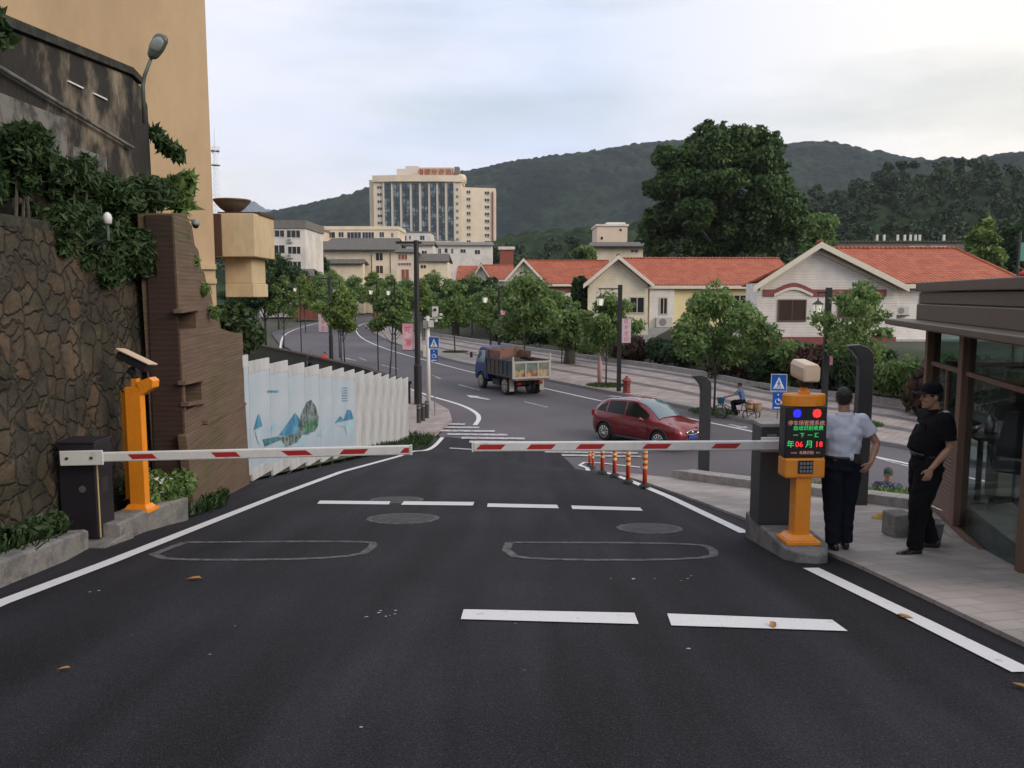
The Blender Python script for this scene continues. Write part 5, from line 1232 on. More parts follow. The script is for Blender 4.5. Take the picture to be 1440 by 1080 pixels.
# second house
Y = 68.0; FL2 = 3.3
t, O = house('bungalow', 'red tiled bungalow with cream boarded gable and yellow side wing', Y, FL2, (px_x(820, Y), px_x(867, Y), px_x(916, Y)), pz_(401, Y), pz_(361, Y), px_x(1093, Y + 6), pz_(399, Y + 1), 'siding_cream', 'wall_yellow', None, 'trim_cream')
lx = lambda px, dy=0: px_x(px, Y + dy) - O.x; lz = lambda py, dy=0: pz_(py, Y + dy) - O.z
add_window(t, lx(884), lx(906), lz(441), lz(417), -.003, 'dark_glass', 'frame_cream', 1, .1)
add_window(t, lx(842), lx(862), lz(445), lz(417), -.003, 'dark_glass', 'frame_cream', 1, .1)
m = MB(); m.b2((lx(915) , .9, 0), (lx(950), 1.197, lz(403, 1))); m.build('annex_wall', 'siding_white', t)
add_window(t, lx(929), lx(941), lz(443), lz(418), .897, 'dark_glass', 'frame_cream', 1, .09)
add_window(t, lx(1030, 1), lx(1049, 1), lz(441), lz(414), 1.197, 'dark_glass', 'frame_cream', 1, .1)
ac_unit(922, 944, 446, 460, Y + .9, 'white air conditioner on the annex wall of the cream bungalow')
ac_unit(1052, 1066, 431, 445, Y + 1.2, 'small air conditioner on the yellow wing of the cream bungalow')
# third and fourth
Y = 90.0
t, O = house('bungalow', 'red tiled bungalow with white pointed gable behind the blue truck', Y, 3.4, (px_x(711, Y), px_x(736, Y), px_x(763, Y)), pz_(394, Y), pz_(365, Y), px_x(855, Y + 6), pz_(397, Y + 1), 'siding_white', 'maroon', None, 'trim_cream')
lx = lambda px, dy=0: px_x(px, Y + dy) - O.x; lz = lambda py, dy=0: pz_(py, Y + dy) - O.z
add_window(t, lx(725), lx(735), lz(425), lz(411), -.003, 'dark_glass', 'frame_cream', 1, .1)
m = MB(); m.b2((lx(716), -.1, lz(410)), (lx(744), -.003, lz(404))); m.build('maroon_band', 'maroon', t)
m = MB(); m.b2((lx(790), 1.0, 0), (lx(812), 1.197, lz(412, 1))); m.build('annex_wall', 'siding_white', t)
Y = 118.0
t, O = house('bungalow', 'farthest small red tiled bungalow with a grey gable among the trees', Y, 3.4, (px_x(664, Y), px_x(677, Y), px_x(690, Y)), pz_(392, Y), pz_(372, Y), px_x(722, Y + 6), pz_(392, Y + 1), 'siding_grey', 'siding_white', None, 'trim_cream')
m = MB(); roof_slab(m, [(-2.4, 0.8, 4.7), (.6, 0.8, 4.7), (.6, 6.2, 6.9), (-2.4, 6.2, 6.9)]); m.build('roof', 'red_tiles', t)
m = MB(); m.b2((-2.2, 1.3, 0), (.34, 6, 4.8)); m.build('side_wall', 'siding_white', t)

# generic far block from its outline in the photograph
mat('wall_white', (0.70, 0.65, 0.60), 0.85, col2=(0.56, 0.52, 0.47), c2scale=.25, var=.06, vscale=1.5)
mat('wall_cream', (0.72, 0.62, 0.46), 0.85, col2=(0.60, 0.52, 0.40), c2scale=.2, var=.05, vscale=1)
mat('wall_pink', (0.66, 0.52, 0.40), 0.85, var=.06, vscale=.5)
mat('roof_grey', (0.17, 0.155, 0.14), 0.85, var=.2, vscale=1); mat('brick_red', (0.26, 0.075, 0.05), 0.85, var=.2)
def block(name, label, px0, px1, py0, py1, Y, depth, wall, wins=(), roof=None, roof_over=.6, roof_mat='grey_tiles', rise=1.6, glass='dark_glass', cat='building', frame='wall_white', rz=0.0, par=0.0):
    x0, x1 = px_x(px0, Y), px_x(px1, Y); zt = pz_(py0, Y); zb = pz_(py1, Y)
    zb = min(zb, 3.0); O = Vector((x0, Y, 2.0)); t = thing(name, label, cat, tuple(O), rz)
    W, H = x1 - x0, zt - 2.0
    m = MB(); m.b2((0, 0, 0), (W, depth, H)); m.build('wall', wall, t)
    if par: m = MB(); m.b2((-.25, -.25, H), (W + .25, depth + .25, H + par)); m.build('parapet', roof_mat, t)
    if roof == 'slope':
        m = MB(); roof_slab(m, [(-roof_over, -roof_over, H - .1), (W + roof_over, -roof_over, H - .1), (W + roof_over * .2, depth * .5, H + rise), (-roof_over * .2, depth * .5, H + rise)], .2); roof_slab(m, [(-roof_over, depth + roof_over, H - .12), (W + roof_over, depth + roof_over, H - .12), (W + roof_over * .2, depth * .5, H + rise - .02), (-roof_over * .2, depth * .5, H + rise - .02)], .2)
        m.build('roof', roof_mat, t)
    for q in wins:
        a, b, c, d = q[:4]; add_window(t, px_x(a, Y) - x0, px_x(b, Y) - x0, pz_(d, Y) - 2.0, pz_(c, Y) - 2.0, -.003, q[4] if len(q) > 4 else glass, frame, q[5] if len(q) > 5 else 1, .12)
    return t
t = block('apartment_block', 'white three storey block with long dark window bands and rounded grey parapet', 366, 433, 321, 415, 150, 14, 'wall_white',
      [(384, 405, 323, 334, 'dark_glass', 2), (407, 427, 323, 335, 'dark_glass', 2), (378, 405, 344, 357, 'dark_glass', 2), (408, 427, 346, 358, 'dark_glass', 2), (409, 427, 367, 380, 'dark_glass', 2), (378, 404, 367, 379, 'dark_glass', 2), (367, 376, 322, 333), (367, 375, 345, 356)], par=1.4, roof_mat='roof_grey')
for px, py in ((405, 338), (405, 360)):
    a = at(px, py, 149.5)
    ac_unit(px, px + 6, py - 3, py + 3, 150, 'air conditioner between the ' + ('upper' if py < 350 else 'lower') + ' window bands of the white block')
t = block('gatehouse', 'small brown walled pavilion with grey tiled roof before the white block', 412, 437, 389, 418, 138, 6, 'brick_red', [(418, 430, 393, 408, 'dark_glass', 1)], 'slope', 1.2, 'grey_tiles', 1.2, frame='trim_cream')
block('hostel_block', 'long cream three storey building with a wide row of windows under the hotel', 455, 562, 323, 400, 245, 16, 'wall_cream',
      [(457, 475, 326, 335, 'dark_glass', 2), (479, 487, 326, 334), (491, 511, 326, 336, 'dark_glass', 3), (512, 529, 326, 336, 'dark_glass', 3), (536, 543, 326, 334), (552, 556, 327, 334)], par=1.0, roof_mat='wall_cream')
block('pink_block', 'blank pale pink end wall left of the long cream building', 432, 456, 324, 400, 235, 14, 'wall_pink', [(451, 454, 330, 338)], par=.5, roof_mat='roof_grey')
block('tiled_villa', 'wide cream house with long grey tiled roof and paired dark windows', 450, 560, 352, 412, 185, 12, 'wall_cream',
      [(485, 490, 379, 391, 'brown_glass', 0), (492, 500, 379, 391, 'brown_glass', 1), (503, 507, 379, 391, 'brown_glass', 0), (523, 526, 357, 392, 'frame_brown', 0), (530, 541, 355, 367), (549, 552, 355, 385, 'frame_brown', 0), (530, 541, 373, 385, 'brown_glass')], 'slope', 1.2, 'grey_tiles', 2.2, frame='wall_cream')
block('tiled_lean_to', 'low projecting wing with its own grey tiled roof on the cream house', 463, 512, 371, 412, 181, 3, 'wall_cream', [], 'slope', .8, 'grey_tiles', .9)
block('tiled_villa', 'grey tiled house standing just behind the wide cream house', 466, 560, 344, 405, 215, 9, 'wall_white', [(541, 547, 348, 354), (549, 555, 348, 354), (480, 486, 347, 351)], 'slope', 1.0, 'grey_tiles', 1.8)
block('white_annex', 'low flat white annex at the foot of the hotel left side', 562, 607, 327, 400, 300, 14, 'wall_white', [(566, 574, 331, 339, 'dark_glass', 1), (577, 580, 331, 337, 'dark_glass', 0), (592, 599, 331, 338)], par=.4, roof_mat='roof_grey')
block('white_terrace', 'long white two storey terrace with grey roof under the hotel', 606, 692, 345, 400, 260, 12, 'wall_white', [(617, 622, 349, 357), (626, 631, 349, 356, 'dark_glass', 0), (635, 639, 349, 357), (648, 656, 350, 356), (668, 676, 351, 358), (612, 615, 349, 356, 'dark_glass', 0)], 'slope', .8, 'roof_grey', 1.2)
block('white_terrace', 'small white row of shops with ladders of windows left of the terrace', 560, 610, 345, 405, 225, 9, 'wall_white', [(563, 575, 351, 360, 'brown_glass'), (580, 590, 352, 360, 'dark_glass'), (594, 602, 352, 360, 'dark_glass')], 'slope', .7, 'grey_tiles', 1.2)
block('balcony_house', 'cream house with red brown balcony and orange doorway left of the black lamp post', 559, 583, 355, 420, 160, 8, 'wall_cream', [(561, 575, 357, 366, 'brick_red', 2), (561, 580, 369, 374, 'maroon', 4), (565, 577, 378, 405, 'brick_red', 1)], 'slope', .5, 'grey_tiles', .8)
block('barn_roof_house', 'pale house with a dark sloping roof right of the black lamp post', 588, 630, 368, 412, 165, 8, 'wall_cream', [(592, 601, 372, 378, 'dark_glass')], 'slope', .5, 'grey_tiles', 1.6)
block('red_turret', 'small red brick turret with white cap above the red roofs', 703, 722, 351, 400, 140, 4, 'brick_red', [], None, par=.5, roof_mat='wall_white')
for px in (704, 720): pass
t = block('white_villa', 'white stepped villa with small windows at the foot of the forest', 838, 880, 318, 372, 170, 10, 'wall_pink', [(868, 873, 321, 326, 'dark_glass', 0), (842, 847, 332, 338, 'dark_glass', 0)], par=.4, roof_mat='wall_white')
m = MB(); m.b2((px_x(852, 170) - px_x(838, 170), 1, pz_(318, 170) - 2), (px_x(878, 170) - px_x(838, 170), 6, pz_(312, 170) - 2)); m.build('upper_storey', 'wall_white', t)
block('low_villa', 'low wide house with a grey roof in front of the white stepped villa', 834, 902, 347, 372, 150, 8, 'wall_cream', [(884, 896, 350, 356, 'frame_brown')], 'slope', 1.2, 'grey_tiles', .9)
block('far_shed', 'long low grey shed with white posts behind the nearest red roof', 1150, 1352, 341, 372, 120, 8, 'roof_grey', [(1272, 1295, 346, 352, 'wall_white', 0), (1300, 1324, 346, 352, 'wall_white', 0)], par=.25, roof_mat='grey_tiles')
wl = ['first', 'second', 'third', 'fourth', 'fifth', 'sixth', 'seventh', 'last']
for k, px in enumerate((1233, 1243, 1262, 1272, 1280, 1287, 1293, 1327)):
    a, b = at(px, 330, 119.9 + 1.5), at(px + 2, 341, 119.9 + 1.5); m = MB(); m.b2((a.x, 121.4, b.z - 0.3), (b.x, 121.7, a.z)); tag(m.build('vent_pipe', 'wall_white', loc=(a.x, 121.5, b.z)), wl[k] + ' white vent pipe from the left on the long grey shed roof', 'vent pipe', 'white vent pipes on the shed roof')

# the hotel
mat('hotel_wall', (0.72, 0.60, 0.46), 0.85, col2=(0.64, 0.53, 0.40), c2scale=.08, var=.05, vscale=.4)
mat('hotel_glass', (0.035, 0.055, 0.065), 0.15, col2=(0.30, 0.40, 0.42), c2scale=.35, c2pos=(.5, .62), stretch=(1, 1, .7))
mat('hotel_pier', (0.60, 0.54, 0.46), 0.85, var=.06); mat('sign_board', (0.62, 0.45, 0.31), .7); mat('sign_red', (0.34, 0.09, 0.05), .6)
Y = 380.0; x0 = px_x(522, Y); t = thing('hotel', 'tall cream hotel with dark vertical window bays and rooftop sign', 'hotel', (x0, Y, 2))
hx = lambda px, d=0: px_x(px, Y + d) - x0
hz = lambda py, d=0: pz_(py, Y + d) - 2
m = MB(); m.b2((hx(529), 0, 0), (hx(650), 18, hz(256))); m.build('wall', 'hotel_wall', t)
m = MB(); m.b2((0, 2.5, 0), (hx(529) - .01, 17, hz(252))); m.build('left_return', 'hotel_wall', t)
m = MB(); m.prism([(hx(650) + .01, 0.4, 0), (hx(697), 4.5, 0), (hx(697), 19, 0), (hx(650) + .01, 17, 0)], (0, 0, hz(263))); m.build('right_wing', 'hotel_wall', t)
m = MB(); m.prism([(hx(529) - .4, -.6, hz(256)), (hx(560), -2.2, hz(256)), (hx(620), -2.2, hz(256)), (hx(652), -.6, hz(256)), (hx(652), 18, hz(256)), (hx(529) - .4, 18, hz(256))], (0, 0, hz(247) - hz(256))); m.build('parapet', 'hotel_wall', t)
m = MB(); m.b2((hx(560), 3, hz(247) - .1), (hx(592), 13, hz(236))); m.b2((hx(572), 4, hz(236)), (hx(590), 11, hz(231.5))); m.build('penthouse', 'hotel_pier', t)
m = MB(); m.b2((hx(640), 3, hz(248)), (hx(647), 9, hz(233))); m.build('stair_tower', 'roof_grey', t)
m = MB(); m.lathe([(2.8, 0), (2.8, 2.8), (2.0, 3.8), (.2, 4.2)], (hx(648), 5, hz(256) + .1)); m.build('corner_turret', 'wall_cream', t, smooth=True)
m = MB(); m.b2((hx(592), -.8, hz(252)), (hx(640), .2, hz(236))); sb = m.build('sign_board', 'sign_board', t)
def txt_mesh(name, body, size, m_, parent, loc, rot, ext, w=None): return text(name, body, size, m_, parent, loc, rot, ext)
text('sign_letters', '中國旅遊酒店', 3.1, 'sign_red', sb, (hx(618), -.95, hz(243.2)), (R(90), 0, 0), .05)
m = MB(); m.b2((hx(593.5), -.95, hz(250)), (hx(598), -.802, hz(238.5))); m.build('sign_emblem', 'sign_red', sb)
m = MB(); m.b2((hx(593), -.9, hz(254.2)), (hx(641), -.3, hz(252.8))); m.build('sign_ledge', 'roof_grey', t)
bays = [(544.3, 552.7, 323), (556.8, 565, 325), (568.8, 578.7, 326), (582.5, 591, 330), (595.5, 604, 332), (607.7, 615.4, 336), (618.9, 626.8, 338), (631.4, 639.3, 338)]
for a, b, bt in bays:
    m = MB(); m.b2((hx(a), -.30, hz(bt)), (hx(b), -.003, hz(258))); g = m.build('glass_bay', 'hotel_glass', t)
    m = MB()
    zz = hz(258) - 3.2
    while zz > hz(bt): m.b2((hx(a), -.42, zz), (hx(b), -.303, zz + .35)); zz -= 3.35
    m.b2((hx(a) + (hx(b) - hx(a)) * .42, -.40, hz(bt)), (hx(a) + (hx(b) - hx(a)) * .52, -.303, hz(258))); m.build('spandrel', 'dark_glass', g)
edges = [544.3 - 2.2] + [(bays[i][1] + bays[i + 1][0]) / 2 - 1.2 for i in range(7)] + [639.6]
for e in edges:
    m = MB(); m.b2((hx(e), -.9, hz(338)), (hx(e + 2.0), -.003, hz(256.5))); m.build('pier', 'hotel_pier', t)
def hwin(pa, pb, ys, yoff, ang=0):
    for y in ys:
        xa, xb = hx(pa), hx(pb); yy = yoff((xa + xb) / 2)
        add_window(t, xa, xb, hz(y + 5.4), hz(y), yy - .02, 'dark_glass' if (int(y) * 7) % 5 else 'hotel_glass', 'hotel_pier', 1, .25)
hwin(533.5, 541, [261 + 10 * k for k in range(6)], lambda x: 0)
hwin(642, 646.5, [264 + 10 * k for k in range(8)], lambda x: 0)
yw = lambda x: .4 + (x - hx(650)) / (hx(697) - hx(650)) * 4.1 - .22
hwin(656.5, 663, [267 + 10 * k for k in range(8)], yw); hwin(681, 689, [267.5 + 10 * k for k in range(8)], yw)
m = MB(); m.b2((hx(692.5), 3.4, 0), (hx(694), 4.0, hz(268))); m.build('drain_strip', 'maroon', t)
m = MB()
for k in range(16): m.b2((hx(667 + 1.9 * k), 4.6, hz(263)), (hx(667.5 + 1.9 * k), 4.8, hz(258.5)))
m.b2((hx(667), 4.6, hz(259.3)), (hx(697), 4.8, hz(258.5))); m.build('roof_railing', 'roof_grey', t)

# comms tower
t = thing('radio_mast', 'tall thin lattice radio mast on the skyline right of the tan building', 'mast', (px_x(312.5, 620), 620, 3))
m = MB(); H = pz_(200, 620) - 3
for k in range(30):
    z0, z1 = H * k / 30, H * (k + 1) / 30; w0, w1 = 3.4 - 2.4 * k / 30, 3.4 - 2.4 * (k + 1) / 30
    for sx, sy in ((-1, -1), (1, -1), (1, 1), (-1, 1)): m.tube([(sx * w0, sy * w0, z0), (sx * w1, sy * w1, z1)], .11, 4)
    m.tube([(-w0, -w0, z0), (w1, -w1, z1)], .07, 4); m.tube([(w0, -w0, z0), (-w1, -w1, z1)], .07, 4); m.tube([(-w0, -w0, z0), (w0, -w0, z0)], .07, 4)
m.build('lattice', 'steel', t)
m = MB(); m.tube([(0, 0, H), (0, 0, H + 11)], [.2, .1], 6); m.build('antenna', 'steel', t)
for py in (213, 233): z = pz_(py, 620) - 3; m = MB(); m.lathe([(2.4, 0), (3.4, .1), (3.4, .5), (2.4, .5)], (0, 0, z), 16); m.build('platform', 'roof_grey', t)
m = MB(); 
for k in range(5): m.tube([(3.3 * math.cos(k * 1.26), 3.3 * math.sin(k * 1.26), pz_(213, 620) - 4), (3.3 * math.cos(k * 1.26), 3.3 * math.sin(k * 1.26), pz_(213, 620) + 1)], .25, 6)
m.build('panel_antennas', 'wall_white', t)
# green hoarding and lantern beyond the booth
t = thing('billboard', 'green and white billboard on a thin grey frame at the right edge', 'billboard', tuple(at(1445, 415, 34)))
mat('teal_board', (0.07, 0.24, 0.19), .5)
Yb = 34; o = at(1445, 415, 34)
bx = lambda px: px_x(px, Yb) - o.x; bz = lambda py: pz_(py, Yb) - o.z
m = MB(); m.b2((bx(1427), 0, bz(367)), (bx(1500), .06, bz(341))); m.build('board', 'teal_board', t)
m = MB(); m.b2((bx(1439), -.008, bz(355)), (bx(1452), -.001, bz(341))); m.build('white_patch', 'paint_white', t)
for px in (1426, 1500): m = MB(); m.tube([(bx(px), .03, -4.5), (bx(px), .03, bz(325))], .045); m.build('pole', 'cabinet_grey', t)
t = thing('red_lantern', 'round red lantern beside the billboard at the right edge', 'lantern', tuple(at(1440, 385, 33)))
mat('lantern_red', (0.55, 0.02, 0.02), .5)
m = MB(); m.ball((0, 0, 0), (.16, .16, .13)); m.build('globe', 'lantern_red', t, smooth=True)
m = MB(); m.lathe([(.06, .12), (.06, .16)]); m.tube([(0, 0, .16), (0, .4, .3)], .01); m.build('cap', 'straw', t)
# ================================================================== VEGETATION
mat('bark', (0.055, 0.045, 0.036), 0.9, col2=(0.09, 0.08, 0.065), c2scale=6, var=.2, vscale=20, bump=.5, stretch=(1, 1, .3))
mat('bark_orange', (0.22, 0.10, 0.04), 0.9, var=.2)
def make_tree(name, label, height, clear, rad, n, size, leaf, seed, lean=0.0, bl=9, cat='tree', trunk_r=.055, bark='bark', squat=.9, shell=.25, spread=.78):
    r = random.Random(seed); t = thing(name, label, cat)
    blobs = []; tips = []
    ch = height - clear
    for k in range(bl):
        a = k * 2.4 + r.random(); f = (k + .5) / bl
        zz = clear + ch * (.18 + .70 * f); rr = rad * (spread * math.sin(PI * (0.18 + .74 * f)) ** .8) * r.uniform(.35, 1.15)
        c = (lean * zz + rr * math.cos(a), rr * math.sin(a), zz); s = rad * r.uniform(.22, .42) * (1.1 - .35 * f)
        blobs.append((*c, s, s, s * .8 * squat)); tips.append(c)
    blobs.append((lean * (height * .93), 0, height - rad * .3, rad * .33, rad * .33, rad * .38))
    V, F = leaves(blobs, n, size, seed=seed, shell=shell)
    np_mesh('crown', V, F, leaf, t)
    m = MB(); top = clear + ch * .75
    m.tube([(0, 0, -.2), (lean * .3 * top + .02, 0, top * .33), (lean * .6 * top - .02, .02, top * .66), (lean * top, 0, top)], [trunk_r, trunk_r * .8, trunk_r * .6, trunk_r * .25], 8)
    for c in tips: z0 = max(clear * .8, c[2] - ch * .38); m.tube([(lean * z0, 0, z0), (c[0] * .55 + lean * z0 * .45, c[1] * .55, (z0 + c[2]) / 2 + .05), c], [trunk_r * .42, trunk_r * .28, trunk_r * .12], 5, cap=False)
    m.build('trunk', bark, t, smooth=True)
    return t
TG = 'young street trees along the pavements'
def place(root, px, py, label, scale=1.0, rz=0.0, dz=.1, group=None, first=[set()]):
    p = on(px, py, fn=main) + Vector((0, 0, dz))
    if root.name not in first[0]:
        first[0].add(root.name); root.location = p; root.rotation_euler = (0, 0, rz); root.scale = (scale,) * 3; root['label'] = label
        if group: root['group'] = group
        return root
    return dup(root, p, rz, label, scale, group)
tA = make_tree('street_tree', 'x', 5.7, 2.0, 2.35, 6600, .12, 'leaf_street', 11, bl=20)
tB = make_tree('street_tree', 'x', 5.3, 1.7, 2.15, 5600, .115, 'leaf_street', 23, lean=.03, bl=18)
tC = make_tree('street_tree', 'x', 5.6, 2.0, 1.95, 4800, .12, 'leaf_lime', 31, lean=-.04, bl=16)
tD = make_tree('street_tree', 'x', 6.0, 2.3, 1.7, 3000, .11, 'leaf_street', 47, lean=.03, bl=17, shell=.2, spread=.92)
# far pavement, from the right
place(tA, 1004, 583, 'full round street tree in front of the yellow house wing', 1.0, .4, group=TG)
place(tB, 852, 545, 'street tree left of the black lamp post and red dustbin', 1.0, 1.2, group=TG)
place(tA, 738, 527, 'large street tree rising behind the truck bed', 1.15, 2.2, group=TG)
place(tB, 640, 497, 'street tree standing right of the blue crossing sign', 1.15, 3.0, group=TG)
place(tD, 1200, 600, 'thin sparse street tree behind the man in the white shirt', .98, 0, group=TG)
place(tC, 595, 480, 'lime green street tree behind the pink banner', 1.1, .9, group=TG)
place(tC, 566, 472, 'narrow lime street tree near the far bend', 1.0, 2.1, group=TG)
place(tB, 690, 506, 'dark street tree just left of the truck cab', 1.05, 4.4, group=TG)
place(tA, 790, 512, 'street tree behind the pavement right of the truck tailgate', .9, 5.0, group=TG)
# near kerb trees beyond the hoarding
lab = ['leaning street tree left of the tall black lamp post', 'forked street tree left of the pale banner', 'stout dark trunked tree beside the brown wing wall', 'thin street tree right of the stout dark trunk', 'thin trunked street tree right of the red shirted person']
tE = make_tree('street_tree', 'x', 5.6, 2.4, 1.7, 6000, .115, 'leaf_street', 53, lean=.09, bl=16)
place(tE, 548, 529, lab[0], 1.0, 0, group=TG); place(tC, 485, 514, lab[1], 1.0, .3, group=TG)
place(tD, 399, 498, lab[3], 1.1, .3, group=TG); place(tD, 478, 503, lab[4], 1.0, 2.6, group=TG)
tF = make_tree('street_tree', 'x', 9.0, 3.2, 3.2, 12000, .17, 'leaf_dark', 61, bl=24, trunk_r=.11)
place(tF, 374, 497, lab[2], 1.0, .5, group=TG)
# more trees down the road and on both sides
q = [(430, 468, 1.25, 'street tree before the brown walled pavilion'), (452, 462, 1.3, 'round street tree below the dark conifer'), (500, 452, 1.4, 'street tree at the far end of the left side road'), (418, 452, 1.6, 'tall street tree in front of the white three storey block'), (470, 447, 1.5, 'street tree below the twin windows of the cream house'),
     (525, 446, 1.5, 'lime street tree at the far bend in front of the cream house'), (548, 452, 1.35, 'street tree before the red doorway of the balcony house'), (572, 455, 1.3, 'street tree left of the tall black lamp post top'), (612, 462, 1.35, 'street tree below the dark sloping roof'),
     (636, 468, 1.2, 'street tree left of the small red roofs'), (664, 470, 1.25, 'street tree in front of the farthest red tiled bungalow'), (535, 462, 1.15, 'short street tree on the inside of the far bend'), (392, 462, 1.8, 'dark tree rising beside the cream block balcony'), (362, 470, 1.5, 'dark tree right under the cream block balcony'), (346, 482, 1.2, 'low dark tree above the parapet beside the brown wall')]
for k, (px, py, s, l) in enumerate(q): place((tC, tA, tB, tF, tA, tC, tC, tB, tA, tB, tA, tE, tF, tF, tF)[k], px, py, l, s * (1 if (k not in (3, 12, 13, 14)) else .62), k * 1.7, group=TG)
# orange trunked palms near the bend
for k, (px, py) in enumerate(((527, 462), (532, 468))):
    p = on(px, py, fn=main); t = thing('wrapped_tree', ['tree with orange wrapped trunk at the bend, farther one', 'tree with orange wrapped trunk at the bend, nearer one'][k], 'tree', tuple(p))
    m = MB(); m.tube([(0, 0, -.1), (.05, 0, 2.2), (0, 0, 4.2)], [.22, .2, .12], 8); m.build('trunk', 'bark_orange', t, smooth=True)
    V, F = leaves([(0, 0, 4.8, 1.3, 1.3, 1.0), (.6, .2, 4.2, .9, .9, .7), (-.7, .1, 4.4, .9, .9, .7)], 900, .22, seed=90 + k); np_mesh('crown', V, F, 'leaf_lime', t)
# dark conifer by the white block
def big_tree(name, label, Y, outline, n, size, leaf, seed, base_px, br=2.4, nb=60, cat='tree', thick=.7, trunk=.5, minr=.6):
    """blobs fill an outline given in photograph pixels at distance Y"""
    r = random.Random(seed); xs = [px_x(p[0], Y) for p in outline]; zs = [pz_(p[1], Y) for p in outline]; n_ = len(xs)
    def inside(x, z):
        c = False; j = n_ - 1
        for i in range(n_):
            if (zs[i] > z) != (zs[j] > z) and x < (xs[j] - xs[i]) * (z - zs[i]) / (zs[j] - zs[i]) + xs[i]: c = not c
            j = i
        return c
    def dist(x, z):
        best = 1e9
        for i in range(n_):
            ax_, az_, bx_, bz_ = xs[i], zs[i], xs[(i + 1) % n_], zs[(i + 1) % n_]
            L2 = (bx_ - ax_) ** 2 + (bz_ - az_) ** 2 or 1e-9; u = max(0, min(1, ((x - ax_) * (bx_ - ax_) + (z - az_) * (bz_ - az_)) / L2))
            best = min(best, math.hypot(x - ax_ - u * (bx_ - ax_), z - az_ - u * (bz_ - az_)))
        return best
    W = max(xs) - min(xs); bx0 = px_x(base_px, Y); zg = G(bx0, Y); O = Vector((bx0, Y, zg)); blobs = []
    tries = 0
    while len(blobs) < nb and tries < 20000:
        tries += 1; x = r.uniform(min(xs), max(xs)); z = r.uniform(min(zs), max(zs))
        if not inside(x, z): continue
        d = dist(x, z)
        if d < minr: continue
        s = min(br * r.uniform(.6, 1.15), d * r.uniform(.85, 1.1)); dep = min(W * thick * .5, d * 1.5 + .5) 
        y = r.uniform(-dep, dep) * .8
        blobs.append((x - O.x, y, z - O.z, s, s, s * .8))
    t = thing(name, label, cat, tuple(O)); V, F = leaves(blobs, n, size, seed=seed, shell=.5); np_mesh('crown', V, F, leaf, t)
    m = MB(); H = sum(zs) / n_ - zg; m.tube([(0, 0, -.5), (.1, 0, H * .35), (-.1, .1, H * .8), (0, 0, H)], [trunk, trunk * .8, trunk * .55, trunk * .2], 9)
    for b in blobs[::max(1, nb // 14)]: m.tube([(0, 0, H * .35), (b[0] * .45, b[1] * .5, (H * .35 + b[2]) * .5), (b[0], b[1], b[2])], [trunk * .4, trunk * .25, trunk * .08], 5, cap=False)
    m.build('trunk', 'bark', t, smooth=True); return t
big_tree('dark_tree', 'dark dense round tree between the white block and the wide cream house', 170, [(433, 412), (432, 375), (440, 358), (452, 354), (463, 366), (470, 385), (476, 410)], 2600, .55, 'leaf_dark', 5, 452, 1.6, 26)
big_tree('banyan_tree', 'huge dark green banyan towering behind the red roofed bungalows', 98, [(900, 362), (893, 330), (903, 300), (897, 262), (912, 238), (910, 212), (928, 196), (944, 206), (960, 196), (972, 172), (986, 163), (1000, 172), (1014, 164), (1030, 178), (1046, 170), (1062, 182), (1075, 176), (1090, 196), (1100, 222), (1106, 262), (1122, 288), (1136, 306), (1128, 336), (1118, 366)], 72000, .30, 'leaf_banyan', 17, 1010, 1.9, 150, thick=.8, trunk=.8, minr=.4)
big_tree('tall_tree', 'lighter bushy tree right of the banyan at the foot of the wood', 118, [(1120, 372), (1118, 320), (1140, 292), (1165, 300), (1172, 330), (1180, 372)], 4500, .42, 'leaf_street', 19, 1148, 1.6, 34)
big_tree('tall_tree', 'slender pale green tree beside the grey shed roof', 110, [(1352, 392), (1348, 340), (1362, 318), (1376, 300), (1392, 318), (1400, 350), (1404, 392)], 4200, .38, 'leaf_lime', 29, 1376, 1.3, 34)
big_tree('tall_tree', 'dark bushy tree behind the billboard at the right edge', 112, [(1402, 392), (1400, 330), (1425, 296), (1460, 300), (1490, 330), (1490, 392)], 5200, .42, 'leaf_dark', 37, 1440, 1.8, 34)
big_tree('tall_tree', 'bushy green tree behind the low villa beside the banyan', 135, [(800, 372), (803, 352), (818, 342), (836, 350), (842, 372)], 1800, .4, 'leaf_street', 41, 820, 1.4, 16)
big_tree('shrub_tree', 'dark shrub growing between the white gable and the cream bungalow', 72, [(806, 440), (800, 405), (806, 388), (818, 384), (828, 395), (830, 440)], 1800, .26, 'leaf_dark', 43, 816, .9, 18, 'tree')
big_tree('shrub_tree', 'rounded garden tree left of the white pointed gable', 84, [(676, 440), (674, 400), (688, 384), (702, 392), (712, 412), (712, 440)], 2200, .28, 'leaf_dark', 44, 694, 1.1, 20, 'tree')
big_tree('shrub_tree', 'dark garden tree behind the left street trees near the road bend', 95, [(600, 460), (590, 420), (610, 398), (650, 390), (680, 400), (690, 440), (685, 465)], 5200, .30, 'leaf_dark', 45, 640, 1.5, 34, 'tree')
big_tree('shrub_tree', 'low garden tree hiding the fence behind the red dustbin', 60, [(770, 500), (768, 450), (790, 425), (822, 428), (832, 462), (834, 500)], 3200, .22, 'leaf_street', 46, 800, 1.0, 26, 'tree')

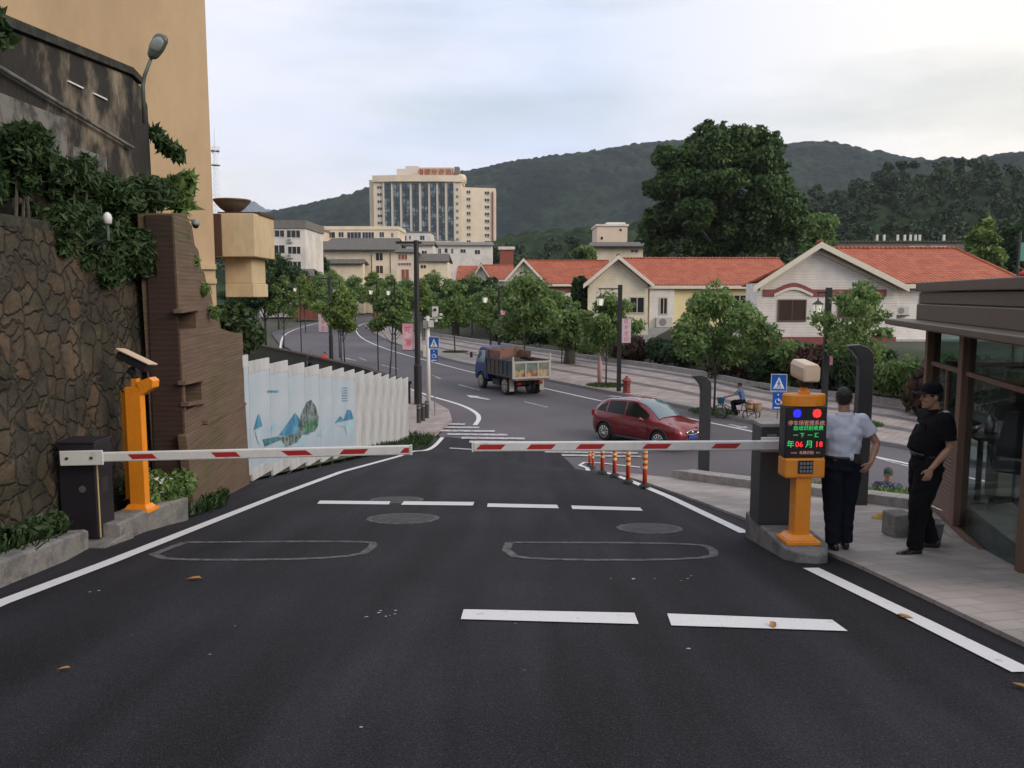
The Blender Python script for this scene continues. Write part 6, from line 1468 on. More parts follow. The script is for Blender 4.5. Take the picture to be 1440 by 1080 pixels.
# hedge masses along the house fence: separate shrubs
hl = []
hp = [(700, 476, 1.5), (722, 484, 1.6), (762, 492, 1.8), (800, 498, 1.8), (838, 505, 1.7), (876, 512, 1.8), (905, 516, 1.7), (935, 520, 1.7), (962, 524, 1.6), (1010, 533, 1.8), (1045, 540, 1.9), (1078, 546, 2.0), (1110, 551, 2.1), (1142, 556, 2.2), (1175, 560, 2.0), (1208, 566, 2.1), (1242, 572, 2.1), (1276, 580, 2.2), (1315, 590, 2.1), (1360, 600, 2.2), (1410, 610, 2.2)]
sh0 = {}
land = ['left of the truck cab', 'above the truck cab', 'above the truck bed', 'behind the truck tailgate', 'behind the left street tree', 'behind the red dustbin', 'just right of the white banner', 'below the annex window', 'below the yellow wing', 'left behind the full round street tree', 'right behind the full round street tree', 'above the trike rider', 'below the grey gable corner', 'below the brown bungalow window', 'left of the pink banner', 'behind the man in the white shirt', 'right of the hook-topped post', 'seen over the guard cap', 'seen through the booth corner glass', 'seen through the booth middle glass', 'seen through the booth end glass']
for k, (px, py, hgt) in enumerate(hp):
    g = on(px, py, fn=main); d = Vector((g.x, g.y, 0)).normalized(); p = g + d * 1.6; kind = ('leaf_dark', 'leaf_street', 'leaf_red', 'leaf_dark')[k % 4] if k > 5 else ('leaf_dark', 'leaf_street')[k % 2]
    zz = G(p.x, p.y) - .1
    lb = {'leaf_dark': 'dark green', 'leaf_street': 'mid green', 'leaf_red': 'reddish leaved'}[kind] + ' hedge shrub ' + land[k]
    if kind not in sh0:
        t = thing('hedge_shrub', lb, 'shrub', (p.x, p.y, zz), 0, 'shrubs of the hedge below the bungalows'); r = random.Random(k)
        bl = [(r.uniform(-1.5, 1.5), r.uniform(-.6, .9), r.uniform(.5, 1.5), r.uniform(.5, .8)) for _ in range(10)]; bl = [(a, b, c, s, s, s * .8) for a, b, c, s in bl]
        V, F = leaves(bl, 3400, .15, seed=60 + k, shell=.4); np_mesh('foliage', V, F, kind, t)
        m = MB()
        for b in bl[:6]: m.tube([(b[0] * .4, b[1] * .4, -.2), (b[0] * .8, b[1] * .8, b[2] * .6), b[:3]], [.03, .02, .01], 5, cap=False)
        m.build('stems', 'bark', t); sh0[kind] = t; t.scale = (1, 1, hgt / 1.5)
    else:
        t = dup(sh0[kind], (p.x, p.y, zz), k * .9, lb); t.scale = (1.08, 1.05, hgt / 1.5)
# fence: white lattice panels and posts along the back kerb
mat('fence_wood', (0.16, 0.12, 0.09), .8, var=.2, vscale=5); mat('lattice_white', (0.50, 0.47, 0.44), .7)
fl_ = [on(px, py, fn=main) for px, py in ((1440, 600), (1290, 570), (1225, 560), (1165, 552), (1078, 545), (978, 521), (900, 509), (800, 495), (700, 478))]
t = thing('picket_fence', 'low brown picket fence running in front of the hedge', 'fence', tuple(fl_[4]))
rl = MB(); o = fl_[4]
tot = 0
for i in range(3, 8):
    a, b = fl_[i], fl_[i + 1]; d = b - a; L_ = d.length; n_ = int(L_ / .28); m = MB()
    for k in range(n_): p = a.lerp(b, k / n_); z = p.z + .35; m.box((p.x - o.x, p.y - o.y, z + .4 - o.z), (.06, .06, .9))
    for zz in (.45, .95): m.tube([a - o + Vector((0, 0, zz)), b - o + Vector((0, 0, zz))], .03, 5)
    m.build('picket_section', 'fence_wood', t)
t = thing('lattice_fence', 'weathered white lattice fence panels behind the hook-topped post', 'fence', tuple(fl_[2])); o = fl_[2]
for i in range(0, 3):
    a, b = fl_[i], fl_[i + 1]; d = (b - a); L_ = d.length; d.normalize(); m = MB(); nn = int(L_ / .22)
    for k in range(nn): p = a + d * (k * .22); m.box((p.x - o.x, p.y - o.y, p.z + .75 - o.z), (.05, .05, 1.0))
    for j in range(5): m.prism([a - o + Vector((0, 0, .28 + .22 * j)), b - o + Vector((0, 0, .28 + .22 * j)), b - o + Vector((0, 0, .33 + .22 * j)), a - o + Vector((0, 0, .33 + .22 * j))], Vector((-d.y, d.x, 0)) * .04)
    m.build('lattice_panel', 'lattice_white', t)
# grass behind the back kerb and round the tree pits
def grass_patch(name, label, pts, n, h, m_='grass', fn=None, dz=.1):
    xs = [p[0] for p in pts]; ys = [p[1] for p in pts]; r = np.random.default_rng(len(pts) + n); out = []
    P = [(p[0], p[1]) for p in pts]
    def ins(x, y):
        c = False; j = len(P) - 1
        for i in range(len(P)):
            if (P[i][1] > y) != (P[j][1] > y) and x < (P[j][0] - P[i][0]) * (y - P[i][1]) / (P[j][1] - P[i][1]) + P[i][0]: c = not c
            j = i
        return c
    V = []; F = []
    while len(out) < n:
        x, y = r.uniform(min(xs), max(xs)), r.uniform(min(ys), max(ys))
        if ins(x, y): out.append((x, y))
    for x, y in out:
        z = (fn or G)(x, y) + dz; a = r.random() * 6.28; w_ = .02 + h * .08; lx_, ly_ = r.normal() * h * .4, r.normal() * h * .4; hh = h * r.uniform(.5, 1.2); i = len(V)
        V += [(x - w_ * math.cos(a), y - w_ * math.sin(a), z), (x + w_ * math.cos(a), y + w_ * math.sin(a), z), (x + lx_ + w_ * .2, y + ly_, z + hh), (x + lx_ - w_ * .2, y + ly_, z + hh)]; F.append((i, i + 1, i + 2, i + 3))
    o = np_mesh(name, np.array(V), np.array(F), m_); return tag(o, label, 'grass', kind='stuff')
g1 = [Vector((p.x, p.y)) for p in fbk[0:5]]; g2 = [p + Vector((p.x, p.y)).normalized() * 1.8 for p in g1]
grass_patch('grass', 'short green grass on the slope behind the far pavement', g1 + g2[::-1], 7000, .16, dz=.05)
pl = ['round grass patch at the foot of the full round street tree', 'round grass patch at the foot of the street tree left of the red dustbin', 'round grass patch at the foot of the sparse street tree', 'round grass patch under the street tree right of the crossing sign']
for k, (px, py) in enumerate(((1004, 583), (852, 545), (1200, 600), (640, 497))):
    c = on(px, py, fn=main); rr = 1.15
    grass_patch('grass_patch', pl[k], [(c.x + rr * math.cos(a), c.y + rr * math.sin(a)) for a in np.arange(0, 6.28, .5)], 900, .10, dz=.12)
grass_patch('weeds', 'ragged weeds growing at the foot of the last hoarding panels', [(-3.35, 23.5), (-3.0, 28), (-2.95, 30.5), (-3.8, 31), (-3.95, 28), (-4.2, 23.5)], 1500, .20, 'leaf_dark', dz=.03)
grass_patch('weeds', 'low weeds along the foot of the stone wall behind the kerb', [(-4.5, 3), (-4.45, 7.6), (-4.6, 8.2), (-4.98, 8.2), (-4.98, 3)], 2200, .22, 'leaf_dark', dz=.1)
grass_patch('weeds', 'weeds at the foot of the brown pier', [(-4.2, 10.6), (-4.15, 11.6), (-4.5, 12.6), (-4.75, 12), (-4.7, 10.5)], 350, .16, 'leaf_dark', dz=.05)
grass_patch('planting', 'low green planting beyond the granite parapet', [(3.6, 16.2), (3.9, 15.2), (5.0, 13.4), (5.9, 11.8), (6.2, 13.2), (5.6, 16), (4.6, 18.6)], 5000, .22, 'leaf_street', dz=.0)

# hanging shrubs on the retaining wall
def shrub(name, label, blobs, n, size, leaf, loc, seed, droop=.0, cat='shrub', aspect=1.9, shell=.35):
    t = thing(name, label, cat, loc); V, F = leaves(blobs, n, size, seed=seed, droop=droop, aspect=aspect, shell=shell); np_mesh('foliage', V, F, leaf, t)
    m = MB(); r = random.Random(seed)
    for b in blobs[:(2 if 'pier_top' in name else 12)]: m.tube([(b[0] * .3, b[1] * .8 , min(b[2], 0) * .3 - .05), (b[0] * .6, b[1], b[2] * .6), b[:3]], [.02, .014, .006], 5, cap=False)
    m.build('stems', 'bark', t); return t
r = random.Random(3)
def wall_blobs(ya, yb, n, zlo, zhi, seed):
    r = random.Random(seed); out = []
    for k in range(n):
        y = r.uniform(ya, yb); z = r.uniform(zlo, zhi); x = r.uniform(-.30, .22); s = r.uniform(.09, .27); out.append((x, y, z, s, s, s * .85))
    return out
shrub('hanging_shrub', 'dense narrow leaved shrub spilling over the stone wall at the left edge', wall_blobs(-1.7, 0.5, 40, -.25, 1.15, 1), 19000, .033, 'leaf_dark', (-5.15, 8.6, 6.68), 71, .8, aspect=3.6)
shrub('hanging_shrub', 'dense narrow leaved shrub spilling over the wall above the white globe lamp', wall_blobs(-.4, 1.1, 38, -.45, .95, 2), 19000, .033, 'leaf_dark', (-5.12, 9.6, 6.62), 72, .8, aspect=3.6)
shrub('hanging_shrub', 'dense shrub hanging over the wall beside the brown pier top', wall_blobs(-.7, .75, 28, -.35, .72, 3), 12000, .034, 'leaf_dark', (-5.05, 11.1, 6.75), 73, .6, aspect=3.2)
c = at(228, 205, 12.9); shrub('wall_sapling', 'leafy sapling branch leaning out from the end of the stained wall', [(0, 0, .18, .12), (.12, 0, .05, .1), (.24, 0, -.06, .1), (.34, 0, -.14, .08)], 260, .09, 'leaf_dark', tuple(c + Vector((-.1, 0, 0))), 74, .8, aspect=2.4)
c = at(248, 262, 12.6); shrub('wall_sapling', 'small wispy plant growing between the brown pier and tan building', [(0, 0, 0, .16), (.15, 0, .08, .13), (-.2, 0, -.05, .16), (.05, 0, -.2, .18)], 420, .08, 'leaf_street', tuple(c), 75, .2, aspect=3.4)
c = at(24, 28, 8.7); shrub('wall_sapling', 'leafy twig hanging in at the top left corner', [(0, 0, 0, .14), (-.1, 0, .15, .12), (.12, 0, -.15, .1), (-.2, 0, .25, .12)], 240, .09, 'leaf_dark', (-5.35, 8.75, c.z), 76, .9, aspect=2.2)
shrub('kerb_shrub', 'dark leafy shrub at the foot of the stone wall, bottom left', [(r.uniform(-.2, .25), r.uniform(-1.2, .9), r.uniform(.0, .14), r.uniform(.07, .14)) for _ in range(16)], 3200, .035, 'leaf_dark', (-4.72, 7.1, G(-4.7, 7.1) + .14), 77, .2)
t = shrub('flowering_shrub', 'small shrub with white flowers behind the orange camera post', [(r.uniform(-.15, .25), r.uniform(-.3, .5), r.uniform(.1, .45), r.uniform(.12, .2)) for _ in range(14)], 5000, .04, 'leaf_street', (-4.62, 10.2, G(-4.6, 10.2) + .12), 78, .1)
V, F = leaves([(.12, -.15, .42, .16), (.2, .1, .32, .14), (.0, .0, .25, .2)], 60, .06, seed=5, shell=.8, aspect=1.1); np_mesh('flowers', V, F, 'petal', t)
shrub('corner_shrub', 'low straggling shrub where the brown wall meets the hoarding', [(r.uniform(-.15, .15), r.uniform(-.4, .4), r.uniform(.0, .12), r.uniform(.05, .10)) for _ in range(8)], 500, .035, 'leaf_dark', (-4.35, 11.6, G(-4.4, 11.6) + .08), 79)
shrub('pier_top_shrub', 'dry wispy shrub along the stepped edge of the brown wing wall', [(x, y, z, .1) for x, y, z in ((0, 0, 0), (.02, .3, -.35), (.05, .6, -.75), (.08, .9, -1.1), (0, -.1, .2))], 700, .028, 'leaf_street', tuple(fp_(262, 330) + Vector((-.1, .1, 0))), 80, .3, aspect=3.5)
big_tree('shrub_tree', 'large dark shrub tree spreading behind the brown wing wall', 27, [(300, 500), (302, 446), (318, 424), (340, 420), (362, 436), (372, 470), (360, 500)], 4200, .12, 'leaf_dark', 81, 330, .5, 40, 'tree', trunk=.12, minr=.12)
for k, (x, y, l) in enumerate(((4.6, 17.2, 'small rounded bush beyond the parapet under the barrier arm'), (5.6, 14.6, 'small bush beyond the parapet beside the white sheet'), (6.7, 13.2, 'low bush beyond the parapet left of the man below'))):
    shrub('parapet_bush', l, [(r.uniform(-.4, .4), r.uniform(-.4, .4), r.uniform(.0, .35), r.uniform(.15, .25)) for _ in range(12)], 3600, .045, 'leaf_street', (x, y, G(x, y)), 82 + k)

# woodland over the rise
def hill_z(o_, X_, Y_):
    co = np.empty(len(o_.data.vertices) * 3, np.float32); o_.data.vertices.foreach_get('co', co); co = co.reshape(-1, 3)
    ny_ = int(np.sum(co[:, 0] == co[0, 0])); nx_ = len(co) // ny_; g = co.reshape(nx_, ny_, 3)
    i = np.clip(np.searchsorted(g[:, 0, 0], X_) - 1, 0, nx_ - 1); j = np.clip(np.searchsorted(g[0, :, 1], Y_) - 1, 0, ny_ - 1); return g[i, j, 2]
rise = bpy.data.objects['wooded_rise']
def woodland(name, label, n, xr, yr, lo, leaf, ls, per, seed, hgt=(5, 9)):
    r = np.random.default_rng(seed); x = r.uniform(*xr, n) ; y = yr[0] + (yr[1] - yr[0]) * r.random(n); x = x * y / yr[1]; z = np.maximum(hill_z(rise, x, y), lo)
    Vs = []; Fs = []; o_ = 0
    bl = []
    for a, b, c in zip(x, y, z):
        h = r.uniform(*hgt); rr = h * r.uniform(.28, .42)
        for k in range(4): bl.append((a + r.normal() * rr * .45, b + r.normal() * rr * .45, c + h * r.uniform(.35, .85), rr * .62, rr * .62, rr * .6))
    V, F = leaves(bl, n * per, ls, seed=seed, shell=.6, flat=.6); o = np_mesh(name, V, F, leaf); return tag(o, label, 'woodland', kind='stuff')
woodland('woodland', 'dense dark woodland covering the rise behind the right hand bungalow', 620, (120, 300), (232, 400), 3, 'leaf_wood', .75, 190, 91)
woodland('woodland', 'tree belt at the foot of the hill between the hotel and the banyan', 330, (-10, 130), (225, 330), 3, 'leaf_wood', .75, 180, 92)
woodland('woodland', 'low tree belt at the foot of the hill left of the hotel', 210, (-230, -60), (300, 400), 3, 'leaf_wood', 1.0, 110, 93)
woodland('foreground_wood', 'mixed green scrub belt directly behind the long grey shed', 80, (52, 105), (150, 200), 3, 'leaf_wood', .6, 170, 94, (6, 11))
# crest trees one can tell apart
for k, (px, top) in enumerate(((1222, 238), (1240, 226), (1256, 224), (1275, 222), (1316, 224), (1335, 222), (1352, 222))):
    Yc = 405; x = px_x(px, Yc); zb_ = float(hill_z(rise, np.array([x]), np.array([Yc]))[0]) - 1; H = pz_(top, Yc) - zb_
    t = thing('crest_tree', ['leftmost', 'second', 'third', 'fourth', 'fifth', 'sixth', 'rightmost'][k] + ' of the seven round crowned trees along the crest of the near wood', 'tree', (x, Yc, zb_), 0, 'round crowned trees on the wooded crest')
    rr = random.Random(k); V, F = leaves([(rr.uniform(-1.2, 1.2), rr.uniform(-1, 1), H - 2 + rr.uniform(-1.6, .6), 1.9, 1.9, 1.4) for _ in range(4)], 420, .8, seed=200 + k, shell=.5); np_mesh('crown', V, F, 'leaf_wood', t)
    m = MB(); m.tube([(0, 0, -1), (.2, 0, H * .5), (0, 0, H - 1.5)], [.3, .22, .12], 6); m.build('trunk', 'bark', t)
p = at(1197, 291, 300)
# ================================================================== PEOPLE
mat('skin', (0.36, 0.19, 0.12), 0.55, var=.08, vscale=12); mat('hair_black', (0.012, 0.010, 0.010), 0.55, bump=.6, bscale=200, stretch=(1, 1, .3))
mat('eye_dark', (0.015, 0.01, 0.01), .2); mat('lip', (0.28, 0.10, 0.08), .5)
mat('shirt_white', (0.52, 0.54, 0.62), 0.8, var=.05, vscale=10, bump=.25, bscale=9); mat('trousers_navy', (0.008, 0.009, 0.015), 0.9, spec=.15, bump=.3, bscale=10)
mat('uniform_black', (0.007, 0.007, 0.009), 0.9, spec=.15, bump=.35, bscale=9); mat('shoe_black', (0.01, 0.01, 0.01), 0.3); mat('belt_leather', (0.015, 0.012, 0.01), .4)
mat('shirt_blue', (0.10, 0.16, 0.30), .85, bump=.2); mat('shirt_red', (0.75, 0.05, 0.03), .8); mat('shirt_dark', (0.02, 0.025, 0.05), .85, col2=(.12, .14, .2), c2scale=14, c2pos=(.5, .56)); mat('cap_green', (0.03, 0.045, 0.03), .8); mat('badge', (0.5, 0.5, 0.52), .4)
V3 = Vector
def fuse(mb, name, m_, parent, voxel, sm=6, fold=0.0, seed=0, fscale=9.0):
    o = mb.build(name, m_, parent, smooth=True)
    q = o.modifiers.new('r', 'REMESH'); q.mode = 'VOXEL'; q.voxel_size = voxel; q.use_smooth_shade = True
    s = o.modifiers.new('s', 'SMOOTH'); s.iterations = sm; s.factor = .5
    bake(o)
    if fold:
        n = len(o.data.vertices); co = np.empty(n * 3, np.float32); o.data.vertices.foreach_get('co', co); no = np.empty(n * 3, np.float32); o.data.vertices.foreach_get('normal', no)
        co = co.reshape(-1, 3); no = no.reshape(-1, 3); a = seed * 1.7
        x, y, z = co[:, 0], co[:, 1], co[:, 2]
        f = np.sin(fscale * (x * 1.3 + z * 2.1) + 2.0 * np.sin(fscale * .7 * (y + z) + a) + a) + .6 * np.sin(fscale * 2.3 * (z * 1.2 - x * .8 + y * .5) + 2 * np.sin(fscale * 1.1 * x + a)) + .35 * np.sin(fscale * 4.1 * (z + x * .6) + a)
        co += no * (f * fold)[:, None].astype(np.float32); o.data.vertices.foreach_set('co', co.ravel()); o.data.update()
    return o
def hand(m, W, d, n, s, curl=.5, sc=1.0):
    """wrist W, finger direction d, palm faces n, thumb side s"""
    d = d.normalized(); n = (n - d * n.dot(d)).normalized(); s = (s - d * s.dot(d) - n * s.dot(n)).normalized()
    m.ring([(W - d * .012, s * .024 * sc, n * .018 * sc), (W + d * .015 * sc, s * .028 * sc, n * .016 * sc), (W + d * .05 * sc, s * .038 * sc, n * .014 * sc), (W + d * .082 * sc, s * .040 * sc, n * .012 * sc), (W + d * .092 * sc, s * .034 * sc, n * .008 * sc)])
    for k, (off, ln) in enumerate(((.030, .066), (.010, .075), (-.010, .070), (-.029, .055))):
        b = W + (d * .080 + s * off) * sc; c = curl * (1 + .18 * k); sp = s * (off * .25)
        d1 = (d * math.cos(c * .5) + n * math.sin(c * .5) + sp).normalized(); d2 = (d * math.cos(c * 1.1) + n * math.sin(c * 1.1) + sp * .5).normalized(); d3 = (d * math.cos(c * 1.7) + n * math.sin(c * 1.7)).normalized()
        p1 = b + d1 * ln * .45 * sc; p2 = p1 + d2 * ln * .33 * sc; p3 = p2 + d3 * ln * .28 * sc
        m.tube([b, p1, p2, p3], [.0092 * sc, .0088 * sc, .008 * sc, .0062 * sc], 8)
    b = W + (d * .022 + s * .026) * sc; t1 = b + (d * .7 + s * .75 + n * .2).normalized() * .034 * sc; t2 = t1 + (d * .95 + s * .3 + n * .35).normalized() * .030 * sc; t3 = t2 + (d + n * .4).normalized() * .016 * sc
    m.tube([b, t1, t2, t3], [.0125 * sc, .0105 * sc, .0092 * sc, .007 * sc], 8)
def lerp(a, b, t): return a + (b - a) * t
def person(label, loc, rz, J, shirt, trousers, shoes='shoe_black', voxel=.008, sleeve=.5, belly=0.0, cap=None, hair=True, scale=1.0, head_yaw=0.0, head_pitch=0.0, bulk=1.0, extras=None, tuck=True, hands=True, skirt=1.02):
    t = thing('person', label, 'person', loc, rz); t.scale = (scale,) * 3
    P, C, N = V3(J['pelvis']), V3(J['chest']), V3(J['neck']); Hc = V3(J['head'])
    sh = {k: V3(J['sh' + k]) for k in 'LR'}; el = {k: V3(J['el' + k]) for k in 'LR'}; wr = {k: V3(J['wr' + k]) for k in 'LR'}
    hp_ = {k: V3(J['hip' + k]) for k in 'LR'}; kn = {k: V3(J['kn' + k]) for k in 'LR'}; an = {k: V3(J['an' + k]) for k in 'LR'}
    sa = (sh['R'] - sh['L']).normalized(); ha = (hp_['R'] - hp_['L']).normalized(); up = (N - P).normalized(); fw = up.cross(sa) * 1.0; fw = sa.cross(up) * -1.0
    if fw.y < 0 and False: fw = -fw
    fh = (V3((0, 0, 1)).cross(ha)); 
    HM = (Matrix.Rotation(head_yaw, 3, 'Z') @ Matrix.Rotation(head_pitch, 3, 'X'))
    def h(x, y, z): return Hc + HM @ V3((x, y, z))
    ax_, ay_ = HM @ V3((1, 0, 0)), HM @ V3((0, 1, 0))
    m = MB()
    m.ring([(h(0, yo, z), ax_ * a, ay_ * b) for z, a, b, yo in ((-.118, .022, .026, .052), (-.108, .036, .040, .046), (-.085, .052, .062, .028), (-.05, .062, .080, .012), (-.01, .069, .090, .002), (.03, .074, .096, -.003), (.07, .070, .090, -.006), (.098, .054, .070, -.010), (.112, .034, .045, -.012), (.118, .012, .02, -.012))])
    m.tube([h(0, .088, .020), h(0, .104, -.010), h(0, .112, -.026), h(0, .094, -.034)], [.007, .010, .013, .008], 8)
    for s_ in (-1, 1):
        m.ball(h(s_ * .076, -.008, -.008), (.009, .019, .031), M=HM); m.ball(h(s_ * .030, .086, .026), (.020, .010, .006), M=HM); m.ball(h(s_ * .035, .070, -.03), (.022, .02, .02), M=HM)
    m.ball(h(0, .086, -.062), (.024, .012, .006), M=HM); m.ball(h(0, .084, -.075), (.020, .012, .006), M=HM); m.ball(h(0, .082, -.103), (.018, .014, .012), M=HM)
    m.tube([N - up * .05, lerp(N, h(0, -.02, -.08), .5), h(0, -.015, -.06)], [.066, .056, .056], 14)
    # torso core under the clothes
    m.ring([(P - up * .05, ha * .13, fw * .09), (lerp(P, C, .35), sa * .125, fw * .085), (C, sa * .15, fw * .10), (lerp(C, N, .6), sa * .13, fw * .08), (N, sa * .07, fw * .06)])
    for k in 'LR':
        sgn = 1 if k == 'R' else -1
        m.tube([lerp(sh[k], N, .6), lerp(sh[k], N, .1)], [.045, .048], 10); m.ball(sh[k], .050)
        m.tube([sh[k], lerp(sh[k], el[k], .45), el[k], lerp(el[k], wr[k], .3), lerp(el[k], wr[k], .75), wr[k]], [.050, .045, .037, .039, .029, .0245], 12)
        if hands:
            d = J.get('hd' + k) or (wr[k] - el[k]); n = V3(J.get('hn' + k, (-sgn, 0, 0))); s_ = V3(J.get('hs' + k, (0, 1, 0))); hand(m, wr[k], V3(d), n, s_, J.get('curl' + k, .55))
        m.tube([hp_[k], lerp(hp_[k], kn[k], .5), kn[k], lerp(kn[k], an[k], .35), an[k] + V3((0, 0, -.02))], [.08, .068, .052, .052, .036], 12)
    fuse(m, 'body', 'skin', t, voxel, 3)
    for s_ in (-1, 1): e = MB(); e.ball(h(s_ * .031, .0855, .008), (.013, .008, .008), M=HM); e.build('eye', 'eye_dark', t, smooth=True)
    if hair:
        m = MB(); m.ball(h(0, -.020, .036), (.083, .098, .092), 18, 12, M=HM); m.ball(h(0, -.048, .0), (.071, .060, .066), 14, 10, M=HM); m.ball(h(0, .035, .082), (.058, .055, .040), M=HM)
        for s_ in (-1, 1): m.ball(h(s_ * .068, .02, .03), (.013, .03, .04), M=HM)
        fuse(m, 'hair', 'hair_black', t, max(voxel, .008), 2, .0025, 3, 60)
    if cap:
        m = MB(); m.ring([(h(0, -.008, z), ax_ * a, ay_ * b) for z, a, b in ((.035, .087, .107), (.06, .088, .108), (.10, .080, .098), (.13, .058, .072), (.143, .02, .03))]); m.ball(h(0, -.01, .145), .012, 8, 6); m.build('cap', cap, t, smooth=True)
        m = MB(); m.prism([h(x, y, z) for x, y, z in ((-.078, .07, .048), (-.07, .13, .040), (-.035, .170, .034), (0, .178, .032), (.035, .170, .034), (.07, .13, .040), (.078, .07, .048), (0, .085, .052))], HM @ V3((0, 0, .006))); m.build('visor', cap, t, smooth=False)
    # shirt
    b_ = bulk; m = MB(); W_ = lerp(P, C, .33); bo = fw * belly
    m.ring([(P + up * (.02 if tuck else -.10), ha * .152 * b_, fw * .112 * b_ + bo * .35), (P + up * .07, ha * .158 * b_, fw * .118 * b_ + bo * .5), (W_ + bo * .5, sa * .155 * b_, fw * .115 * b_ + bo * .6), (lerp(P, C, .65) + bo * .4, sa * .165 * b_, fw * .122 * b_ + bo * .4), (C, sa * .178 * b_, fw * .122 * b_), (lerp(C, N, .45), sa * .175 * b_, fw * .108), (lerp(C, N, .78), sa * .13, fw * .085), (N + up * .0, sa * .072, fw * .066)])
    for k in 'LR':
        e1 = lerp(sh[k], el[k], sleeve); m.ball(sh[k] - up * .004, .078); m.ball(lerp(sh[k], N, .35) - up * .03, .085); m.ball(lerp(sh[k], C, .4), .10); m.tube([sh[k], lerp(sh[k], e1, .5), e1], [.078, .074, .079], 14)
    m.tube([N - up * .03, N + up * .028], [.078, .066], 14)
    cl = MB(); cl.ring([(N - up * .012, sa * .074, fw * .070), (N + up * .030, sa * .064, fw * .062), (N + up * .034, sa * .066, fw * .064), (N - up * .004, sa * .082, fw * .078)], cap=False); cl.build('collar', shirt, t, smooth=True)
    fuse(m, 'shirt', shirt, t, max(voxel, .009), 4, .0036, 1, 15)
    # trousers
    m = MB(); m.ring([(P + up * .055, ha * .150 * b_, fw * .110 * b_ + bo * .3), (P, ha * .162 * b_, fw * .118 * b_), (P - up * .08, ha * .170 * b_, fw * .118 * b_), (P - up * .13, ha * .155 * b_, fw * .10)])
    for k in 'LR': m.tube([hp_[k] + V3((0, 0, .02)), lerp(hp_[k], kn[k], .25), lerp(hp_[k], kn[k], .7), kn[k], lerp(kn[k], an[k], .5), an[k] + V3((0, 0, -.015))], [.102 * b_, .104 * b_, .092 * b_, .083 * b_, .080, .078], 14)
    fuse(m, 'trousers', trousers, t, max(voxel, .009), 4, .0030, 2, 17)
    m = MB(); 
    if tuck:
        m.ring([(P + up * .035, ha * .157 * b_, fw * .117 * b_ + bo * .42), (P + up * .070, ha * .159 * b_, fw * .119 * b_ + bo * .5)]); m.build('belt', 'belt_leather', t, smooth=True)
    for k in 'LR':
        f = V3(J.get('ft' + k, (0, 1, 0))).normalized(); r_ = V3((f.y, -f.x, 0)); A = V3((an[k].x, an[k].y, an[k].z - .09)); u = V3((0, 0, 1)); m = MB()
        m.ring([(A - f * .075 + u * .035, r_ * .022, u * .030), (A - f * .055 + u * .045, r_ * .036, u * .045), (A + u * .048, r_ * .040, u * .048), (A + f * .06 + u * .040, r_ * .042, u * .040), (A + f * .12 + u * .030, r_ * .046, u * .030), (A + f * .17 + u * .026, r_ * .040, u * .026), (A + f * .20 + u * .020, r_ * .022, u * .016)]); m.tube([A + u * .05, A + u * .11], [.042, .044], 12)
        fuse(m, 'shoe', shoes, t, max(voxel, .008), 3)
    if extras: extras(t, dict(P=P, up=up, fw=fw, ha=ha, sa=sa, h=h, HM=HM, N=N, C=C, sh=sh, el=el))
    return t
STAND = dict(pelvis=(0, 0, .95), chest=(0, 0, 1.26), neck=(0, -.01, 1.44), head=(0, .015, 1.60), shL=(-.185, -.01, 1.385), shR=(.185, -.01, 1.385), elL=(-.235, -.03, 1.10), elR=(.235, -.03, 1.10), wrL=(-.24, .05, .86), wrR=(.24, .05, .86),
             hipL=(-.088, 0, .90), hipR=(.088, 0, .90), knL=(-.095, .02, .49), knR=(.095, .02, .49), anL=(-.10, -.02, .09), anR=(.10, -.02, .09))
# man in the white shirt, back to the camera
def ex1(t, q):
    m = MB(); m.box(tuple(q['P'] + V3((.09, -.135, .05))), (.06, .03, .10)); m.build('phone_pouch', 'belt_leather', t, bevel=.006)
    m = MB(); m.tube([q['P'] + V3((.155, .0, .03)), q['P'] + V3((.175, -.02, -.06))], .008); m.box(tuple(q['P'] + V3((.172, -.02, -.08))), (.02, .03, .05)); m.build('keys', 'steel', t)
J1 = dict(STAND, elR=(.345, -.04, 1.145), wrR=(.250, -.115, .945), hdR=(-.50, .05, -.72), hnR=(-.3, .9, .1), hsR=(.3, .3, .8), elL=(-.25, .02, 1.10), wrL=(-.17, .20, .98), hdL=(.6, .5, 0.), knL=(-.075, .02, .49), knR=(.075, .02, .49), anL=(-.07, -.02, .09), anR=(.085, .03, .09), ftL=(-.25, 1, 0), ftR=(.2, 1, 0))
p = at(1178, 775, 8.12)
person('man in pale short sleeved shirt and dark trousers, back turned, hand on hip', (3.33, 8.12, G(3.33, 8.12) + .052), R(4), J1, 'shirt_white', 'trousers_navy', voxel=.0065, sleeve=.62, scale=.965, head_yaw=R(-28), head_pitch=R(-6), bulk=1.17, extras=ex1)
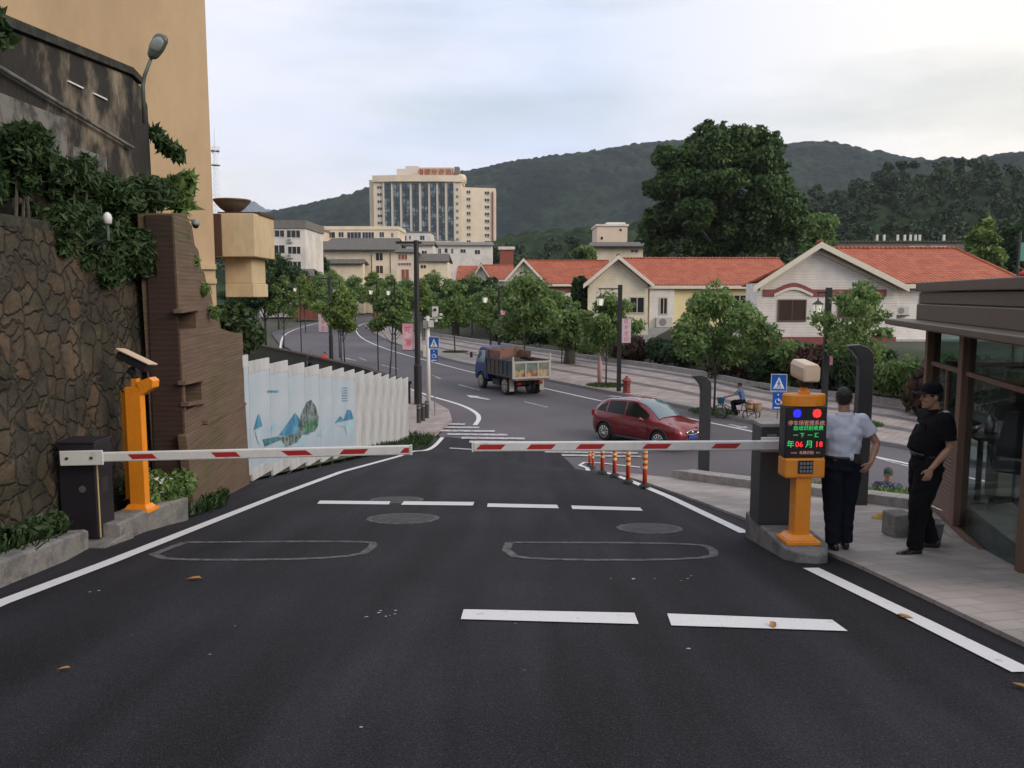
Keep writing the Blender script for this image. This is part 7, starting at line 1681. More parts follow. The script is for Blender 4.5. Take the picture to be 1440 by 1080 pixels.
# guard in black uniform, side view facing left
def ex2(t, q):
    m = MB(); m.box(tuple(q['C'] + V3((-.06, .132, .03))), (.09, .012, .11)); m.build('chest_pocket', 'uniform_black', t, bevel=.004)
    m = MB(); m.box(tuple(q['C'] + V3((.06, .13, .06))), (.05, .010, .018)); m.build('badge', 'badge', t)
    m = MB(); m.prism([q['sh']['L'] + V3(v) for v in ((.0, -.025, .078), (.0, .025, .076), (.05, .02, .082), (.05, -.02, .084))], V3((0, 0, .006))); m.build('epaulette', 'badge', t)
    m = MB(); m.box(tuple(q['P'] + V3((-.16, .02, .0))), (.04, .07, .13)); m.build('radio_pouch', 'belt_leather', t, bevel=.008)
J2 = dict(STAND, pelvis=(0, .015, .95), chest=(0, -.025, 1.26), neck=(0, -.05, 1.44), head=(0, .005, 1.60), shL=(-.19, -.055, 1.385), shR=(.19, -.045, 1.385), elL=(-.235, -.075, 1.115), wrL=(-.225, .095, .905), hdL=(.02, .30, -.85), hnL=(.9, -.2, .1), hsL=(0, .9, .4), elR=(.235, -.06, 1.11), wrR=(.21, .03, .88), hdR=(-.1, .3, -.85), hnR=(-.3, -.5, -.6),
          hipL=(-.09, .02, .90), hipR=(.09, .01, .90), knL=(-.11, .13, .50), knR=(.10, .015, .49), anL=(-.125, .16, .09), anR=(.10, -.14, .09), ftL=(-.15, 1, 0), ftR=(.25, 1, 0))
person('guard in black uniform and peaked cap standing in profile beside the booth', (4.15, 8.02, G(4.15, 8.02) + .05), R(92), J2, 'uniform_black', 'uniform_black', voxel=.0065, sleeve=.75, belly=.055, cap='uniform_black', scale=.985, head_pitch=R(-4), bulk=1.22, extras=ex2)
# man below the parapet
Jd = dict(STAND)
person('man in cap and dark patterned shirt seen from the chest up beyond the parapet', (7.68, 16.4, G(7.68, 16.4)), R(160), Jd, 'shirt_dark', 'trousers_navy', voxel=.012, sleeve=.9, cap='cap_green', tuck=False, head_pitch=R(-8), scale=1.04)
# people behind the parapet wall on the corner pavement
p = at(456, 495, 49.5); person('person in bright red shirt behind the dark parapet wall', (p.x, 49.5, G(p.x, 49.5) + .13), R(150), Jd, 'shirt_red', 'trousers_navy', voxel=.02, sleeve=.9, tuck=False, scale=.98)
p = at(437, 500, 51); person('person in dark shirt left of the red shirted one, head above the parapet', (p.x, 51, G(p.x, 51) + .13), R(190), Jd, 'shirt_dark', 'trousers_navy', voxel=.02, sleeve=.9, tuck=False, scale=.92)
# ================================================================== VEHICLES AND STREET FURNITURE
mat('car_red', (0.17, 0.006, 0.014), 0.22, metal=.25, coat=.8, var=.04, vscale=3); mat('car_glass', (0.008, 0.011, 0.011), 0.08, spec=.25); mat('windscreen', (0.10, 0.15, 0.18), .06, coat=.6)
mat('tyre', (0.018, 0.018, 0.018), .85); mat('alloy', (0.55, 0.53, 0.50), .3, .7); mat('chrome', (0.7, 0.7, 0.7), .15, 1.0); mat('lamp_clear', (0.75, 0.76, 0.78), .08, coat=.5); mat('lamp_red', (0.35, 0.01, 0.01), .15); mat('plastic_black', (0.02, 0.02, 0.02), .6); mat('plate_blue', (0.02, 0.06, 0.35), .4)
def wheel(t, x, y, r, w_, nm='wheel', rim='alloy', spokes=10, side=1):
    m = MB(); m.tube([(x, y - w_ / 2, r), (x, y - w_ / 2 + .02, r), (x, y + w_ / 2 - .02, r), (x, y + w_ / 2, r)], [r * .93, r, r, r * .93], 26)
    o = m.build(nm, 'tyre', t, smooth=False)
    ys = y + side * (w_ / 2 + .004); m = MB(); m.tube([(x, ys - side * .02, r), (x, ys, r)], [r * .66, r * .64], 26)
    for k in range(spokes): a = 2 * PI * k / spokes; 
    m.build('rim_dish', 'plastic_black', o)
    m = MB(); n_ = 5
    for k in range(spokes):
        a = 2 * PI * k / spokes; c, s_ = math.cos(a), math.sin(a)
        m.tube([(x + c * r * .08, ys + side * .012, r + s_ * r * .08), (x + c * r * .62, ys + side * .006, r + s_ * r * .62)], [r * .075, r * .06], 6)
    pts = [(x + math.cos(a) * r * .64, ys + side * .004, r + math.sin(a) * r * .64) for a in np.linspace(0, 2 * PI, 27)]
    m.tube(pts, r * .045, 6); m.tube([(x, ys, r), (x, ys + side * .02, r)], r * .14, 10); m.build('rim', rim, o, smooth=True)
    return o
def loft_body(st, name, m_, t):
    """st: list of (x, [(y,z)...] right half from bottom to top centre)"""
    n = len(st[0][1]); vs = []; fs = []; full = 2 * n - 1
    for x, s_ in st:
        xs_ = x if hasattr(x, '__len__') else [x] * n
        for i, (y, z) in enumerate(s_): vs.append((xs_[i], -y, z))
        for i in range(n - 2, -1, -1): y, z = s_[i]; vs.append((xs_[i], y, z))
    for i in range(len(st) - 1):
        for k in range(full - 1): fs.append((i * full + k, (i + 1) * full + k, (i + 1) * full + k + 1, i * full + k + 1))
        fs.append((i * full + full - 1, (i + 1) * full + full - 1, (i + 1) * full, i * full))
    fs.append(tuple(range(full))); fs.append(tuple(reversed(range((len(st) - 1) * full, len(st) * full))))
    m = MB(); m.add(vs, fs); return m.build(name, m_, t, smooth=True)
def car():
    # x forward, y left, local
    hx_, hy_ = .64, -.77; rz = math.atan2(hy_, hx_); c = Vector((4.95, 29.9)); t = thing('car', 'dark red hatchback suv with silver wheels driving towards the right', 'car', (c.x, c.y, main(c.x, c.y)), rz)
    hw = .87
    def sec(zs, zb, zh, zr_, wr, hwid, sill=.22):   # bottom, belt, roof
        return [(hwid - .10, sill), (hwid - .015, sill + .10), (hwid, zs * .62), (hwid - .005, zs * .86), (hwid - .045, zb), (hwid - .045 - (hwid - .045 - wr) * .55, zb + (zr_ - zb) * .55), (wr, zr_ - .045), (wr * .72, zr_), (0, zr_ + .012)]
    st = [(-2.05, sec(.80, .86, 0, .90, .55, .66, .42)), (-2.00, sec(.92, .98, 0, 1.10, .58, .76, .34)), (-1.86, sec(1.0, 1.06, 0, 1.34, .56, .84, .26)), (-1.62, sec(1.02, 1.08, 0, 1.52, .56, .87)), (-1.15, sec(1.0, 1.05, 0, 1.60, .59, .875)), (-.5, sec(.98, 1.03, 0, 1.645, .61, .88)), (.10, sec(.96, 1.01, 0, 1.63, .60, .88)), (.55, sec(.95, 1.00, 0, 1.50, .57, .88)), (.90, sec(.94, .99, 0, 1.27, .60, .88)), (1.22, sec(.92, .985, 0, 1.045, .66, .87)), (1.6, sec(.89, .93, 0, .985, .60, .85)), (1.92, sec(.82, .85, 0, .90, .52, .79, .25)), (2.08, sec(.70, .73, 0, .76, .46, .68, .28)), (2.14, sec(.60, .62, 0, .64, .42, .58, .34))]
    body = loft_body(st, 'body', 'car_red', t)
    cutm = MB()
    for x in (-1.30, 1.32):
        for s_ in (-1, 1): cutm.tube([(x, s_ * .60, .34), (x, s_ * 1.2, .34)], .395, 28)
    co = cutm.build('cut', 'plastic_black', t); b = body.modifiers.new('b', 'BOOLEAN'); b.object = co; b.operation = 'DIFFERENCE'; b.solver = 'EXACT'; bake(body); bpy.data.objects.remove(co)
    ss = body.modifiers.new('es', 'EDGE_SPLIT'); ss.split_angle = R(38)
    m = MB()
    for s_ in (-1, 1):
        for x in (-1.30, 1.32):
            pts = [(x + .41 * math.cos(a), s_ * .872, .34 + .41 * math.sin(a)) for a in np.linspace(-.25, PI + .25, 16)]; m.tube(pts, .028, 6)
        m.b2((-.92, s_ * .86, .20), (.94, s_ * .885, .31))
    m.build('wheel_arch_trim', 'plastic_black', t, smooth=True, sep=True)
    for x in (-1.30, 1.32):
        for s_ in (-1, 1): wheel(t, x, s_ * .77, .34, .22, side=s_)
    # side glass panes follow the greenhouse
    def gp_(x, f):   # greenhouse surface point on the right side at height fraction f
        xs = [q[0] for q in st]; i = max(j for j in range(len(xs)) if xs[j] <= x); i = min(i, len(xs) - 2); u = (x - xs[i]) / (xs[i + 1] - xs[i]); A, B = st[i][1], st[i + 1][1]
        def S(k): return (lerp(A[k][0], B[k][0], u), lerp(A[k][1], B[k][1], u))
        if f <= .55: a, b2 = S(4), S(5); v = f / .55
        else: a, b2 = S(5), S(6); v = (f - .55) / .45
        return (lerp(a[0], b2[0], v) + .010, lerp(a[1], b2[1], v) + .002)
    for s_ in (-1, 1):
        for (x0, x1, t0, t1) in ((-1.72, -1.28, .30, .88), (-1.20, -.36, .88, .90), (-.28, .78, .90, .30)):
            m = MB(); N_ = 8; vs = []; fs = []
            for i in range(N_ + 1):
                x = lerp(x0, x1, i / N_); tf = lerp(t0, t1, i / N_) if x1 < 0 or x < .05 else lerp(.9, .10, max(0, (x - .05)) / .73) * 1.0
                if x0 == -.28: tf = .90 if x < .12 else max(.12, .90 - (x - .12) * .55)
                for f in (.06, .5, 1.0): y, z = gp_(x, .06 + (tf - .06) * f if f > .06 else .06); vs.append((x, s_ * y, z))
            for i in range(N_):
                for j in range(2): a = i * 3 + j; q = (a, a + 1, a + 4, a + 3); fs.append(q if s_ > 0 else q[::-1])
            m.add(vs, fs); m.build('side_window', 'car_glass', t, smooth=True)
    def scr(xa, xb, name, m_, f=1):
        m = MB(); vs = []; fs = []; N_ = 6
        for i in range(N_ + 1):
            x = lerp(xa, xb, i / N_); xs = [q[0] for q in st]; k = min(max(j for j in range(len(xs)) if xs[j] <= x), len(xs) - 2); u = (x - xs[k]) / (xs[k + 1] - xs[k]); A, B = st[k][1], st[k + 1][1]
            wv = lerp(A[6][0], B[6][0], u) * .98; zr1 = lerp(A[6][1], B[6][1], u); zr2 = lerp(A[7][1], B[7][1], u); zr3 = lerp(A[8][1], B[8][1], u)
            for yy, zz in ((-wv, zr1), (-wv * .72, zr2), (0, zr3), (wv * .72, zr2), (wv, zr1)): vs.append((x + .012 * f, yy, zz + .014))
        for i in range(N_):
            for j in range(4): a = i * 5 + j; fs.append((a, a + 5, a + 6, a + 1))
        m.add(vs, fs); m.build(name, m_, t, smooth=True)
    scr(.18, 1.16, 'windscreen', 'windscreen'); scr(-1.97, -1.66, 'rear_window', 'car_glass', -1)
    for s_ in (-1, 1):
        m = MB(); m.ring([((1.74, s_ * .70, .70), (0.0, .03, 0), (0, 0, .03)), ((1.80, s_ * .70, .71), (.02, .10, 0), (0, 0, .085)), ((1.97, s_ * .62, .69), (.03, .12, 0), (0, 0, .075)), ((2.06, s_ * .52, .655), (.01, .07, 0), (0, 0, .04))]); m.build('headlight', 'lamp_clear', t, smooth=True)
        m = MB(); m.box((-1.98, s_ * .70, .98), (.14, .18, .24)); m.build('tail_light', 'lamp_red', t, bevel=.03)
        m = MB(); m.ball((.62, s_ * 1.0, 1.03), (.07, .10, .07)); m.tube([(.66, s_ * .86, 1.0), (.64, s_ * .97, 1.0)], .02); m.build('wing_mirror', 'car_red', t, smooth=True)
        m = MB(); m.tube([(-1.5, s_ * .57, 1.60), (-1.2, s_ * .58, 1.655), (0, s_ * .58, 1.68), (.2, s_ * .57, 1.65)], .016, 6); m.build('roof_rail', 'chrome', t, smooth=True)
        for x in (-.95, -.05): m = MB(); m.box((x, s_ * .885, .93), (.16, .02, .025)); m.build('door_handle', 'car_red', t, bevel=.005)
        m = MB()
        for x in (-.33, .82): m.tube([(x, s_ * .884, .95), (x + (.0 if x < 0 else -.03), s_ * .886, .40)], .006, 4)
        m.build('door_gap', 'plastic_black', t, sep=True)
        m = MB(); m.ball((2.03, s_ * .52, .42), (.04, .07, .05)); m.build('fog_light', 'lamp_clear', t, smooth=True)
    m = MB(); m.ring([((2.10, 0, .66), (0, .34, 0), (0, 0, .08)), ((2.155, 0, .655), (0, .32, 0), (0, 0, .075))]); g = m.build('grille', 'plastic_black', t, smooth=True)
    m = MB()
    for k in range(9): y = -.26 + k * .065; m.b2((2.155, y - .008, .60), (2.168, y + .008, .71))
    m.ball((2.165, 0, .655), (.015, .05, .05)); m.tube([(2.155, .33 * math.cos(a), .655 + .08 * math.sin(a)) for a in np.linspace(0, 2 * PI, 22)], .012, 6); m.build('chrome_bars', 'chrome', g, smooth=False)
    m = MB(); m.b2((2.09, -.40, .30), (2.155, .40, .46)); m.build('lower_intake', 'plastic_black', t, bevel=.02)
    m = MB(); m.b2((2.158, -.22, .44), (2.168, .22, .56)); m.build('licence_plate', 'plate_blue', t)
car()
def truck():
    mat('truck_blue', (0.022, 0.05, 0.16), .5, col2=(0.05, 0.055, 0.07), c2scale=2, c2pos=(.5, .75), var=.15, vscale=5); mat('truck_bed', (0.04, 0.06, 0.075), .75, col2=(0.11, 0.065, 0.04), c2scale=2.2, c2pos=(.48, .62), var=.3, vscale=7)
    mat('truck_tail', (0.42, 0.32, 0.17), .7, col2=(0.20, 0.085, 0.04), c2scale=3.5, c2pos=(.46, .6), var=.25, vscale=12); mat('truck_rust', (0.22, 0.11, 0.08), .85, col2=(0.10, 0.07, 0.06), c2scale=3); mat('teal_panel', (0.10, 0.16, 0.14), .6, col2=(0.22, .20, .16), c2scale=3); mat('mudflap', (0.42, 0.39, 0.35), .8); mat('chassis', (0.03, 0.027, 0.025), .8)
    h = Vector((-.43, .90)).normalized(); rz = math.atan2(h.y, h.x); c = Vector((.50, 43.7)); t = thing('dump_truck', 'old blue dump truck with rusty bed and pale yellow tailgate, driving away', 'truck', (c.x, c.y, main(0, c.y)), rz)
    # origin: rear axle; x forward
    m = MB(); m.b2((-1.0, -.42, .62), (4.5, -.30, .82)); m.b2((-1.0, .30, .62), (4.5, .42, .82)); 
    for x in (-.8, .2, 1.4, 2.6, 4.2): m.b2((x, -.30, .64), (x + .12, .30, .80))
    m.build('chassis', 'chassis', t)
    m = MB(); m.tube([(0, -.9, .48), (0, .9, .48)], .09, 8); m.tube([(3.3, -.8, .45), (3.3, .8, .45)], .07, 8); m.build('axle', 'chassis', t, sep=True)
    for s_ in (-1, 1):
        wheel(t, 0, s_ * .86, .48, .26, rim='mudflap', side=s_, spokes=8); wheel(t, 0, s_ * .56, .48, .24, rim='mudflap', side=-s_, spokes=8); wheel(t, 3.3, s_ * .82, .46, .25, rim='mudflap', side=s_, spokes=8)
        m = MB(); m.b2((-.68, s_ * 1.02 - .26 if s_ > 0 else -1.02, .25), (-.65, s_ * 1.02 if s_ > 0 else -.76, .92)); m.build('mudflap', 'mudflap', t)
    # bed
    bw_ = 1.06
    m = MB(); m.b2((-1.15, -bw_, .95), (2.15, bw_, 1.05)); m.build('bed_floor', 'truck_bed', t)
    for s_ in (-1, 1):
        m = MB(); m.b2((-1.15, s_ * bw_ - .03, 1.05), (2.15, s_ * bw_ + .03, 1.86)); b = m.build('bed_side', 'truck_bed', t)
        m = MB(); y = s_ * (bw_ + .05)
        for k in range(7): x = -1.08 + k * .53; m.b2((x, y - .035, 1.0), (x + .07, y + .035, 1.88))
        m.b2((-1.15, y - .03, 1.82), (2.15, y + .03, 1.90)); m.b2((-1.15, y - .03, 1.02), (2.15, y + .03, 1.09)); m.build('side_rib', 'truck_bed', b)
    m = MB(); m.b2((2.12, -bw_, 1.05), (2.2, bw_, 2.40)); m.build('headboard', 'truck_rust', t)
    m = MB(); m.b2((.7, -.95, 1.86), (2.1, -.90, 2.25)); m.b2((.7, .90, 1.86), (2.1, .95, 2.3)); m.build('extension_board', 'truck_rust', t, sep=True)
    m = MB(); m.ring([((x, 0, 1.05 + z), (0, .95, 0), (0, 0, z)) for x, z in ((-.9, .12), (-.3, .30), (.6, .40), (1.4, .42), (2.0, .36))]); m.build('earth_load', 'stained_plaster', t, smooth=True)
    m = MB(); m.b2((-1.22, -bw_, .98), (-1.16, bw_, 1.82)); tg_ = m.build('tailgate', 'truck_tail', t)
    m = MB(); m.b2((-1.27, -bw_, 1.76), (-1.225, bw_, 1.86)); m.b2((-1.27, -bw_, .95), (-1.225, bw_, 1.05))
    for y in (-bw_ + .04, -.36, .36, bw_ - .04): m.b2((-1.27, y - .035, 1.05), (-1.225, y + .035, 1.76))
    m.build('tailgate_frame', 'mudflap', tg_)
    for y0, y1 in ((-.98, -.41), (-.31, .31), (.41, .98)): m = MB(); m.b2((-1.235, y0, 1.42), (-1.222, y1, 1.74)); m.build('painted_panel', 'teal_panel', tg_)
    m = MB()
    for y in (-bw_ - .02, bw_ + .02): m.b2((-1.27, y - .04, .95), (-1.17, y + .04, 2.25 if y < 0 else 2.1))
    m.build('corner_stake', 'mudflap', t, sep=True)
    m = MB(); m.b2((-1.3, -1.0, .86), (-1.22, 1.0, .94)); m.build('rear_bumper', 'truck_rust', t)
    for s_ in (-1, 1): m = MB(); m.b2((-1.02, s_ * .62 - .13, .62), (-.98, s_ * .62 + .13, .74)); m.build('tail_light', 'lamp_red', t)
    # cab
    cs = lambda w_, z0, z1, z2, wr: [(w_ - .06, z0), (w_, z0 + .12), (w_, z1 * .8), (w_ - .01, z1), (w_ - .05, (z1 + z2) / 2), (wr, z2 - .07), (wr * .8, z2), (0, z2 + .02)]
    cab = loft_body([(2.42, cs(.90, .62, 1.45, 2.30, .76)), (2.5, cs(.94, .60, 1.45, 2.40, .80)), (3.3, cs(.95, .58, 1.45, 2.44, .82)), (3.72, cs(.95, .56, 1.42, 2.38, .80)), (3.95, cs(.94, .54, 1.38, 1.98, .80)), (4.12, cs(.93, .52, 1.34, 1.46, .84)), (4.22, cs(.90, .52, 1.2, 1.30, .80)), (4.26, cs(.84, .56, 1.1, 1.18, .70))], 'cab', 'truck_blue', t)
    cm = MB()
    for s_ in (-1, 1): cm.tube([(3.3, s_ * .55, .46), (3.3, s_ * 1.3, .46)], .56, 24)
    co = cm.build('cut', 'chassis', t); b = cab.modifiers.new('b', 'BOOLEAN'); b.object = co; b.operation = 'DIFFERENCE'; b.solver = 'EXACT'; bake(cab); bpy.data.objects.remove(co); es = cab.modifiers.new('es', 'EDGE_SPLIT'); es.split_angle = R(40)
    for s_ in (-1, 1):
        m = MB(); m.prism([(2.72, s_ * .955, 1.50), (3.80, s_ * .955, 1.46), (3.62, s_ * .84, 2.18), (2.78, s_ * .85, 2.20)], (0, s_ * .012, .003)); m.build('side_window', 'windscreen', t)
        m = MB(); m.tube([(3.95, s_ * .93, 2.0), (4.2, s_ * 1.15, 1.98)], .015, 5); m.b2((4.16, s_ * 1.15 - .07, 1.72), (4.21, s_ * 1.15 + .07, 2.05)); m.build('wing_mirror', 'plastic_black', t)
    m = MB(); m.prism([(4.15, -.80, 1.44), (4.15, .80, 1.44), (3.80, .74, 2.26), (3.80, -.74, 2.26)], (.012, 0, .005)); m.build('windscreen', 'windscreen', t)
    m = MB(); m.b2((2.405, -.6, 1.6), (2.418, .6, 2.1)); m.build('rear_window', 'car_glass', t)
    m = MB(); m.tube([(.9, -.72, .55), (2.0, -.72, .55)], .19, 12); m.build('fuel_tank', 'chassis', t, smooth=True)
    m = MB(); m.b2((1.0, .5, .4), (1.9, .85, .72)); m.build('battery_box', 'chassis', t, bevel=.02)
truck()

# cargo trike with rider
hx2 = Vector((-.86, .50)).normalized(); c = on(1036, 592, fn=main) + Vector((0.1, .35, 0)); rz = math.atan2(hx2.y, hx2.x)
t = thing('cargo_tricycle', 'cargo tricycle loaded with baskets riding along the far kerb', 'tricycle', tuple(c), rz)
mat('purple_paint', (0.16, 0.05, 0.30), .4); mat('cyan_plastic', (0.02, 0.22, 0.34), .5); mat('wicker', (0.36, 0.25, 0.13), .85, var=.3, vscale=25, bump=.8, bscale=40); mat('pink_cloth', (0.50, 0.30, 0.30), .9, var=.2)
def bike_wheel(t, x, y, r):
    m = MB(); m.tube([(x + r * math.cos(a), y, r + r * math.sin(a)) for a in np.linspace(0, 2 * PI, 25)], .024, 6); o = m.build('wheel', 'tyre', t, smooth=True)
    m = MB()
    for k in range(10): a = 2 * PI * k / 10; m.tube([(x, y, r), (x + r * .97 * math.cos(a), y, r + r * .97 * math.sin(a))], .005, 4)
    m.tube([(x, y - .04, r), (x, y + .04, r)], .03, 8); m.build('spokes', 'steel', o)
bike_wheel(t, .72, 0, .30); bike_wheel(t, -.62, -.34, .28); bike_wheel(t, -.62, .34, .28)
m = MB(); m.tube([(.72, .0, .3), (.60, 0, .72), (.54, 0, .98)], .02); m.tube([(.60, 0, .66), (.1, 0, .42), (-.25, 0, .42), (-.62, 0, .30)], .022); m.tube([(-.18, 0, .42), (-.22, 0, .74)], .018); m.tube([(-.62, -.34, .28), (-.62, .34, .28)], .02); m.tube([(.5, -.26, .98), (.56, 0, 1.0), (.5, .26, .98)], .015); m.tube([(.72, 0, .64), (.72, 0, .62)], .02); m.build('frame', 'purple_paint', t, smooth=True)
m = MB(); m.ring([((-.34, 0, .76), (.03, 0, 0), (0, .10, 0)), ((-.34, 0, .80), (.02, 0, 0), (0, .09, 0))]); m.ball((-.24, 0, .78), (.16, .09, .04)); m.build('saddle', 'plastic_black', t, smooth=True)
m = MB(); m.b2((-.98, -.32, .42), (-.38, .32, .46)); m.build('cargo_bed', 'fence_wood', t)
t2 = thing('bicycle_basket', 'blue plastic basket hung on the tricycle handlebar', 'basket', tuple(c + Vector((hx2.x * .72, hx2.y * .72, .66))), rz)
m = MB(); m.lathe([(.13, 0), (.17, .26), (.18, .27), (.16, .25), (.12, .02)]); m.build('basket', 'cyan_plastic', t2, smooth=True)
for k, (a, b_, s_, l) in enumerate(((-.50, -.16, 1.0, 'wicker basket on the near side of the tricycle bed'), (-.84, -.05, .95, 'wicker basket at the back of the tricycle bed'), (-.55, .18, .9, 'wicker basket on the far side of the tricycle bed'))):
    q = Matrix.Rotation(rz, 3, 'Z') @ Vector((a, b_, .465)); t2 = thing('wicker_basket', l, 'basket', tuple(c + q), 0, 'baskets on the tricycle'); t2.scale = (s_,) * 3
    m = MB(); m.lathe([(.14, 0), (.19, .16), (.20, .28), (.205, .30), (.18, .29), (.17, .1), (.1, .05)], seg=18); m.build('basket', 'wicker', t2)
q = Matrix.Rotation(rz, 3, 'Z') @ Vector((-.62, -.02, .80)); t2 = thing('cloth_bundle', 'pale pink cloth bundle heaped on the tricycle baskets', 'bundle', tuple(c + q))
m = MB(); m.ball((0, 0, 0), (.24, .2, .13)); m.ball((.12, .06, .05), (.13, .13, .1)); fuse(m, 'bundle', 'pink_cloth', t2, .02, 2, .01, 4, 22)
JR = dict(pelvis=(0, -.24, .88), chest=(0, -.17, 1.20), neck=(0, -.12, 1.37), head=(0, -.07, 1.53), shL=(-.17, -.13, 1.32), shR=(.17, -.13, 1.32), elL=(-.25, .10, 1.12), elR=(.25, .10, 1.12), wrL=(-.25, .36, 1.02), wrR=(.25, .36, 1.02),
          hipL=(-.09, -.22, .84), hipR=(.09, -.22, .84), knL=(-.12, .20, .80), knR=(.12, .18, .66), anL=(-.11, .12, .42), anR=(.11, .06, .26))
person('rider in blue shirt with black hair seated on the cargo tricycle', tuple(c), rz - PI / 2, JR, 'shirt_blue', 'trousers_navy', voxel=.013, sleeve=.75, tuck=False, scale=.98)

# tall black lamp posts and lantern posts
mat('post_black', (0.012, 0.012, 0.014), .5); mat('banner_pink', (0.62, 0.28, 0.36), .7, col2=(0.72, 0.52, 0.56), c2scale=2.2, c2pos=(.45, .6)); mat('banner_pale', (0.58, 0.48, 0.50), .7, col2=(0.5, 0.36, 0.4), c2scale=2); mat('ink_red', (0.50, 0.05, 0.12), .7)
mat('lantern_lit', (0.8, 0.78, 0.6), .4, emit=(1.0, .95, .78), estr=.22); mat('lantern_frame', (0.02, 0.02, 0.02), .5)  # lantern glass is unlit; faint emission added to keep it whitish
def banner(t, x0, x1, z0, z1, m_, chars, vertical=True):
    m = MB(); m.b2((x0, -.012, z0), (x1, .012, z1)); b = m.build('banner', m_, t)
    m = MB(); m.tube([(0, 0, z1 + .03), (x1 if x1 > 0 else x0, 0, z1 + .03)], .018, 6); m.tube([(0, 0, z0 - .03), (x1 if x1 > 0 else x0, 0, z0 - .03)], .018, 6); m.build('banner_arm', 'post_black', t, sep=True)
    n_ = len(chars); hh = (z1 - z0)
    for i, ch in enumerate(chars): text('banner_writing', ch, min(abs(x1 - x0) * .62, hh / n_ * .8), 'ink_red', b, ((x0 + x1) / 2, -.0135, z1 - hh * (i + .5) / n_), (R(90), 0, 0), .0008)
    return b
def tall_lamp(px, pybase, pytop, label, ban=None, w_=.13, arm=-1.0, Yf=None):
    p = on(px, pybase, fn=main); 
    if Yf: p = Vector((px_x(px, Yf), Yf, main(0, Yf)))
    H = pz_(pytop, p.y) - p.z; t = thing('lamp_post', label, 'lamp post', (p.x, p.y, p.z + .1))
    m = MB(); m.tube([(0, 0, 0), (0, 0, 1.9), (0, 0, 1.95), (0, 0, H)], [w_ * 1.35, w_ * 1.3, w_, w_ * .85], 10); m.build('pole', 'post_black', t)
    if arm:
        m = MB(); m.b2((min(0, arm), -.05, H - .16), (max(0, arm) + (.25 if arm < 0 else 0), .05, H - .05)); m.build('cross_arm', 'post_black', t)
        m = MB(); m.b2((arm * .55 - .25, -.09, H - .22), (arm * .55 + .25, .09, H - .165)); m.build('lamp_head', 'grey_plastic', t, bevel=.02)
    if ban:
        a, b, c, d, m_, chs = ban; banner(t, px_x(a, p.y) - p.x, px_x(b, p.y) - p.x, pz_(d, p.y) - p.z - .1, pz_(c, p.y) - p.z - .1, m_, chs)
    return t
tall_lamp(588, 572, 341, 'tall black lamp post with pink banner at the end of the hoarding', (566, 581.5, 455, 492, 'banner_pink', '花海'), w_=.14, arm=-.95)
tall_lamp(466, 508, 392, 'slim black lamp post with pale banner beyond the parapet wall', (448.5, 461.5, 440, 467, 'banner_pale', '荔乡文'), w_=.12, arm=-.8)
def lantern_head(t, x, z, s=.30):
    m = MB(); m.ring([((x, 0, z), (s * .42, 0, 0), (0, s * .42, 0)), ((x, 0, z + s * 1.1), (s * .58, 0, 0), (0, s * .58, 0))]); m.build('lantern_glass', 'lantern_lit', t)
    m = MB(); m.lathe([(s * .80, 0), (s * .5, s * .25), (s * .12, s * .5), (.02, s * .8)], (x, 0, z + s * 1.11), 10); m.lathe([(s * .5, 0), (s * .5, .04)], (x, 0, z - .045), 10)
    for k in range(4): a = PI / 4 + k * PI / 2; m.tube([(x + s * .44 * math.cos(a), s * .44 * math.sin(a), z), (x + s * .60 * math.cos(a), s * .60 * math.sin(a), z + s * 1.1)], .014, 4)
    m.build('lantern_frame', 'lantern_frame', t)
def lantern_post(px, pybase, pytop, label, side=-1, ban=None, lx_=None, w_=.11, Yf=None, group=None):
    p = on(px, pybase, fn=main)
    H = pz_(pytop, p.y) - p.z - .1; t = thing('lantern_post', label, 'lamp post', (p.x, p.y, p.z + .12), 0, group)
    m = MB(); m.b2((-w_, -w_, 0), (w_, w_, H)); m.build('pole', 'post_black', t, bevel=.01)
    m = MB(); m.b2((min(0, side * 1.15), -.03, H - .25), (max(0, side * 1.15), .03, H - .18)); m.tube([(side * 1.05, 0, H - .25), (side * 1.05, 0, H - .5)], .012, 5); m.build('bracket_arm', 'post_black', t)
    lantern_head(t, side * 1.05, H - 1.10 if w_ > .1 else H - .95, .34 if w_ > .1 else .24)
    if ban:
        a, b, c, d, m_, chs = ban; banner(t, px_x(a, p.y) - p.x, px_x(b, p.y) - p.x, pz_(d, p.y) - p.z - .12, pz_(c, p.y) - p.z - .12, m_, chs)
    return t
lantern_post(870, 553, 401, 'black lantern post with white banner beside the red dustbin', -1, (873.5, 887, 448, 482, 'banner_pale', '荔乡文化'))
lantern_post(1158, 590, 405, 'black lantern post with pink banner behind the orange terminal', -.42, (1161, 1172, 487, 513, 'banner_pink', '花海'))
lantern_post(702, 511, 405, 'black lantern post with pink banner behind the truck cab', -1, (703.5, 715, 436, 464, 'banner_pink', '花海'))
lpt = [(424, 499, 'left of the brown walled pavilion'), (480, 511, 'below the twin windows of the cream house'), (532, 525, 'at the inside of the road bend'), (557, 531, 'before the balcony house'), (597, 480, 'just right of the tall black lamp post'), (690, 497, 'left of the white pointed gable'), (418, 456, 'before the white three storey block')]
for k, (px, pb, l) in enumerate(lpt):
    lantern_post(px, pb, 394 if px < 600 else 402, 'lit lantern on a thin black post ' + l, (-.4), w_=(.035 if px < 600 else .08), group='lit lantern posts along the far road')

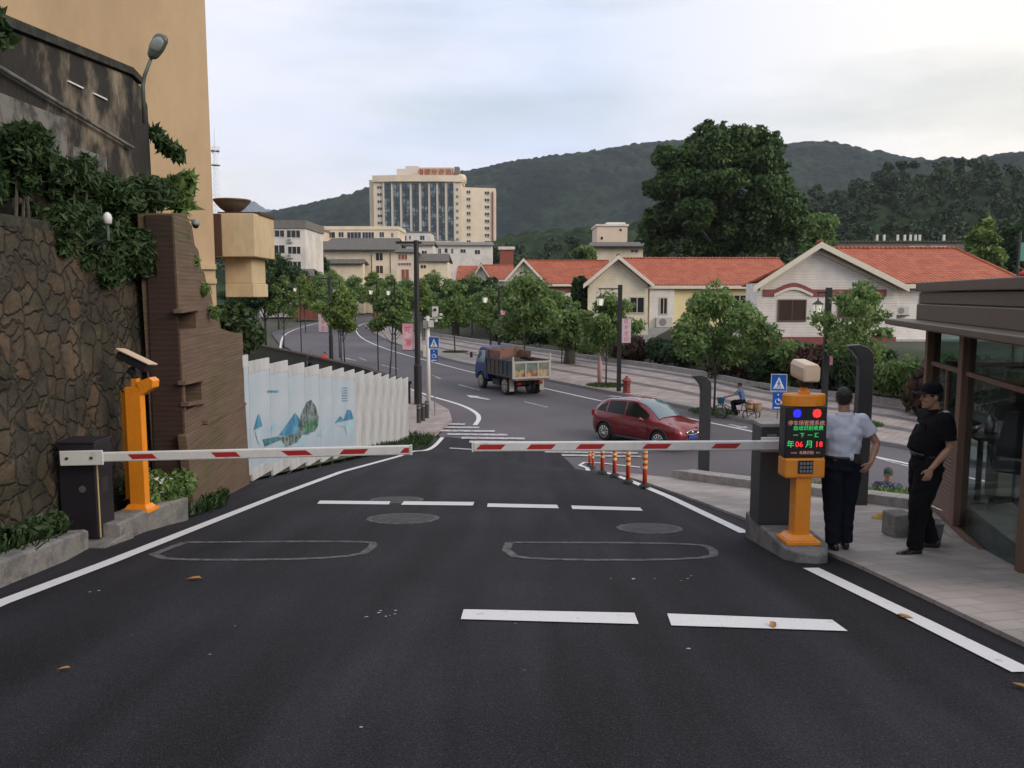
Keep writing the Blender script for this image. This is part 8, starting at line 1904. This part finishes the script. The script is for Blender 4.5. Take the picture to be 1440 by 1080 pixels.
# white camera pole and crossing signs
p = on(603, 581, fn=main); H = pz_(448, p.y) - p.z
t = thing('camera_pole', 'white camera pole with boxes and a short arm by the corner pavement', 'camera pole', (p.x, p.y, p.z + .12))
m = MB(); m.tube([(0, 0, 0), (0, 0, H * .45), (0, 0, H)], [.10, .095, .075], 12); m.build('pole', 'arm_white', t, smooth=True)
m = MB(); m.tube([(-.15, 0, H - .1), (.65, 0, H - .1)], .035, 8); m.build('arm', 'arm_white', t)
m = MB(); m.b2((-.20, -.2, H - .55), (-.02, -.02, H - .2)); m.build('equipment_box', 'granite', t, bevel=.01)
m = MB(); m.b2((.03, -.2, H - .50), (.27, -.02, H - .2)); m.build('equipment_box', 'arm_white', t, bevel=.01)
m = MB(); m.b2((.20, -.08, H - .05), (.47, .08, H + .42)); m.build('radar_box', 'arm_white', t, bevel=.01)
m = MB(); m.ball((.34, -.09, H + .28), .07); m.build('lens', 'black_gloss', t, smooth=True)
for x, z in ((.60, H + .06), (.38, H - .22)): m = MB(); m.box((x, -.05, z), (.12, .26, .11)); m.build('camera', 'arm_white', t, bevel=.02)
m = MB(); m.b2((-.22, -.1, H - 1.85), (-.08, .05, H - 1.35)); m.build('junction_box', 'arm_white', t, bevel=.01)
mat('sign_blue', (0.01, 0.09, 0.42), .4); mat('sign_white', (0.75, 0.77, 0.8), .4)
def crossing_sign(label, x, y, ztop, w_, ground, rz=0.0, pole_h=None, wheelchair=True):
    t = thing('crossing_sign', label, 'road sign', (x, y, ground), rz); zt = ztop - ground
    m = MB(); m.tube([(0, .03, 0), (0, .03, zt)], .028, 8); m.build('pole', 'steel', t)
    h1 = w_ * 1.12
    m = MB(); m.b2((-w_ / 2, -.01, zt - h1), (w_ / 2, .0, zt)); pl_ = m.build('crossing_plate', 'sign_blue', t)
    m = MB(); e = w_ * .03
    for a, b in (((-w_ / 2, zt - h1), (w_ / 2, zt - h1 + e)), ((-w_ / 2, zt - e), (w_ / 2, zt)), ((-w_ / 2, zt - h1 + e), (-w_ / 2 + e, zt - e)), ((w_ / 2 - e, zt - h1 + e), (w_ / 2, zt - e))): m.b2((a[0], -.014, a[1]), (b[0], -.0105, b[1]))
    m.prism([(-w_ * .36, -.014, zt - h1 * .86), (w_ * .36, -.014, zt - h1 * .86), (0, -.014, zt - h1 * .16)], (0, .003, 0)); m.build('white_triangle', 'sign_white', pl_)
    u = w_; z0 = zt - h1 * .84; m = MB(); m.ball((0.0, -.0150, z0 + u * .50), (u * .045, .0012, u * .045)); S_ = lambda pts, r_: m.tube([(a * u, -.0150, z0 + b * u) for a, b in pts], u * r_, 5, squash=None)
    for pts, r_ in (([(0, .44), (-.01, .26)], .045), ([(0, .42), (.08, .32), (.10, .26)], .018), ([(0, .42), (-.09, .33), (-.10, .26)], .018), ([(-.01, .27), (.08, .14), (.10, .03)], .025), ([(-.01, .27), (-.07, .14), (-.13, .03)], .025)): S_(pts, r_)
    for k in range(4): m.b2(((-.27 + k * .14) * u, -.0150, z0 + .01 * u), ((-.19 + k * .14) * u, -.0143, z0 + .05 * u))
    m.v = [(a, max(b, -.0165) if b < -.014 else b, c_) for a, b, c_ in m.v]; m.build('walking_figure', 'sign_blue', pl_)
    if wheelchair:
        w2, h2, g = w_ * .72, w_ * 1.15, .03; zc = zt - h1 - g
        m = MB(); m.b2((-w2 / 2, -.01, zc - h2), (w2 / 2, 0, zc)); p2 = m.build('wheelchair_plate', 'sign_blue', t)
        m = MB(); cx, cz, rr = 0, zc - h2 * .52, w2 * .26; m.tube([(cx + rr * math.cos(a), -.013, cz + rr * math.sin(a)) for a in np.linspace(2.2, 6.4, 16)], w2 * .035, 5); m.ball((-.02 * w2, -.013, zc - h2 * .14), (w2 * .07, .002, w2 * .07))
        for pts in ([(-.02, .30), (.0, .08), (.20, .06), (.30, -.18), (.38, -.16)], [(-.01, .20), (.16, .19)]): m.tube([(a * w2, -.013, cz + b * w2) for a, b in pts], w2 * .04, 5)
        m.b2((-w2 * .36, -.0135, zc - h2 * .92), (w2 * .36, -.0105, zc - h2 * .85)); m.v = [(a, max(b, -.016), c_) for a, b, c_ in m.v]; m.build('wheelchair_symbol', 'sign_white', p2)
    return t
p = on(609, 590, fn=main); crossing_sign('blue crossing sign over a wheelchair sign beside the white camera pole', px_x(609.5, p.y), p.y + .2, pz_(474, p.y), .46, p.z + .1, R(-6))
crossing_sign('blue crossing sign over a wheelchair sign left of the orange terminal', px_x(1097.5, 21.2), 21.2, pz_(526, 21.2), .40, G(7.0, 21.2), R(-12))
# red post box style dustbin
mat('bin_red', (0.22, 0.03, 0.025), .5, var=.15)
p = on(881, 556, fn=main); t = thing('dustbin', 'small red octagonal dustbin with domed lid beside the black lantern post', 'dustbin', (p.x, p.y, p.z + .12))
m = MB(); m.lathe([(.22, 0), (.22, .06), (.19, .08), (.19, .60), (.24, .64)], seg=8); m.build('bin', 'bin_red', t)
m = MB(); m.lathe([(.25, .642), (.25, .68), (.17, .78), (.07, .84), (.07, .90), (.02, .93)], seg=8); m.build('lid', 'bin_red', t)
for a in range(0, 8, 2): m = MB(); aa = a * PI / 4 + PI / 8; m.box((.182 * math.cos(aa), .182 * math.sin(aa), .48), (.02, .12, .08), rz=aa); m.build('slot', 'plastic_black', t)
# pale statue-like figure by the street tree
p = on(843, 541, fn=main); t = thing('tree_guy_bundle', 'pale bundled straw wrap tied beside the street tree left of the bin', 'straw bundle', (p.x, p.y, p.z + .1))
m = MB(); m.tube([(0, 0, .0), (.02, 0, .9), (0, 0, 1.6)], [.12, .16, .03], 8); m.build('bundle', 'pink_cloth', t, smooth=True)
m = MB(); m.tube([(0, 0, 1.55), (.02, 0, 1.9)], .02, 6); m.build('tie_stick', 'fence_wood', t)
# grey bollards at the corner
first = None
for k, (px, py, l) in enumerate(((589, 597, 'leftmost grey bollard on the corner pavement'), (595, 594, 'middle grey bollard on the corner pavement'), (600.5, 590, 'rightmost grey bollard on the corner pavement'))):
    p = on(px, py + 2, fn=main)
    if first is None:
        first = thing('stone_bollard', l, 'bollard', (p.x, p.y, p.z + .12), 0, 'grey bollards on the corner pavement'); m = MB(); m.lathe([(.09, 0), (.09, .72), (.07, .76)]); m.build('shaft', 'cabinet_grey', first); m = MB(); m.lathe([(.10, .62), (.10, .68)]); m.build('collar', 'steel', first)
    else: dup(first, (p.x, p.y, p.z + .12), 0, l)
# crumpled white sheet beyond the parapet
t = thing('white_sheet', 'crumpled white plastic sheet lying in the planting beyond the parapet', 'plastic sheet', (5.9, 15.6, G(5.9, 15.6) + .1))
m = MB(); r = random.Random(4)
n_ = 14; vs = []; fs = []
for i in range(n_):
    for j in range(n_): vs.append(((i / 13 - .5) * 2.6, (j / 13 - .5) * 1.5, .42 * math.exp(-((i - 6) ** 2 + (j - 7) ** 2) / 22) + r.uniform(0, .10)))
for i in range(n_ - 1):
    for j in range(n_ - 1): a = i * n_ + j; fs.append((a, a + n_, a + n_ + 1, a + 1))
m.add(vs, fs); m.build('sheet', 'paint_white', t)
# ================================================================== HAZE
HAZE = 0.00010
if HAZE:
    m, n, L, b = nodes_of('haze_air'); n.nodes.remove(b)
    pv = n.nodes.new('ShaderNodeVolumePrincipled'); pv.inputs['Density'].default_value = HAZE; pv.inputs['Color'].default_value = (0.82, 0.88, 0.97, 1); pv.inputs['Anisotropy'].default_value = 0.2
    L(pv.outputs[0], n.nodes['Material Output'].inputs['Volume'])
    mb = MB(); mb.b2((-6600, -450, -8), (6600, 8100, 460)); tag(mb.build('haze', 'haze_air'), 'thin pale haze over the whole valley', 'haze', kind='stuff')
    w.node_tree  # the sky stays outside
